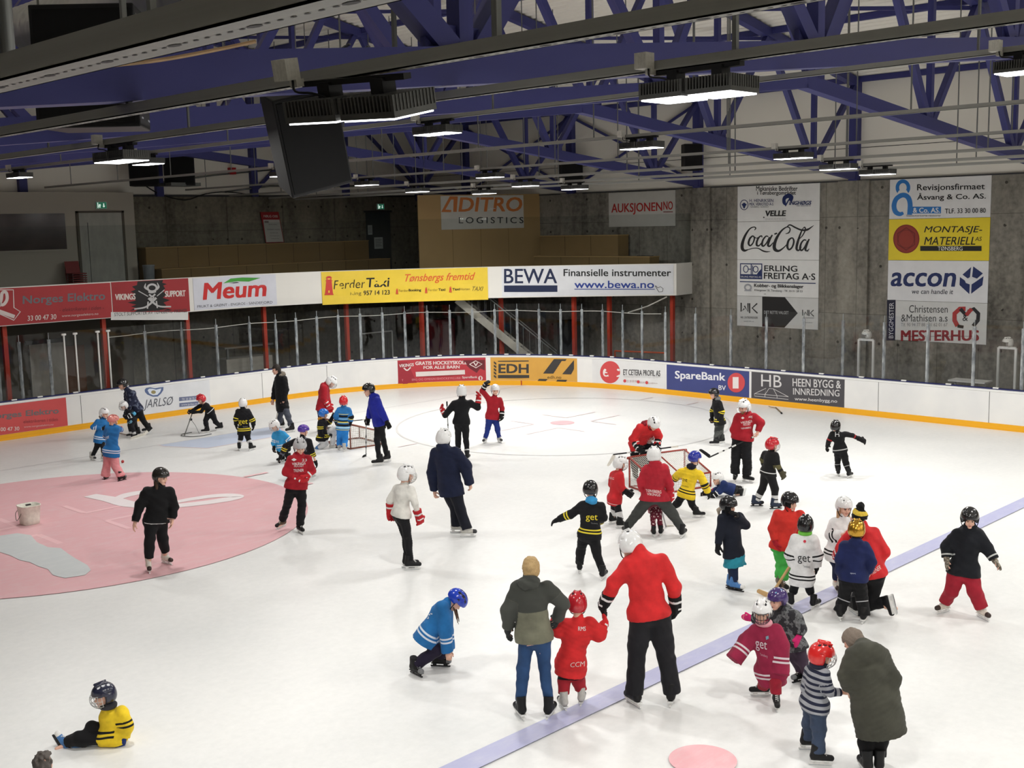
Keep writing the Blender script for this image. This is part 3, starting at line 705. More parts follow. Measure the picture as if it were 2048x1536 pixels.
# ---- right wall: two stacks of four; coordinates are pixels of the enlarged crop [1348,340,2048,740] (x2.926)
def wall_sign(y0_, y1_, z1_, z0_): return plane_map((XR-0.004, y0_, z0_), (0, y1_-y0_, 0), (0, 0, z1_-z0_))
LST = (-5.63, -8.58)
GREY = (120, 122, 128)
sign('wall_sign', 'white sign listing mechanical firms, top of the left stack on the concrete wall', wall_sign(*LST, 6.43, 5.31), [(375, 97), (857, 73), (855, 297), (375, 300)], WHT, [
    ('t', 'Mekaniske Bedrifter', 488, 92, 732, 120, BLK, {'bold': .02}), ('t', 'i Tønsbergområdet', 495, 120, 722, 150, BLK, {'bold': .02}),
    ('o', 416, 202, 26, 30, 4, NAVY), ('p', [(400, 200), (416, 188), (432, 200), (424, 210), (420, 222), (412, 222), (408, 210)], NAVY), ('t', 'H. HENRIKSEN', 449, 168, 592, 186, NAVY, {'bold': .01}), ('t', 'MEK. VERKSTED A-S', 449, 190, 592, 206, NAVY, {'bold': .01}), ('t', 'TØNSBERG - NORWAY', 452, 210, 565, 219, GREY),
    ('s', [(690, 180), (696, 158), (680, 150), (658, 162), (654, 190), (664, 206)], [22, 26, 26, 22, 16, 6], NAVY), ('t', 'V', 655, 172, 686, 212, NAVY, {'bold': .04, 'shear': .2}), ('t', 'INGHØGS', 684, 180, 812, 204, NAVY, {'bold': .04, 'shear': .3}), ('t', 'MEK. VERKSTED AS', 728, 206, 808, 213, NAVY),
    ('t', 'VELLE', 546, 236, 668, 270, BLK, {'bold': .06, 'shear': .12}), ('c', 537, 276, 4, 4, BLK), ('t', 'INDUSTRIER', 548, 281, 670, 293, (196, 196, 198))], 'sign', group='sponsor signs on the right wall')
CK = BLK
sign('wall_sign', 'white sign with black flowing script drink name, second in the left stack', wall_sign(*LST, 5.30, 4.10), [(373, 303), (857, 298), (853, 525), (373, 528)], WHT, [
    # C
    ('s', [(478, 352), (486, 340), (474, 333), (448, 345), (420, 386), (404, 432), (404, 462), (418, 474), (440, 468)], [4, 8, 6, 8, 14, 19, 20, 14, 5], CK), ('s', [(440, 468), (470, 460), (500, 460), (530, 475), (552, 480), (575, 478)], [5, 5, 6, 9, 8, 2], CK),
    # o c a
    ('s', [(466, 386), (450, 402), (442, 430), (452, 444), (468, 430), (478, 402), (472, 388), (462, 386)], [8, 12, 13, 9, 8, 10, 8, 6], CK), ('s', [(478, 392), (492, 400), (500, 394)], 5, CK),
    ('s', [(524, 396), (522, 386), (508, 392), (494, 416), (492, 440), (506, 444), (524, 424)], [5, 7, 9, 12, 13, 8, 5], CK),
    ('s', [(562, 390), (548, 388), (530, 410), (524, 438), (534, 446), (552, 426), (568, 392)], [6, 8, 10, 13, 9, 7, 6], CK), ('s', [(586, 380), (570, 408), (560, 440), (572, 446), (592, 424)], [8, 13, 14, 9, 4], CK), ('s', [(598, 376), (614, 370)], 9, CK),
    # C
    ('s', [(664, 374), (684, 366), (690, 344), (672, 334), (640, 356), (612, 398), (598, 440), (602, 466), (624, 474), (652, 456), (676, 430)], [4, 8, 7, 6, 10, 16, 20, 20, 13, 7, 4], CK),
    # o l a with the long ribbon over them
    ('s', [(698, 398), (682, 412), (674, 446), (684, 466), (702, 452), (712, 420), (706, 400), (694, 398)], [8, 12, 14, 10, 9, 11, 8, 6], CK), ('s', [(762, 346), (748, 380), (732, 430), (728, 462), (740, 470), (756, 450)], [6, 10, 14, 14, 9, 4], CK), ('s', [(762, 346), (774, 336), (778, 352), (762, 384), (744, 404)], [4, 7, 8, 6, 4], CK),
    ('s', [(784, 412), (770, 410), (754, 430), (748, 460), (758, 470), (774, 450), (790, 414)], [6, 8, 10, 13, 9, 7, 6], CK), ('s', [(800, 404), (786, 436), (778, 466), (790, 472), (800, 460)], [8, 12, 12, 8, 3], CK),
    ('s', [(672, 334), (690, 322), (722, 338), (756, 352), (790, 350), (826, 326)], [6, 8, 9, 10, 12, 2], CK), ('o', 790, 472, 6, 6, 1.5, GREY)], 'sign', group='sponsor signs on the right wall')
sign('wall_sign', 'white coppersmith sign with two boxed letters, third in the left stack', wall_sign(*LST, 4.09, 2.93), [(373, 528), (853, 525), (850, 740), (373, 740)], WHT, [
    ('r', 390, 548, 526, 640, NAVY), ('r', 396, 554, 456, 612, WHT), ('r', 462, 554, 520, 612, WHT), ('o', 426, 582, 17, 22, 5, NAVY), ('s', [(442, 582), (456, 582)], 5, NAVY, False), ('o', 486, 582, 17, 20, 5, NAVY), ('s', [(468, 560), (468, 612)], 5, NAVY, False), ('p', [(520, 580), (500, 600), (494, 612), (520, 612)], NAVY), ('t', 'ERLING FREITAG AS', 396, 622, 520, 632, WHT),
    ('t', 'ERLING', 538, 558, 732, 592, BLK, {'bold': .03}), ('t', 'FREITAG A·S', 536, 600, 834, 637, BLK, {'bold': .03}), ('r', 390, 654, 836, 659, NAVY),
    ('o', 440, 690, 24, 22, 10, (160, 162, 168)), ('r', 418, 706, 462, 712, (160, 162, 168)), ('t', 'Kobber- og Blikkenslager', 478, 666, 768, 692, BLK, {'bold': .03}), ('t', 'Kilengaten 10, Tønsberg - Tlf. 33 31 28 53', 480, 698, 762, 713, (70, 72, 78)), ('t', 'ad', 537, 722, 548, 728, BLK)], 'sign', group='sponsor signs on the right wall')
DG = (46, 46, 46)
sign('wall_sign', 'white sign with black arrow, lowest of the left stack behind the glass', wall_sign(*LST, 2.92, 1.95), [(373, 742), (850, 748), (847, 932), (373, 917)], (206, 206, 204), [
    ('p', [(526, 744), (660, 745), (734, 837), (657, 924), (526, 920)], (30, 28, 28), 'colour_field'), ('s', [(398, 782), (398, 834), (418, 816)], 8, DG, False), ('s', [(418, 800), (440, 834), (440, 784)], 8, DG, False), ('s', [(450, 784), (450, 842)], 8, DG, False), ('s', [(496, 784), (466, 812), (498, 842)], 8, DG, False),
    ('t', 'WK ENTREPRENØR', 394, 862, 500, 875, DG), ('t', 'www.wk.no', 414, 886, 476, 894, GREY), ('t', 'DET RETTE VALGET', 538, 826, 682, 844, (190, 190, 190)), ('s', [(762, 816), (762, 850), (776, 838)], 5, DG, False), ('s', [(776, 828), (790, 850), (790, 816)], 5, DG, False), ('s', [(798, 816), (798, 852)], 5, DG, False), ('s', [(824, 816), (806, 834), (825, 853)], 5, DG, False), ('t', 'ENTREPRENØR', 764, 860, 828, 866, GREY), ('t', 'www.wk.no', 776, 886, 816, 893, GREY)], 'sign', group='sponsor signs on the right wall')
RST = (-10.85, -13.80)
BL = (44, 118, 190)
sign('wall_sign', 'white accountants sign with blue figure-eight emblem, top of the right stack', wall_sign(*RST, 6.43, 5.30), [(1265, 57), (1858, 27), (1852, 277), (1263, 287)], (222, 222, 222), [
    ('o', 1345, 102, 45, 48, 22, BL), ('p', [(1322, 118), (1368, 118), (1378, 134), (1312, 134)], WHT), ('s', [(1302, 145), (1345, 128), (1390, 145)], 6, WHT), ('s', [(1388, 262), (1390, 196), (1376, 158), (1344, 146), (1306, 168), (1292, 208), (1302, 244), (1328, 258), (1350, 250)], [30, 30, 30, 28, 28, 30, 30, 24, 18], BL), ('o', 1342, 204, 30, 40, 3, WHT),
    ('r', 1390, 214, 1574, 254, BL), ('t', '& Co. AS.', 1408, 220, 1568, 250, WHT, {'bold': .03}), ('t', 'Statsautoriserte revisorer', 1368, 261, 1575, 272, (60, 62, 70)),
    ('t', 'Revisjonsfirmaet', 1432, 82, 1822, 130, BLK, {'bold': .015, 'rise': -8}), ('t', 'Åsvang & Co. AS.', 1432, 134, 1828, 184, BLK, {'bold': .015, 'rise': -8}), ('t', 'TLF. 33 30 00 80', 1598, 226, 1828, 255, BLK, {'bold': .01, 'rise': -4})], 'sign', group='sponsor signs on the right wall')
YS = (232, 208, 44); BR = (146, 50, 36)
hexa = lambda cx, cy, r, ry: [(cx+r*math.cos(math.radians(60*k+30)), cy-ry*math.sin(math.radians(60*k+30))) for k in range(6)]
sign('wall_sign', 'yellow sign with red hexagon bolt head, second in the right stack', wall_sign(*RST, 5.29, 4.11), [(1262, 290), (1852, 281), (1843, 530), (1257, 528)], YS, [
    ('c', 1367, 404, 80, 84, BR), ('o', 1367, 404, 78, 82, 4, (120, 36, 26)), ('p', hexa(1367, 404, 62, 68), (110, 32, 24)), ('p', hexa(1367, 404, 56, 62), BR), ('o', 1367, 404, 50, 54, 4, (120, 36, 26)),
    ('t', 'MONTASJE-', 1474, 330, 1808, 378, BLK, {'bold': .01, 'shear': .25}), ('t', 'MATERIELL', 1474, 392, 1770, 438, BLK, {'bold': .01, 'shear': .25}), ('t', 'AS', 1768, 392, 1806, 416, BLK, {'shear': .2}), ('r', 1452, 445, 1804, 474, BLK), ('t', 'TØNSBERG', 1556, 448, 1698, 471, (232, 232, 226), {'bold': .01})], 'sign', group='sponsor signs on the right wall')
sign('wall_sign', 'white sign with dark blue cube emblem, third in the right stack', wall_sign(*RST, 4.10, 2.94), [(1257, 532), (1843, 533), (1838, 775), (1255, 765)], (224, 224, 226), [
    ('t', 'accon', 1274, 602, 1662, 684, NAVY, {'bold': .05, 'shear': .15}), ('t', 'we can handle it', 1404, 698, 1646, 726, (40, 44, 60), {'bold': .01, 'shear': .15}),
    ('p', [(1746, 568), (1740, 626), (1728, 634), (1698, 612)], NAVY), ('p', [(1758, 564), (1812, 604), (1780, 634), (1752, 624)], NAVY), ('p', [(1684, 626), (1712, 646), (1718, 660), (1740, 668), (1738, 724), (1682, 672)], NAVY), ('p', [(1750, 668), (1770, 654), (1816, 620), (1810, 672), (1748, 722)], NAVY)], 'sign', group='sponsor signs on the right wall')
DR = (140, 40, 46)
sign('wall_sign', 'white builders sign with red and black heart emblem, lowest of the right stack', wall_sign(*RST, 2.93, 1.78), [(1252, 765), (1836, 780), (1832, 1026), (1250, 990)], (208, 208, 206), [
    ('r', 1250, 762, 1303, 996, (26, 26, 48)), ('t', 'BYGGMESTER', 1264, 778, 1292, 984, (210, 210, 214), {'rot': 1}), ('t', 'Christensen', 1386, 792, 1614, 836, DG), ('t', '&Mathisen a.s', 1338, 846, 1614, 888, DG), ('t', 'Tlf. 90 94 77 88 / 91 62 01 67', 1338, 896, 1614, 916, GREY),
    ('t', 'MESTERHUS', 1338, 938, 1794, 1002, DR, {'bold': .06}), ('r', 1338, 974, 1794, 976, (60, 20, 24)),
    ('s', [(1672, 914), (1654, 880), (1654, 840), (1684, 812), (1716, 812)], 26, (170, 54, 54), False), ('s', [(1686, 812), (1720, 850), (1734, 826), (1762, 812), (1788, 840), (1786, 880), (1760, 914)], 22, (34, 34, 38), False), ('s', [(1720, 850), (1750, 812)], 22, (170, 54, 54), False), ('s', [(1672, 914), (1706, 920)], 18, (34, 34, 38), False), ('t', '&', 1700, 846, 1730, 884, (34, 34, 38))], 'sign', group='sponsor signs on the right wall')
sign('wall_sign', 'white auction sign with red capitals, high on the right wall beside the plywood panel', wall_sign(-0.24, -3.15, 6.41, 5.22), [(1573, 135), (1965, 118), (1965, 330), (1575, 330)], (196, 194, 188), [
    ('t', 'AUKSJONEN', 1590, 196, 1892, 264, (170, 44, 40), {'bold': .02, 'rise': -8}), ('t', 'NO', 1898, 184, 1952, 234, (170, 44, 40), {'bold': .02}), ('r', 1898, 244, 1952, 249, (120, 40, 40))])
# ---- plywood wall panel with the orange sign
PA, PB = np.array((11.56, 4.97)), np.array((16.0, 3.14))
d = PB-PA; nrm = np.array((d[1], -d[0])); nrm /= np.linalg.norm(nrm)
b = MB(); V = []
for o_ in (0.0, -0.06):
    for q in (PA, PB):
        for z_ in (3.06, 6.5): V.append((q[0]+nrm[0]*o_, q[1]+nrm[1]*o_, z_))
b.add(V, [(0, 2, 3, 1), (4, 5, 7, 6), (0, 1, 5, 4), (2, 6, 7, 3), (1, 3, 7, 5), (0, 4, 6, 2)])
ply = b.build('wall_plywood', M_PLY, kind='structure')
for t_ in (0.27, 0.50, 0.73):
    q = PA+d*t_; b = MB(); b.bar((q[0]+nrm[0]*.004, q[1]+nrm[1]*.004, 3.06), (q[0]+nrm[0]*.004, q[1]+nrm[1]*.004, 6.5), 0.012, 0.008); b.build('panel_seam', M_PLYD, ply)
A0 = PA+d*0.181+nrm*0.005; A1 = PA+d*0.86+nrm*0.005
OR = (206, 122, 62)
sign('wall_sign', 'white logistics sign with orange capitals on the plywood panel', plane_map((A0[0], A0[1], 5.25), (A1[0]-A0[0], A1[1]-A0[1], 0), (0, 0, 1.21)), [(588, 157), (1070, 142), (1073, 333), (595, 350)], (206, 204, 196), [
    ('p', [(592, 248), (640, 158), (686, 158), (680, 246), (660, 246), (662, 176), (648, 176), (616, 234), (650, 236), (648, 248)], OR, 'lettering'), ('t', 'DITRO', 690, 162, 1064, 246, OR, {'bold': .04, 'shear': .12, 'rise': -8}), ('t', 'LOGISTICS', 692, 276, 1070, 312, DG, {'bold': .02, 'rise': -6, 'space': 1.4}), ('r', 860, 228, 890, 231, WHT), ('r', 870, 222, 904, 225, WHT)])
# ---- balcony banners; pixels of the photograph itself
def s_of_px(px, z_=3.95):
    lo_, hi_ = 0.0, FA[-1]-1e-3
    for _ in range(50):
        m = (lo_+hi_)/2; v = fasc(m, 0.03)+[0, 0, z_]-CAM; x = 1024+FL*(v@CR)/(v@CF)
        if x < px: lo_ = m
        else: hi_ = m
    return (lo_+hi_)/2
def pj(P): v = np.array(P)-CAM; k = v@CF; return (1024+FL*(v@CR)/k, 768-FL*(v@CU)/k)
def banner(label, x0, x1, z0_, z1_, bg, items, wob=0.0, off=0.012):
    s0_, s1_ = s_of_px(x0), s_of_px(x1); f = fasc_map(s0_, s1_, z0_, z1_)
    Q = [pj(f(0, 1, 0.01)), pj(f(1, 1, 0.01)), pj(f(1, 0, 0.01)), pj(f(0, 0, 0.01))]
    return sign('banner', label, f, Q, bg, items(Q) if callable(items) else items, 'banner', off, wob, 'sponsor banners along the balcony front', (24, 4))
RD = (172, 50, 54); C4 = lambda x, y: (x/2.926, 340+y/2.926)
def T4(txt, x0, y0, x1, y1, c, **k):     # box given in the crop [0,340,700,740]
    a, b_ = C4(x0, y0), C4(x1, y1); k['rise'] = k.get('rise', 0)/2.926; return ('t', txt, a[0], a[1], b_[0], b_[1], c, k)
S4 = lambda P, wd, c, sm=True: ('s', [C4(*q) for q in P], [v/2.926 for v in wd] if hasattr(wd, '__len__') else wd/2.926, c, sm)
P4 = lambda P, c: ('p', [C4(*q) for q in P], c)
banner('red electrician banner with grey lettering at the left end of the balcony', -62, 220, 2.97, 3.97, RD, [
    T4('Norges Elektro', 116, 738, 612, 800, (112, 114, 120), bold=.03, rise=-26), T4('- elektrikeren i tiden -', 330, 808, 604, 830, (104, 30, 36), rise=-14, shear=.2), T4('33 00 47 30', 144, 854, 312, 884, (228, 218, 212), bold=.02, rise=-10), T4('www.norgeselektro.no', 344, 848, 568, 866, (222, 200, 196), rise=-14),
    S4([(-60, 702), (62, 702), (66, 806), (102, 830), (66, 880), (-60, 820)], 6, (226, 214, 210), False), S4([(-40, 760), (0, 790), (26, 760), (22, 718), (0, 720), (-6, 760), (-20, 800)], 18, (226, 214, 210)), S4([(-20, 826), (70, 860)], 22, (226, 214, 210), False)])
jag = [(800, 652), (950, 644), (944, 660), (972, 668), (950, 676), (962, 694), (946, 706), (968, 730), (948, 748), (990, 762), (952, 776), (968, 792), (950, 806), (1000, 820), (948, 824), (980, 812), (920, 822), (780, 832), (800, 816), (752, 826), (790, 806), (762, 800), (792, 788), (742, 776), (790, 764), (770, 740), (788, 726), (760, 712), (788, 700), (768, 682), (796, 674)]
SV = (196, 196, 196)
banner('red and black supporter banner with horned viking and crossed sticks', 222, 376, 2.97, 3.98, (160, 40, 46), [
    ('r', 222, 624, 376, 640, WHT), P4(jag, (18, 16, 16)), T4('VIKINGS', 672, 726, 788, 762, (226, 214, 208), bold=.05, rise=-4), T4('SUPPORT', 960, 708, 1084, 744, (226, 214, 208), bold=.05, rise=-5), T4('STOLT SUPPORTER AV TØNSBERG VIKINGS', 668, 836, 1092, 856, (60, 60, 64), rise=-24),
    ('o', *C4(884, 690), 11, 9, 4, SV), S4([(858, 700), (842, 686), (846, 664)], [10, 12, 3], SV), S4([(910, 700), (922, 684), (914, 660)], [10, 12, 3], SV), S4([(862, 712), (882, 716), (906, 710)], 12, SV), S4([(866, 728), (884, 740), (902, 726)], 10, SV), S4([(874, 744), (884, 756), (894, 742)], 8, SV),
    S4([(804, 708), (860, 740)], 5, SV, False), S4([(956, 702), (912, 738)], 5, SV, False), S4([(908, 748), (850, 800), (780, 814)], [14, 10, 8], SV), S4([(862, 750), (920, 796), (996, 800)], [14, 10, 8], SV), S4([(860, 770), (856, 812)], 8, SV), S4([(908, 766), (914, 808)], 8, SV)])
RM = (206, 44, 44)
banner('white grocer banner with red rounded name and green leaf', 385, 551, 2.99, 3.97, (216, 218, 228), [
    T4('Meum', 1186, 662, 1564, 762, RM, bold=.05, shear=.08, rise=-22), P4([(1306, 664), (1350, 636), (1420, 630), (1530, 632), (1460, 654), (1390, 652)], (74, 164, 66)), P4([(1340, 662), (1390, 656), (1404, 660), (1370, 664)], BLK), T4('FRUKT & GRØNT - ENGROS - SANDEFJORD', 1154, 792, 1596, 812, (70, 72, 82), rise=-26)])
YB_ = (236, 204, 62); C6 = lambda x, y: (620+x/5.389, 520+y/5.389)
def T6(txt, x0, y0, x1, y1, c, **k): a, b_ = C6(x0, y0), C6(x1, y1); k['rise'] = k.get('rise', 0)/5.389; return ('t', txt, a[0], a[1], b_[0], b_[1], c, k)
def lighthouse(x, y, h):
    w_ = h*0.5; c = (206, 62, 52); f = lambda L: ('p', [C6(x+w_*a, y+h*q) for a, q in L], c)
    return [f([(-.5, 1), (-.44, .93), (.44, .93), (.5, 1)]), f([(-.42, .93), (-.28, .28), (.28, .28), (.42, .93)]), f([(-.36, .28), (-.36, .24), (.36, .24), (.36, .28)]), f([(-.26, .24), (-.26, .10), (.26, .10), (.26, .24)]), f([(-.34, .10), (-.12, .02), (.12, .02), (.34, .10)]), ('p', [C6(x-.08*w_, y+.88*h), C6(x+.08*w_, y+.88*h), C6(x+.06*w_, y+.76*h), C6(x-.06*w_, y+.76*h)], YB_), ('p', [C6(x-.14*w_, y+.19*h), C6(x+.14*w_, y+.19*h), C6(x+.14*w_, y+.14*h), C6(x-.14*w_, y+.14*h)], YB_)]
ORG = (222, 92, 44); OLV = (150, 126, 40)
banner('yellow taxi banner with red lighthouse hung on the balcony front', 642, 975, 2.90, 3.98, YB_, [
    T6('Ferder', 254, 222, 600, 318, (60, 50, 16), shear=.12, rise=-14), T6('Taxi', 606, 196, 856, 300, BLK, bold=.03, shear=.08, rise=-8), T6('Ring', 436, 344, 552, 394, (90, 76, 22), rise=-4), T6('957 14 123', 576, 334, 858, 384, (40, 32, 14), bold=.03, rise=-8),
    T6('Tønsbergs fremtid', 1022, 156, 1780, 262, ORG, shear=.35, bold=.012, rise=-24), T6('Ferder', 956, 322, 1056, 348, OLV, rise=-3), T6('Booking', 1060, 316, 1196, 350, (70, 58, 20), bold=.05, rise=-3), T6('Ferder', 1270, 314, 1376, 340, OLV, rise=-3), T6('Taxi', 1380, 308, 1458, 336, (70, 58, 20), bold=.06, rise=-2), T6('Taxi', 1532, 304, 1612, 330, (70, 58, 20), bold=.06, rise=-2), T6('Horten', 1616, 302, 1722, 328, OLV, rise=-3), T6('TAXI', 1750, 286, 1870, 332, (110, 92, 40), shear=.4)]
    + lighthouse(203, 170, 208) + lighthouse(936, 312, 60) + lighthouse(1250, 298, 62) + lighthouse(1512, 288, 62), 0.012, 0.03)
C5 = lambda x, y: (680+x/2.926, 340+y/2.926)
def T5(txt, x0, y0, x1, y1, c, **k): a, b_ = C5(x0, y0), C5(x1, y1); k['rise'] = k.get('rise', 0)/2.926; return ('t', txt, a[0], a[1], b_[0], b_[1], c, k)
DN = (20, 34, 70)
def bewa(Q):
    a, c = C5(960, 676), C5(1276, 714)
    return [T5('BEWA', 960, 578, 1274, 664, DN, bold=.02), ('r', a[0], a[1], c[0], c[1], DN), T5('Finansielle instrumenter', 1312, 580, 1938, 622, BLK, bold=.03), T5('www.bewa.no', 1376, 648, 1840, 692, (40, 66, 150), bold=.03), ('r', *C5(1376, 696), *C5(1844, 700), (40, 66, 150)),
            ('s', [C5(*q) for q in ((1848, 676), (1862, 690), (1876, 682), (1892, 694), (1888, 712), (1868, 714), (1846, 678))], 1.0, DG, False)]
banner('white instruments banner with dark blue bar and web address at the balcony corner', 1003, 1347, 2.99, 3.97, (220, 222, 226), bewa)
# ---- adverts on the rink boards
def board_ad(label, s0_, s1_, bg, items, z0_=0.165, z1_=0.945, off=0.006):
    f = ring_map(s0_, s1_, z0_, z1_); Q = [pj(f(0, 1, 0.005)), pj(f(1, 1, 0.005)), pj(f(1, 0, 0.005)), pj(f(0, 0, 0.005))]
    return sign('board_advert', label, f, Q, bg, items, 'advert', off, 0, 'adverts on the rink boards', (20, 3))
K1 = lambda x, y: (x/4.096, 680+y/4.096)
def TK(K, sc, txt, x0, y0, x1, y1, c, **k): a, b_ = K(x0, y0), K(x1, y1); k['rise'] = k.get('rise', 0)/sc; return ('t', txt, a[0], a[1], b_[0], b_[1], c, k)
RB_ = (206, 84, 84)
board_ad('red electrician advert with grey lettering at the left end of the boards', -4.9, -2.31, RB_, [
    TK(K1, 4.096, 'Norges Elektro', -120, 606, 478, 668, (120, 108, 110), bold=.05, rise=-52), TK(K1, 4.096, 'elektrikeren i tiden', 180, 656, 468, 684, (140, 62, 66), rise=-20), TK(K1, 4.096, '33 00 47 30', -60, 720, 146, 752, (232, 214, 210), bold=.02, rise=-10), TK(K1, 4.096, 'www.norgeselektro.no', 184, 706, 432, 726, (230, 190, 188), rise=-22)])
board_ad('white board advert with blue oyster shell emblem and hand lettering', -0.5, 2.15, (224, 226, 230), [
    ('p', [K1(*q) for q in ((1178, 410), (1190, 394), (1222, 388), (1260, 396), (1296, 390), (1330, 386), (1328, 412), (1310, 440), (1284, 464), (1244, 466), (1200, 448), (1182, 428))], (92, 110, 152)), ('p', [K1(*q) for q in ((1202, 412), (1214, 400), (1240, 400), (1270, 408), (1312, 398), (1304, 424), (1280, 450), (1246, 454), (1216, 440))], (222, 230, 242)), ('c', *K1(1249, 428), 4.6, 3.6, (150, 140, 96)),
    TK(K1, 4.096, 'JARLSØ', 1170, 492, 1408, 582, (90, 92, 102), shear=.25, rise=-30), ('p', [K1(*q) for q in ((1458, 470), (1620, 456), (1620, 488), (1458, 502))], (110, 118, 148), 'colour_field'), ('p', [K1(*q) for q in ((1460, 518), (1620, 502), (1620, 534), (1460, 550))], (110, 118, 148), 'colour_field'), TK(K1, 4.096, 'Tlf. 33 38 75 33', 1480, 478, 1612, 496, (220, 222, 230), rise=-10), TK(K1, 4.096, 'www.jarlso.no', 1476, 524, 1612, 544, (220, 222, 230), rise=-10)])
K3 = lambda x, y: (760+x/4.096, 700+y/4.096)
K3W = lambda x, y: (740+x/4.452, 580+y/4.452)
def T3(txt, x0, y0, x1, y1, c, **k): return TK(K3W, 4.452, txt, x0, y0, x1, y1, c, **k)
PW = (228, 212, 210)
board_ad('red hockey school advert with white block lettering', 8.87, 11.86, (184, 58, 68), [
    ('p', [K3W(*q) for q in ((820, 630), (1022, 622), (1022, 716), (980, 700), (950, 740), (886, 700))], (110, 40, 48), 'colour_field'), ('p', [K3W(*q) for q in ((250, 640), (330, 640), (420, 835), (250, 838))], (160, 46, 58), 'colour_field'),
    T3('GRATIS HOCKEYSKOLE', 404, 640, 864, 672, PW, bold=.06, rise=-8), T3('FOR ALLE BARN', 476, 680, 798, 708, PW, bold=.06, rise=-6), ('p', [K3W(*q) for q in ((406, 732), (844, 714), (846, 754), (410, 774))], (226, 216, 212), 'colour_field'), T3('TØNSBERG OG OMEGN ISHOCKEYKLUBB', 282, 796, 806, 814, (222, 150, 154), rise=-18), T3('SpareBank', 820, 770, 956, 796, PW, bold=.02, rise=-4), ('c', *K3W(984, 786), 4.4, 4.6, PW), T3('1', 978, 772, 990, 800, (184, 58, 68), bold=.05),
    ('s', [K3W(*q) for q in ((886, 664), (940, 632), (998, 660), (944, 694), (886, 664))], 1.6, PW, False), T3('V', 920, 646, 964, 680, PW, bold=.06), T3('VIKINGS', 258, 662, 390, 690, PW, bold=.05, rise=-10), ('s', [K3W(*q) for q in ((300, 694), (330, 716), (362, 690))], 2.6, PW)])
GO = (216, 164, 76); CH = (64, 62, 60)
board_ad('orange rental advert with black capitals and hazard stripes', 12.02, 15.05, GO, [
    T3('EDH', 1142, 660, 1408, 742, CH, bold=.06, rise=4), ('p', [K3W(*q) for q in ((1138, 632), (1408, 632), (1408, 640), (1138, 640))], CH), ('p', [K3W(*q) for q in ((1138, 758), (1412, 762), (1412, 788), (1138, 786))], CH, 'colour_field'), T3('UTLEIE', 1146, 764, 1404, 782, GO, bold=.05, space=1.8),
    ('p', [K3W(*q) for q in ((1536, 748), (1634, 618), (1750, 618), (1736, 634), (1704, 634), (1628, 748))], CH), ('p', [K3W(*q) for q in ((1708, 752), (1816, 624), (1816, 704), (1790, 752))], CH), T3('edh.no', 1574, 766, 1700, 794, (110, 88, 46), bold=.01), ('p', [K3W(*q) for q in ((1486, 814), (1500, 796), (1578, 798), (1560, 816))], CH), ('p', [K3W(*q) for q in ((1654, 818), (1664, 802), (1754, 802), (1742, 820))], CH)]
    + [('p', [K3W(*q) for q in ((1102, 634+30*i), (1124, 650+30*i), (1124, 668+30*i), (1102, 652+30*i))], CH) for i in range(5)])
K5B = lambda x, y: (1160+x/5.689, 700+y/5.689)
def TB(txt, x0, y0, x1, y1, c, **k): return TK(K5B, 5.689, txt, x0, y0, x1, y1, c, **k)
ET = (208, 78, 80)
board_ad('white promotion advert with a large red disc and white letters', 15.6, 18.45, (226, 226, 226), [
    ('c', *K5B(336, 256), 19.6, 22.3, ET), TB('etc', 256, 196, 444, 306, (236, 226, 224), bold=.06, rise=6), TB('ET CETERA PROFIL AS', 484, 224, 914, 290, (70, 68, 70), bold=.02, rise=10) , TB('Reklameartikler med logo og navn', 488, 292, 914, 326, (206, 206, 206)), ('c', *K5B(502, 356), 3, 3.2, ET), ('c', *K5B(658, 366), 3, 3.2, ET), ('c', *K5B(758, 374), 3, 3.2, ET), TB('33 30 00 00', 526, 346, 640, 372, (190, 160, 160)), TB('etc.no', 676, 360, 734, 382, (190, 160, 160)), TB('post@etc.no', 780, 370, 884, 390, (190, 170, 170))])
SB = (66, 74, 130)
board_ad('blue bank advert with white lettering and the number one in a red disc', 18.5, 21.52, SB, [
    TB('SpareBank', 1086, 236, 1666, 352, (232, 232, 236), bold=.03, rise=26), TB('BV', 1590, 402, 1672, 456, (232, 232, 236), bold=.02, rise=4), ('c', *K5B(1786, 372), 16.6, 19.6, ET), TB('1', 1748, 308, 1812, 438, (236, 226, 224), bold=.07)])
K5 = lambda x, y: (1500+x/3.737, 700+y/3.737)
def TH(txt, x0, y0, x1, y1, c, **k): return TK(K5, 3.737, txt, x0, y0, x1, y1, c, **k)
CG = (78, 76, 80); LW = (214, 212, 212)
board_ad('dark grey builders advert with white capitals and roof outline', 21.6, 24.6, CG, [
    TH('HB', 88, 182, 246, 272, LW, rise=10), ('s', [K5(*q) for q in ((36, 326), (126, 286), (118, 334), (36, 326))], .9, LW, False), ('s', [K5(*q) for q in ((118, 334), (150, 288), (182, 290), (212, 342))], .9, LW, False), ('s', [K5(*q) for q in ((182, 290), (298, 350))], .9, LW, False), ('s', [K5(*q) for q in ((36, 326), (298, 350), (298, 370), (36, 344), (36, 326))], .9, LW, False), ('s', [K5(*q) for q in ((118, 334), (118, 352))], .9, LW, False), ('s', [K5(*q) for q in ((212, 342), (212, 362))], .9, LW, False),
    TH('HEEN BYGG &', 330, 212, 682, 272, LW, bold=.015, rise=16), TH('INNREDNING', 334, 284, 672, 334, LW, bold=.015, rise=14), TH('www.heenbygg.no', 346, 352, 656, 384, LW, bold=.02, rise=18)])
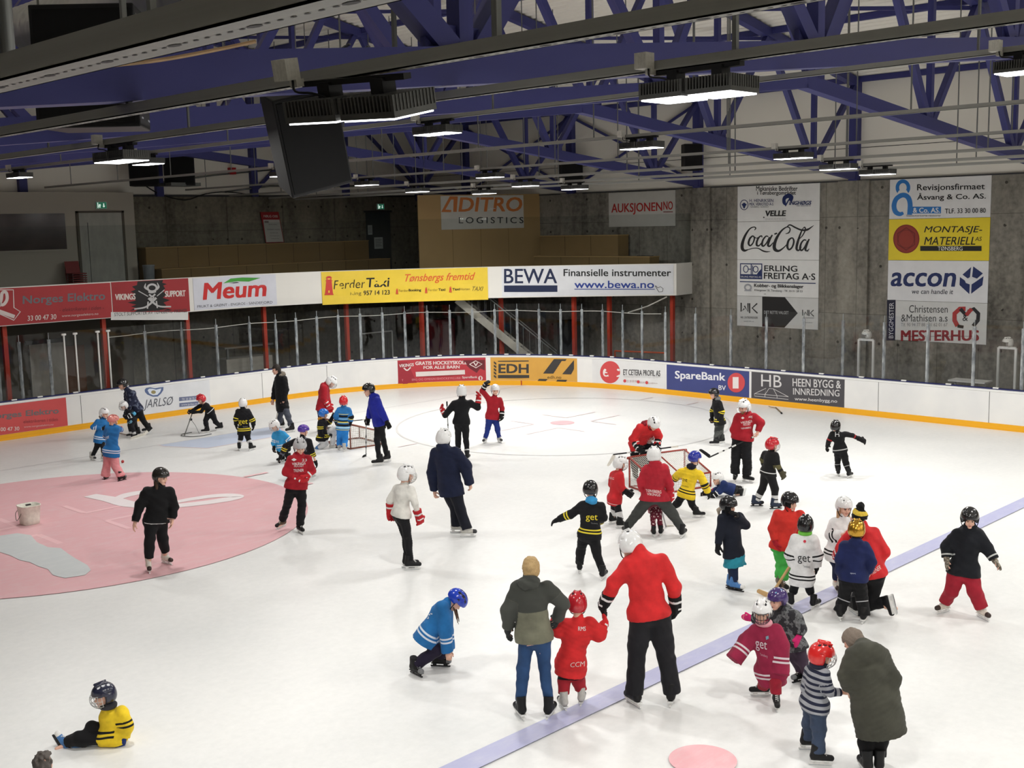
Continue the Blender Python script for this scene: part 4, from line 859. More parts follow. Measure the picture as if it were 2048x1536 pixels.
# ---- things on the far wall of the balcony
C0 = lambda x, y: (500+x/5.12, 380+y/5.12)
root = sign('poster', 'red and white poster leaning on the concrete wall of the balcony', plane_map((8.32, 9.86, 4.90), (0.80, 0, 0), (-0.12, 0.1, 1.14)), [(96, 216), (298, 212), (324, 530), (146, 536)], (150, 40, 42), [
    ('p', [(124, 294), (298, 292), (318, 524), (148, 528)], (196, 194, 188), 'colour_field'), ('t', 'FØLG OSS', 130, 246, 284, 270, (210, 200, 196), {'bold': .03}), ('r', 136, 308, 180, 326, (120, 110, 110)), ('t', 'VIKINGS HOCKEY', 178, 338, 268, 348, (90, 84, 82)), ('t', 'TØNSBERG VIKINGS', 156, 388, 296, 402, (90, 84, 82)), ('t', 'facebook', 190, 424, 270, 434, (90, 84, 82)), ('t', 'instagram', 188, 456, 280, 466, (90, 84, 82)), ('t', 'snapchat', 198, 486, 276, 496, (90, 84, 82))], 'poster')
def exit_sign(x, y, z_, label):
    r = empty('exit_sign', (x, y, z_), label, 'exit sign', 'lit exit signs')
    b = MB(); b.box((-0.19, -0.05, -0.12), (0.19, 0.0, 0.12)); b.build('case', mat('exit_sign_case', (190, 196, 190), 0.5), r)
    g = emit('lit_green_panel', (40, 110, 84), 0.5); wh = emit('lit_white_sign', (220, 236, 226), 0.8)
    b = MB(); b.box((-0.17, -0.056, -0.10), (0.17, -0.05, 0.10)); b.build('panel', g, r)
    b = MB(); b.box((0.06, -0.06, -0.02), (0.09, -0.057, 0.06)); b.add([(0.03, -0.06, -0.02), (0.12, -0.06, -0.02), (0.075, -0.06, -0.07)], [(0, 2, 1)]); b.build('arrow', wh, r)
    b = MB(); b.lathe([(0.016, 0), (0.016, 0.004)], 10); b2 = MB()
    for P, wd in (([(-0.05, 0.02), (-0.07, -0.01), (-0.10, -0.03), (-0.07, -0.07)], .022), ([(-0.07, -0.01), (-0.045, -0.03), (-0.06, -0.075)], .022), ([(-0.05, 0.02), (-0.02, 0.0)], .016), ([(-0.05, 0.02), (-0.085, 0.025), (-0.1, 0.0)], .016), ([(-0.042, 0.05), (-0.04, 0.051)], .03)):
        V2, F2 = stroke2d(P, wd, 3, False); b2.add([(v[0], -0.06, v[1]) for v in V2], [f[::-1] for f in F2])
    b2.box((-0.14, -0.06, -0.09), (-0.115, -0.057, 0.09)); b2.build('running_figure', wh, r); return r
exit_sign(1.82, 9.5, 6.30, 'lit green exit sign above the wide white door at left'); exit_sign(13.9, 10.0, 6.21, 'lit green exit sign above the dark door in the concrete wall')
# =================================================================== modelling soft shapes: signed distance fields turned into one closed surface
def surface(D, lo, h):
    """naive surface nets; D < 0 inside"""
    ins = D < 0
    m = np.zeros(tuple(n-1 for n in D.shape), np.int8)
    for i in (0, 1):
        for j in (0, 1):
            for k in (0, 1): m += ins[i:D.shape[0]-1+i, j:D.shape[1]-1+j, k:D.shape[2]-1+k]
    act = (m > 0) & (m < 8); idx = np.argwhere(act); n = len(idx)
    if n == 0: return np.zeros((0, 3)), np.zeros((0, 4), int)
    vid = np.full(act.shape, -1, np.int64); vid[act] = np.arange(n)
    c = {}
    for i in (0, 1):
        for j in (0, 1):
            for k in (0, 1): c[i, j, k] = D[idx[:, 0]+i, idx[:, 1]+j, idx[:, 2]+k]
    S = np.zeros((n, 3)); cnt = np.zeros(n)
    for ax in range(3):
        for p in (0, 1):
            for q in (0, 1):
                a = [0, 0, 0]; o = [t for t in range(3) if t != ax]; a[o[0]] = p; a[o[1]] = q; b_ = list(a); b_[ax] = 1
                da = c[tuple(a)]; db = c[tuple(b_)]; x = (da < 0) != (db < 0)
                t = np.where(x, da/(da-db+1e-12), 0); P = np.tile(np.array(a, float), (n, 1)); P[:, ax] = t
                S[x] += P[x]; cnt[x] += 1
    V = lo+(idx+S/cnt[:, None])*h
    Fs = []
    for ax in range(3):
        sl0 = [slice(None)]*3; sl1 = [slice(None)]*3; sl0[ax] = slice(0, -1); sl1[ax] = slice(1, None)
        cr = ins[tuple(sl0)] != ins[tuple(sl1)]; e = np.argwhere(cr)
        o1, o2 = (ax+1) % 3, (ax+2) % 3
        ok = (e[:, o1] > 0) & (e[:, o2] > 0) & (e[:, o1] < D.shape[o1]-1) & (e[:, o2] < D.shape[o2]-1); e = e[ok]
        def cell(d1, d2):
            q = e.copy(); q[:, o1] += d1; q[:, o2] += d2; return vid[q[:, 0], q[:, 1], q[:, 2]]
        quad = np.stack([cell(-1, -1), cell(0, -1), cell(0, 0), cell(-1, 0)], 1)
        flip = ~ins[tuple(sl0)][tuple(e.T)]; quad[flip] = quad[flip][:, ::-1]; Fs.append(quad)
    return V, np.vstack(Fs)
class Field:
    def __init__(s, lo, hi, h):
        s.h = h; s.lo = np.array(lo, float)-3*h; s.n = np.ceil((np.array(hi, float)+3*h-s.lo)/h).astype(int)+1
        s.D = np.full(tuple(s.n), 1.0, np.float32)
    def _sub(s, lo, hi):
        a = np.clip(np.floor((lo-s.lo)/s.h).astype(int), 0, s.n-1); b_ = np.clip(np.ceil((hi-s.lo)/s.h).astype(int)+1, 1, s.n)
        g = [((s.lo[i]+np.arange(a[i], b_[i])*s.h)).astype(np.float32) for i in range(3)]
        return tuple(slice(a[i], b_[i]) for i in range(3)), g[0][:, None, None], g[1][None, :, None], g[2][None, None, :]
    def put(s, fn, lo, hi, k=0.02, sub=False):
        pad = k+3*s.h; sl, X, Y, Z = s._sub(np.array(lo)-pad, np.array(hi)+pad)
        d = fn(X, Y, Z).astype(np.float32); A = s.D[sl]
        if sub: s.D[sl] = np.maximum(A, -d); return s
        if k <= 0: s.D[sl] = np.minimum(A, d); return s
        t = np.clip(0.5+0.5*(A-d)/k, 0, 1); s.D[sl] = A*(1-t)+d*t-k*t*(1-t); return s
    def cone(s, a, b_, ra, rb, k=0.02, cut=0):
        a = np.array(a, float); b_ = np.array(b_, float); ab = b_-a; L2 = max(ab@ab, 1e-9); L = math.sqrt(L2)
        def f(X, Y, Z):
            px, py, pz = X-a[0], Y-a[1], Z-a[2]; tt = (px*ab[0]+py*ab[1]+pz*ab[2])/L2; t = np.clip(tt, 0, 1)
            d = np.sqrt((px-t*ab[0])**2+(py-t*ab[1])**2+(pz-t*ab[2])**2)-(ra+(rb-ra)*t)
            if cut & 1: d = np.maximum(d, (tt-1)*L)
            if cut & 2: d = np.maximum(d, -tt*L)
            return d
        r = max(ra, rb); return s.put(f, np.minimum(a, b_)-r, np.maximum(a, b_)+r, k)
    def ell(s, c, R, rad, k=0.02, sub=False):
        c = np.array(c, float); R = np.array(R, float); rad = np.array(rad, float)
        def f(X, Y, Z):
            px, py, pz = X-c[0], Y-c[1], Z-c[2]; q = [(px*R[i][0]+py*R[i][1]+pz*R[i][2])/rad[i] for i in range(3)]
            return (np.sqrt(q[0]**2+q[1]**2+q[2]**2)-1)*rad.min()
        r = rad.max(); return s.put(f, c-r, c+r, k, sub)
    def torso(s, p0, p1, lat, prof, k=0.03):
        """stack of ellipses from p0 up to p1; prof rows: (t, half width, half depth, forward shift)"""
        p0 = np.array(p0, float); p1 = np.array(p1, float); ax = p1-p0; L = np.linalg.norm(ax); ax = ax/L
        lat = np.array(lat, float); lat = lat-ax*(lat@ax); lat /= np.linalg.norm(lat); fw = np.cross(ax, lat)*-1
        T = np.array([r[0] for r in prof]); A = np.array([r[1] for r in prof]); B = np.array([r[2] for r in prof]); C_ = np.array([r[3] if len(r) > 3 else 0 for r in prof])
        def f(X, Y, Z):
            px, py, pz = X-p0[0], Y-p0[1], Z-p0[2]
            t = (px*ax[0]+py*ax[1]+pz*ax[2])/L; u = px*lat[0]+py*lat[1]+pz*lat[2]; v = px*fw[0]+py*fw[1]+pz*fw[2]
            tc = np.clip(t, T[0], T[-1]); a = np.interp(tc, T, A); b_ = np.interp(tc, T, B); v = v-np.interp(tc, T, C_)
            d = (np.sqrt((u/a)**2+(v/b_)**2)-1)*np.minimum(a, b_)
            q = np.maximum(np.maximum(t-T[-1], T[0]-t), 0)*L
            return np.sqrt(np.maximum(d, 0)**2+q**2)+np.minimum(d, 0)*(q <= 0)
        r = max(A.max(), B.max())+abs(C_).max(); a0 = p0+ax*L*T[0]; a1 = p0+ax*L*T[-1]
        return s.put(f, np.minimum(a0, a1)-r, np.maximum(a0, a1)+r, k)
    def cutplane(s, p, n):
        """remove everything on the side n points to"""
        _, X, Y, Z = s._sub(s.lo, s.lo+s.n*s.h); d = (X-p[0])*n[0]+(Y-p[1])*n[1]+(Z-p[2])*n[2]; s.D = np.maximum(s.D, d[:s.n[0], :s.n[1], :s.n[2]].astype(np.float32)); return s
    def wrinkle(s, amp, fr, seed=0):
        _, X, Y, Z = s._sub(s.lo, s.lo+s.n*s.h); g = np.random.default_rng(seed); w_ = 0
        for i in range(5):
            k = g.normal(size=3)*fr*(0.6+0.35*i); k[2] *= 1.6; w_ = w_+np.sin(X*k[0]+Y*k[1]+Z*k[2]+g.uniform(0, 6.28)+1.5*np.sin(X*k[2]*.3+Z*k[0]*.3))/(1+0.4*i)
        s.D = s.D+(amp*w_[:s.n[0], :s.n[1], :s.n[2]]).astype(np.float32)*(np.abs(s.D) < 0.08); return s
    def mesh(s): return surface(s.D, s.lo, s.h)

# ---- materials of people
def skin_mat(c): return mat('skin', c, 0.5, 0, 0.05, 20, 0.35)
def cloth(c, stripes=None, sc=None, fur=0, rough=0.8, pattern=None):
    """fabric; stripes = [(from, to, colour)] along attribute hs (metres above the hem, or 10 + metres above the cuff)"""
    key = ('cloth', c, str(stripes), fur, rough, str(pattern))
    if key in _mc: return _mc[key]
    s = N('fabric'); cc = rgb(*c); p = s.pos()
    n1 = s.noise(5 if not fur else 34, 5, p, 0.6)
    a = 0.22 if not fur else fur
    b_ = s.ramp(n1, [(0.3, tuple(v*(1-a) for v in cc[:3])+(1,)), (0.7, tuple(min(1, v*(1+a)) for v in cc[:3])+(1,))])
    at = s.n('ShaderNodeAttribute', attribute_name='hs').outputs['Fac']
    if pattern:
        kind, pc, scl, th = pattern
        b_ = s.mix(s.math('GREATER_THAN', s.noise(scl, 2, p), th), b_, rgb(*pc))
    for (z0_, z1_, sc_) in (stripes or []):
        k = s.math('MULTIPLY', s.math('GREATER_THAN', at, z0_), s.math('LESS_THAN', at, z1_)); b_ = s.mix(k, b_, rgb(*sc_))
    s.base(b_); s.set(rough, 0, 0.2); s.b.inputs['Sheen Weight'].default_value = 0.05
    if fur:
        bp = s.n('ShaderNodeBump'); bp.inputs['Strength'].default_value = 0.8; bp.inputs['Distance'].default_value = 0.02; s.l(n1, bp.inputs['Height']); s.l(bp.outputs[0], s.b.inputs['Normal'])
    _mc[key] = s.m; return s.m
def shell(c, rough=0.25): return mat('helmet_shell', c, rough, 0.85 if c == (196, 150, 50) else 0, 0.04, 12, 0.5, 0.3)
M_EYE = mat('eye', (40, 34, 30), 0.4); M_LIP = mat('lips', (176, 104, 98), 0.5); M_BROW = mat('eyebrow', (92, 70, 52), 0.8)
M_BLADE = mat('skate_blade', (205, 208, 212), 0.25, 0.8, 0.03); M_HOLD = mat('blade_holder', (226, 226, 224), 0.4); M_WIRE = mat('cage_wire', (196, 198, 200), 0.35, 0.5); M_DWIRE = mat('dark_cage_wire', (60, 60, 64), 0.4, 0.3)
M_HOLDK = mat('black_blade_holder', (28, 28, 30), 0.4)
EYE3 = np.eye(3)
# ---- templates, built once and shared by copies; x = forwards, y = left, z = up
def tmpl(f, name, mats, smooth=True, mi=None): V, F = f.mesh(); return mesh(name, V, F, mats, mi(V, F) if mi else None, smooth)
def slot(o, *ms):
    for i, m in enumerate(ms): o.material_slots[i].link = 'OBJECT'; o.material_slots[i].material = m
def make_skate():
    f = Field((-.14, -.07, .04), (.22, .07, .34), .009)
    f.cone((-.055, 0, .10), (.15, 0, .085), .046, .040, .02); f.cone((-.06, 0, .11), (-.03, 0, .26), .047, .056, .03); f.cone((.02, 0, .12), (-.02, 0, .22), .04, .04, .04); f.cutplane((0, 0, .055), (0, 0, -1)); f.cutplane((-.02, 0, .25), (.25, 0, .97))
    f.lo = f.lo+np.array((0, 0, .014))
    boot = tmpl(f, 'skate', [M_BLACK, M_BLACK], True, lambda V, F: ((V[F].mean(1)[:, 0] > .115)).astype(int))
    b_ = MB()
    for x0_, x1_ in ((-.095, -.035), (.065, .135)): b_.add([(x0_, -.022, .074), (x1_, -.022, .074), (x1_, .022, .074), (x0_, .022, .074), (x0_+.008, -.008, .02), (x1_-.008, -.008, .02), (x1_-.008, .008, .02), (x0_+.008, .008, .02)], [(0, 3, 2, 1), (4, 5, 6, 7), (0, 1, 5, 4), (1, 2, 6, 5), (2, 3, 7, 6), (3, 0, 4, 7)])
    b_.box((-.125, -.010, .014), (.17, .010, .032)); b_.box((-.11, -.034, .060), (.16, .034, .074)); hold = mesh('blade_holder', b_.V, b_.F, [M_HOLD])
    b_ = MB(); P = [(-.125, .012), (-.115, .002), (-.06, 0), (.10, 0), (.155, .004), (.172, .02), (.165, .024), (-.12, .022)]
    n = len(P); b_.add([(x, -.003, z) for x, z in P]+[(x, .003, z) for x, z in P], [tuple(range(n)), tuple(range(2*n-1, n-1, -1))]+[(i, i+n, (i+1) % n+n, (i+1) % n) for i in range(n)]); blade = mesh('blade', b_.V, b_.F, [M_BLADE])
    b_ = MB()
    for i in range(6):
        t = i/5; x = .085*(1-t)+.012*t; z = .137*(1-t)+.24*t; b_.bar((x+.006, -.022, z), (x+.006, .022, z+.008), .012, .008)
    lace = mesh('laces', b_.V, b_.F, [M_HOLD]); return boot, hold, blade, lace
SK = make_skate()
def make_helmets():
    out = {}
    for kind in ('hockey', 'dome', 'bike'):
        f = Field((-.18, -.15, -.14), (.18, .15, .20), .008)
        f.ell((-.005, 0, .035), EYE3, (.142, .116, .125) if kind != 'bike' else (.145, .112, .122), .0)
        if kind == 'hockey':
            f.ell((-.03, 0, -.02), EYE3, (.115, .118, .10), .03)
            for y in (-.035, .035):
                f.cone((.07, y, .153), (-.06, y, .158), .012, .012, .015)
            for x in (.05, -.01, -.07):
                for y in (-.052, .052): f.ell((x, y, .035+.125*math.sqrt(max(0, 1-((x+.005)/.142)**2-(y/.116)**2))), EYE3, (.025, .013, .018), 0, True)
            for x, z in ((.03, .02), (-.04, .05)):
                for e in (-1, 1): f.ell((x, e*.118, z), EYE3, (.028, .02, .012), 0, True)
        if kind == 'bike':
            for x in (.075, .01, -.06):
                for y in (-.062, 0, .062): f.ell((x, y, .035+.122*math.sqrt(max(0, 1-((x+.005)/.145)**2-(y/.112)**2))), EYE3, (.032, .012, .022), 0, True)
        if kind == 'dome':
            f.ell((-.02, 0, -.01), EYE3, (.118, .117, .09), .03)
            for x in (.05, -.05):
                for y in (-.05, .05): f.ell((x, y, .035+.125*math.sqrt(1-((x+.005)/.142)**2-(y/.116)**2)), EYE3, (.017, .008, .015), 0, True)
        # open the face: below the brow line in front, down to the nape behind
        def face(X, Y, Z): return np.maximum(np.maximum(Z-(.045-0.02*np.abs(Y)/.1), -(X-.012)), 0*Y-1)
        f.put(face, (-.01, -.15, -.15), (.2, .15, .06), 0, True)
        f.cutplane((0, 0, -.085 if kind == 'hockey' else -.06 if kind == 'dome' else -.02), (0.12, 0, -.99))
        if kind != 'bike':
            def neck(X, Y, Z): return np.sqrt((X+.01)**2+Y**2)-.075+0*Z
            f.put(neck, (-.1, -.09, -.14), (.09, .09, -.06), 0, True)
        def mi(V, F):
            C_ = V[F].mean(1); r = np.sqrt(((C_[:, 0]+.005)/.142)**2+(C_[:, 1]/.116)**2+((C_[:, 2]-.035)/.125)**2)
            return ((r < .965) & (C_[:, 2] > .06)).astype(int)
        out[kind] = tmpl(f, 'helmet', [M_BLACK, M_BLACK], True, mi)
    b_ = MB(); c0 = np.array((.02, 0, -.015))
    def P(th, ph): return c0+np.array((.145*math.cos(ph)*math.cos(th), .112*math.cos(ph)*math.sin(th), .125*math.sin(ph)))
    for k in range(9):
        th = math.radians(-76+19*k); b_.tube([P(th, math.radians(a)) for a in range(-58, 31, 11)], .0034, 5)
    for a in (-58, -40, -22, -2, 28): b_.tube([P(math.radians(t), math.radians(a)) for t in range(-80, 81, 10)], .0034 if a not in (-58, 28) else .005, 5)
    out['cage'] = mesh('face_cage', b_.V, b_.F, [M_WIRE])
    b_ = MB(); Vv = []; nu = 12
    for a in (20, -2, -22):
        for k in range(nu+1): Vv.append(P(math.radians(-80+160*k/nu), math.radians(a)))
    b_.add(Vv, [(j*(nu+1)+k, j*(nu+1)+k+1, (j+1)*(nu+1)+k+1, (j+1)*(nu+1)+k) for j in range(2) for k in range(nu)]); out['visor'] = mesh('visor', b_.V, b_.F, [M_GLASS])
    b_ = MB(); b_.tube(smooth_path([(.005, .113, .0), (.02, .102, -.06), (.045, .07, -.115), (.06, 0, -.135), (.045, -.07, -.115), (.02, -.102, -.06), (.005, -.113, .0)], 4), .006, 6); out['strap'] = mesh('chin_strap', b_.V, b_.F, [M_BLACK]); return out
HM = make_helmets()
def hand_field(f, O, R, sc, fat, curl, thumb=1):
    """palm, four unequal bent fingers and a thumb; R rows: along the fingers, towards the thumb side, out of the back of the hand"""
    X, Y, Z = [np.array(r) for r in R]; O = np.array(O, float)
    W = lambda x, y, z: O+(X*x+Y*y+Z*z)*sc
    f.ell(W(.045, 0, 0), R, np.array((.05, .042, .017))*sc*(1+.35*fat), .012); f.cone(W(-.03, 0, 0), W(.03, 0, 0), .026*sc*(1+.3*fat), .03*sc*(1+.3*fat), .015)
    for i, (y, L) in enumerate(((.031, .072), (.011, .080), (-.010, .075), (-.030, .060))):
        r = .0098*sc*(1+.55*fat); y *= (1+.25*fat); a = W(.078, y, .002); c1 = curl; b1 = W(.078+L*.48*math.cos(c1), y*1.08, -L*.48*math.sin(c1)); c2 = W(.078+L*(.48*math.cos(c1)+.45*math.cos(2*c1)), y*1.1, -L*(.48*math.sin(c1)+.45*math.sin(2*c1)))
        f.cone(a, b1, r, r*.95, .004); f.cone(b1, c2, r*.95, r*.8, .003)
    r = .0115*sc*(1+.5*fat); f.cone(W(.015, .032, -.004), W(.048, .062*(1+.15*fat), -.016), r*1.15, r, .006); f.cone(W(.048, .062*(1+.15*fat), -.016), W(.080, .066*(1+.15*fat), -.030-.03*curl), r, r*.85, .004)
def make_gloves():
    out = {}
    f = Field((-.08, -.08, -.10), (.20, .10, .06), .006); hand_field(f, (0, 0, 0), EYE3, 1.05, .8, .45); f.cone((-.05, 0, 0), (.0, 0, 0), .05, .04, .02, 3); out['winter'] = tmpl(f, 'glove', [M_BLACK])
    f = Field((-.16, -.10, -.12), (.22, .12, .09), .007)
    hand_field(f, (0, 0, 0), EYE3, 1.15, 1.5, .5); f.cone((-.12, 0, 0), (.02, 0, .005), .072, .056, .02, 3); f.ell((.05, 0, .028), EYE3, (.062, .055, .03), .012)
    for y in (-.03, 0, .03): f.cone((-.09, y, .055), (.06, y, .05), .016, .016, .008)
    def mi(V, F): C_ = V[F].mean(1); return (((C_[:, 0] > -.075) & (C_[:, 0] < -.045)) | ((C_[:, 0] > .018) & (C_[:, 0] < .042) & (C_[:, 2] > .03))).astype(int)
    out['hockey'] = tmpl(f, 'glove', [M_BLACK, M_WHITE], True, mi)
    f = Field((-.09, -.08, -.06), (.19, .10, .06), .007); f.ell((.07, 0, 0), EYE3, (.085, .05, .03), .0); f.cone((-.06, 0, 0), (.03, 0, 0), .045, .038, .02, 3); f.cone((.02, .03, -.005), (.075, .068, -.012), .022, .018, .012); out['mitten'] = tmpl(f, 'mitten', [M_BLACK]); return out
GL = make_gloves()
def basis(x, z):
    x = np.array(x, float); x /= np.linalg.norm(x); z = np.array(z, float); z = z-x*(z@x)
    if np.linalg.norm(z) < 1e-3: z = np.array((0.3, 0.2, 1.0)); z = z-x*(z@x)
    z /= np.linalg.norm(z); return np.array([x, np.cross(z, x), z])
def place(o, p, R, sc, origin):
    """R rows = axes in the world"""
    M = Matrix([[R[0][i]*sc, R[1][i]*sc, R[2][i]*sc, p[i]-origin[i]] for i in range(3)]+[[0, 0, 0, 1]]); o.matrix_local = M; return o
DECALS = []
STICKS = []
PEOPLE = {}
GROUP = 'people on the ice'
def person(key, K, J, phi, H, label, top, legs, **o):
    """K = (x0, y0, scale) of the enlargement the joints J were read in; phi = facing, 0 towards the camera, 90 to the right, 180 away"""
    x0, y0, sc = K; px = {k: (x0+v[0]/sc, y0+v[1]/sc) for k, v in J.items()}
    dep = o.get('d', {}); lift = o.get('lift', {})
    s = H/1.75; hs = 0.52+0.48*s; ch = math.radians(phi)
    feet = {q: ground(*px['f'+q]) for q in 'ab' if q not in lift}
    base = ground(*px['base']) if 'base' in px else sum(feet.values())/len(feet)
    n = base-CAM; n[2] = 0; n /= np.linalg.norm(n); rt = np.array((n[1], -n[0], 0)); up = np.array((0, 0, 1.0))
    L = math.cos(ch)*rt+math.sin(ch)*n; fw = math.sin(ch)*rt-math.cos(ch)*n
    def at(k, d):
        d = d+dep.get(k, 0); r = ray(*px[k]); return CAM+r*(((base-CAM)@n+d)/(r@n))
    sg = {'a': -1.0 if math.cos(ch) >= 0 else 1.0}; sg['b'] = -sg['a']      # which side of the body: +1 = its left
    ln = L@n; fn = fw@n
    hp = at('hp', 0); nk = at('nk', 0); hd = at('hd', 0.02*fn)
    j = {}
    for q in 'ab':
        j['s'+q] = at('s'+q, sg[q]*ln*0.16*s); j['e'+q] = at('e'+q, sg[q]*ln*0.19*s); j['w'+q] = at('w'+q, sg[q]*ln*0.17*s+fn*0.07*s)
        j['p'+q] = hp+L*sg[q]*0.085*s*o.get('hipw', 1)
        if q in feet: j['a'+q] = feet[q]+up*0.15*s; df = (feet[q]-base)@n
        else: j['a'+q] = at('f'+q, lift[q]); df = lift[q]
        j['k'+q] = at('k'+q, 0.5*df+0.5*sg[q]*ln*0.085*s+fn*0.05*s)
    allp = np.array([hd, nk, hp]+list(j.values())); fine = 0.011 if base[1] > -12 else 0.009
    org = np.array((base[0], base[1], 0.0))
    root = empty('person', org, label, 'person', GROUP); PEOPLE[key] = dict(root=root, org=org, j=j, base=base, n=n, rt=rt, hd=hd, s=s, fw=fw, L=L)
    # ---------- head frame
    hy = math.radians(o.get('hyaw', phi)); hpch = math.radians(o.get('nod', 12))
    hf = math.sin(hy)*rt-math.cos(hy)*n; hl = math.cos(hy)*rt+math.sin(hy)*n; tilt = math.radians(o.get('tilt', 0))
    HX = hf*math.cos(hpch)-up*math.sin(hpch); HZ = hf*math.sin(hpch)+up*math.cos(hpch); HY = hl
    HY, HZ = HY*math.cos(tilt)+HZ*math.sin(tilt), HZ*math.cos(tilt)-HY*math.sin(tilt); HR = np.array([HX, HY, HZ])
    h = lambda x, y, z: hd+(HX*x+HY*y+HZ*z)*hs
    # ---------- body: one closed surface
    lo = allp.min(0)-0.2*max(s, .7); hi = allp.max(0)+0.2*max(s, .7); f = Field(lo, hi, fine)
    f.ell(h(-.008, 0, .03), HR, np.array((.100, .078, .095))*hs, .01); f.ell(h(.022, 0, -.045), HR, np.array((.068, .058, .075))*hs, .03)
    f.cone(h(.088, 0, .005), h(.110, 0, -.028), .010*hs, .015*hs, .012)
    for e in (-1, 1):
        f.ell(h(-.005, e*.078, -.012), HR, np.array((.026, .012, .034))*hs, .006); f.ell(h(.068, e*.045, -.03), HR, np.array((.03, .025, .03))*hs, .02); f.ell(h(.102, e*.032, .003), HR, np.array((.012, .016, .011))*hs, 0, True)
    f.ell(h(.078, 0, -.098), HR, np.array((.022, .028, .020))*hs, .02); f.ell(h(.088, 0, .024), HR, np.array((.014, .05, .012))*hs, .015); f.ell(h(.094, 0, -.063), HR, np.array((.012, .026, .010))*hs, .008)
    f.cone(nk-(nk-hp)*0.02, h(-.02, 0, -.06), .058*s**.7, .052*hs, .025)
    f.torso(hp, nk, L, [(-.12, .13*s, .10*s), (.0, .155*s, .105*s), (.35, .13*s, .095*s), (.72, .155*s, .11*s), (.92, .12*s, .085*s), (1.0, .06*s, .06*s)], .04)
    for q in 'ab':
        S, E, Wr, P_, Kn, A_ = (j[c+q] for c in 'sewpka'); side = L*sg[q]
        f.cone(S, E, .052*s, .040*s, .03); f.cone(E, Wr, .042*s, .027*s, .015); f.cone(P_, Kn, .085*s, .056*s, .05); f.cone(Kn, A_, .054*s, .038*s, .02)
        toe = math.radians(o.get('t'+q, phi+sg[q]*0-(-12 if sg[q] > 0 else 12))); tx = math.sin(toe)*rt-math.cos(toe)*n
        f.cone(A_-up*.05*s, A_+tx*.13*s-up*.07*s, .035*s, .03*s, .02)
        hx = (Wr-E)/np.linalg.norm(Wr-E); zb = side if 'up'+q not in o else np.array(o['up'+q][0]*rt+o['up'+q][1]*n+o['up'+q][2]*up)
        Rh = basis(hx, zb); j['R'+q] = Rh; j['t'+q] = tx
        # the thumb points forwards
        if Rh[1]@(fw*0.7+up*0.5) < 0: Rh = np.array([Rh[0], -Rh[1], Rh[2]])
        j['R'+q] = Rh; hand_field(f, Wr+hx*.015*s, Rh, 0.98*(s**.6)*(.92 if s < .85 else 1), .1, o.get('curl', .4))
    V, F = f.mesh(); C_ = (V[F].mean(1)-hd)@HR.T/hs
    mi = np.zeros(len(F), int); fx, fy, fz = C_.T; front = (fx > .045) & (np.abs(fy) < .07) & (np.abs(fz) < .12)
    mi[front & (np.hypot((np.abs(fy)-.031)/.013, (fz-.003)/.008) < 1)] = 1; mi[front & (np.hypot(fy/.024, (fz+.064)/.008) < 1)] = 2; mi[front & (np.hypot((np.abs(fy)-.031)/.020, (fz-.023)/.006) < 1)] = 3
    sk = o.get('skin', (224, 178, 156)); mats_ = [skin_mat(sk), M_EYE, M_LIP, M_BROW]
    if o.get('beard'): mi[(fx > .02) & (fz < -.045) & (fz > -.13) & (np.abs(fy) < .075) & (mi != 2)] = 4; mats_.append(mat('beard', (120, 84, 56), .9))
    if o.get('bala'):      # dark hood under the helmet, only the face stays bare
        keep = (fx > .03) & (np.hypot(fy/.058, (fz+.03)/.072) < 1); mi[(~keep) & (np.linalg.norm(C_, axis=1) < .16) & (mi == 0)] = 4; mats_.append(cloth(o['bala']))
    obj('body', mesh('body', V-org, F, mats_, mi, True), root)
    # ---------- clothes
    bulk = top.get('bulk', .022)*max(s, .75); hem = top.get('hem', .06); th = fine*1.15
    seed = sum(map(ord, key))
    ax = (nk-hp)/np.linalg.norm(nk-hp); Lt = np.linalg.norm(nk-hp); t0 = -hem/Lt
    f = Field(lo-.05, hi+.05, th)
    wsh = max(.15*s, min(.21*s, np.linalg.norm((j['sa']-j['sb'])*(1, 1, .3))*.5)); flare = top.get('flare', 1.0)
    wd = top.get('w', 1.0); dp = top.get('dp', 1.0)
    f.torso(hp, nk, L, [(t0-.02, (.165*s+bulk)*flare*wd, (.125*s+bulk)*flare*dp, top.get('fs', 0)), (max(0.02, t0+.1), (.162*s+bulk)*(.5+.5*flare)*wd, (.125*s+bulk)*dp*(.5+.5*flare)), (.4, (.148*s+bulk)*wd, (.112*s+bulk)*dp), (.75, (wsh*.98+bulk)*wd, (.120*s+bulk)*dp, -.01*s), (.93, (wsh*.82+bulk*.6), .088*s+bulk*.7, -.01*s), (1.02, .068*s+bulk*.4, .064*s+bulk*.4)], .03)
    slv = top.get('sleeve', 1.0); cuffs = {}
    for q in 'ab':
        S, E, Wr = (j[c+q] for c in 'sew'); dr = (Wr-E)/np.linalg.norm(Wr-E); We = Wr+dr*top.get('cuff', -.01)
        sh = S*.9+(hp*.0+nk)*.1; f.cone(sh, E, (.062*s+bulk*.9), (.050*s+bulk)*(.6+.4*slv), .045); f.cone(E, We, (.050*s+bulk)*(.6+.4*slv), (.038*s+bulk*.8)*slv, .02, 1)
        cuffs[q] = (E, We, dr)
    f.cone(nk-ax*.03, nk+ax*.035*s+(hd-nk)*.12, .070*s+bulk*.5, (.062+.012*top.get('collar', 0))*s+bulk*.4, .02)
    lb = legs.get('bulk', .018)*max(s, .75); ov = .016
    f.ell(hp, [L, fw, np.cross(L, fw)], np.array((.165*s+lb+ov, .122*s+lb+ov, .14*s+ov)), .03)
    for q in 'ab': f.cone(j['p'+q], j['p'+q]*.72+j['k'+q]*.28, .096*s+lb+ov, .088*s+lb+ov, .05)
    hood = top.get('hood')
    HC = nk-fw*.075*s+ax*.0
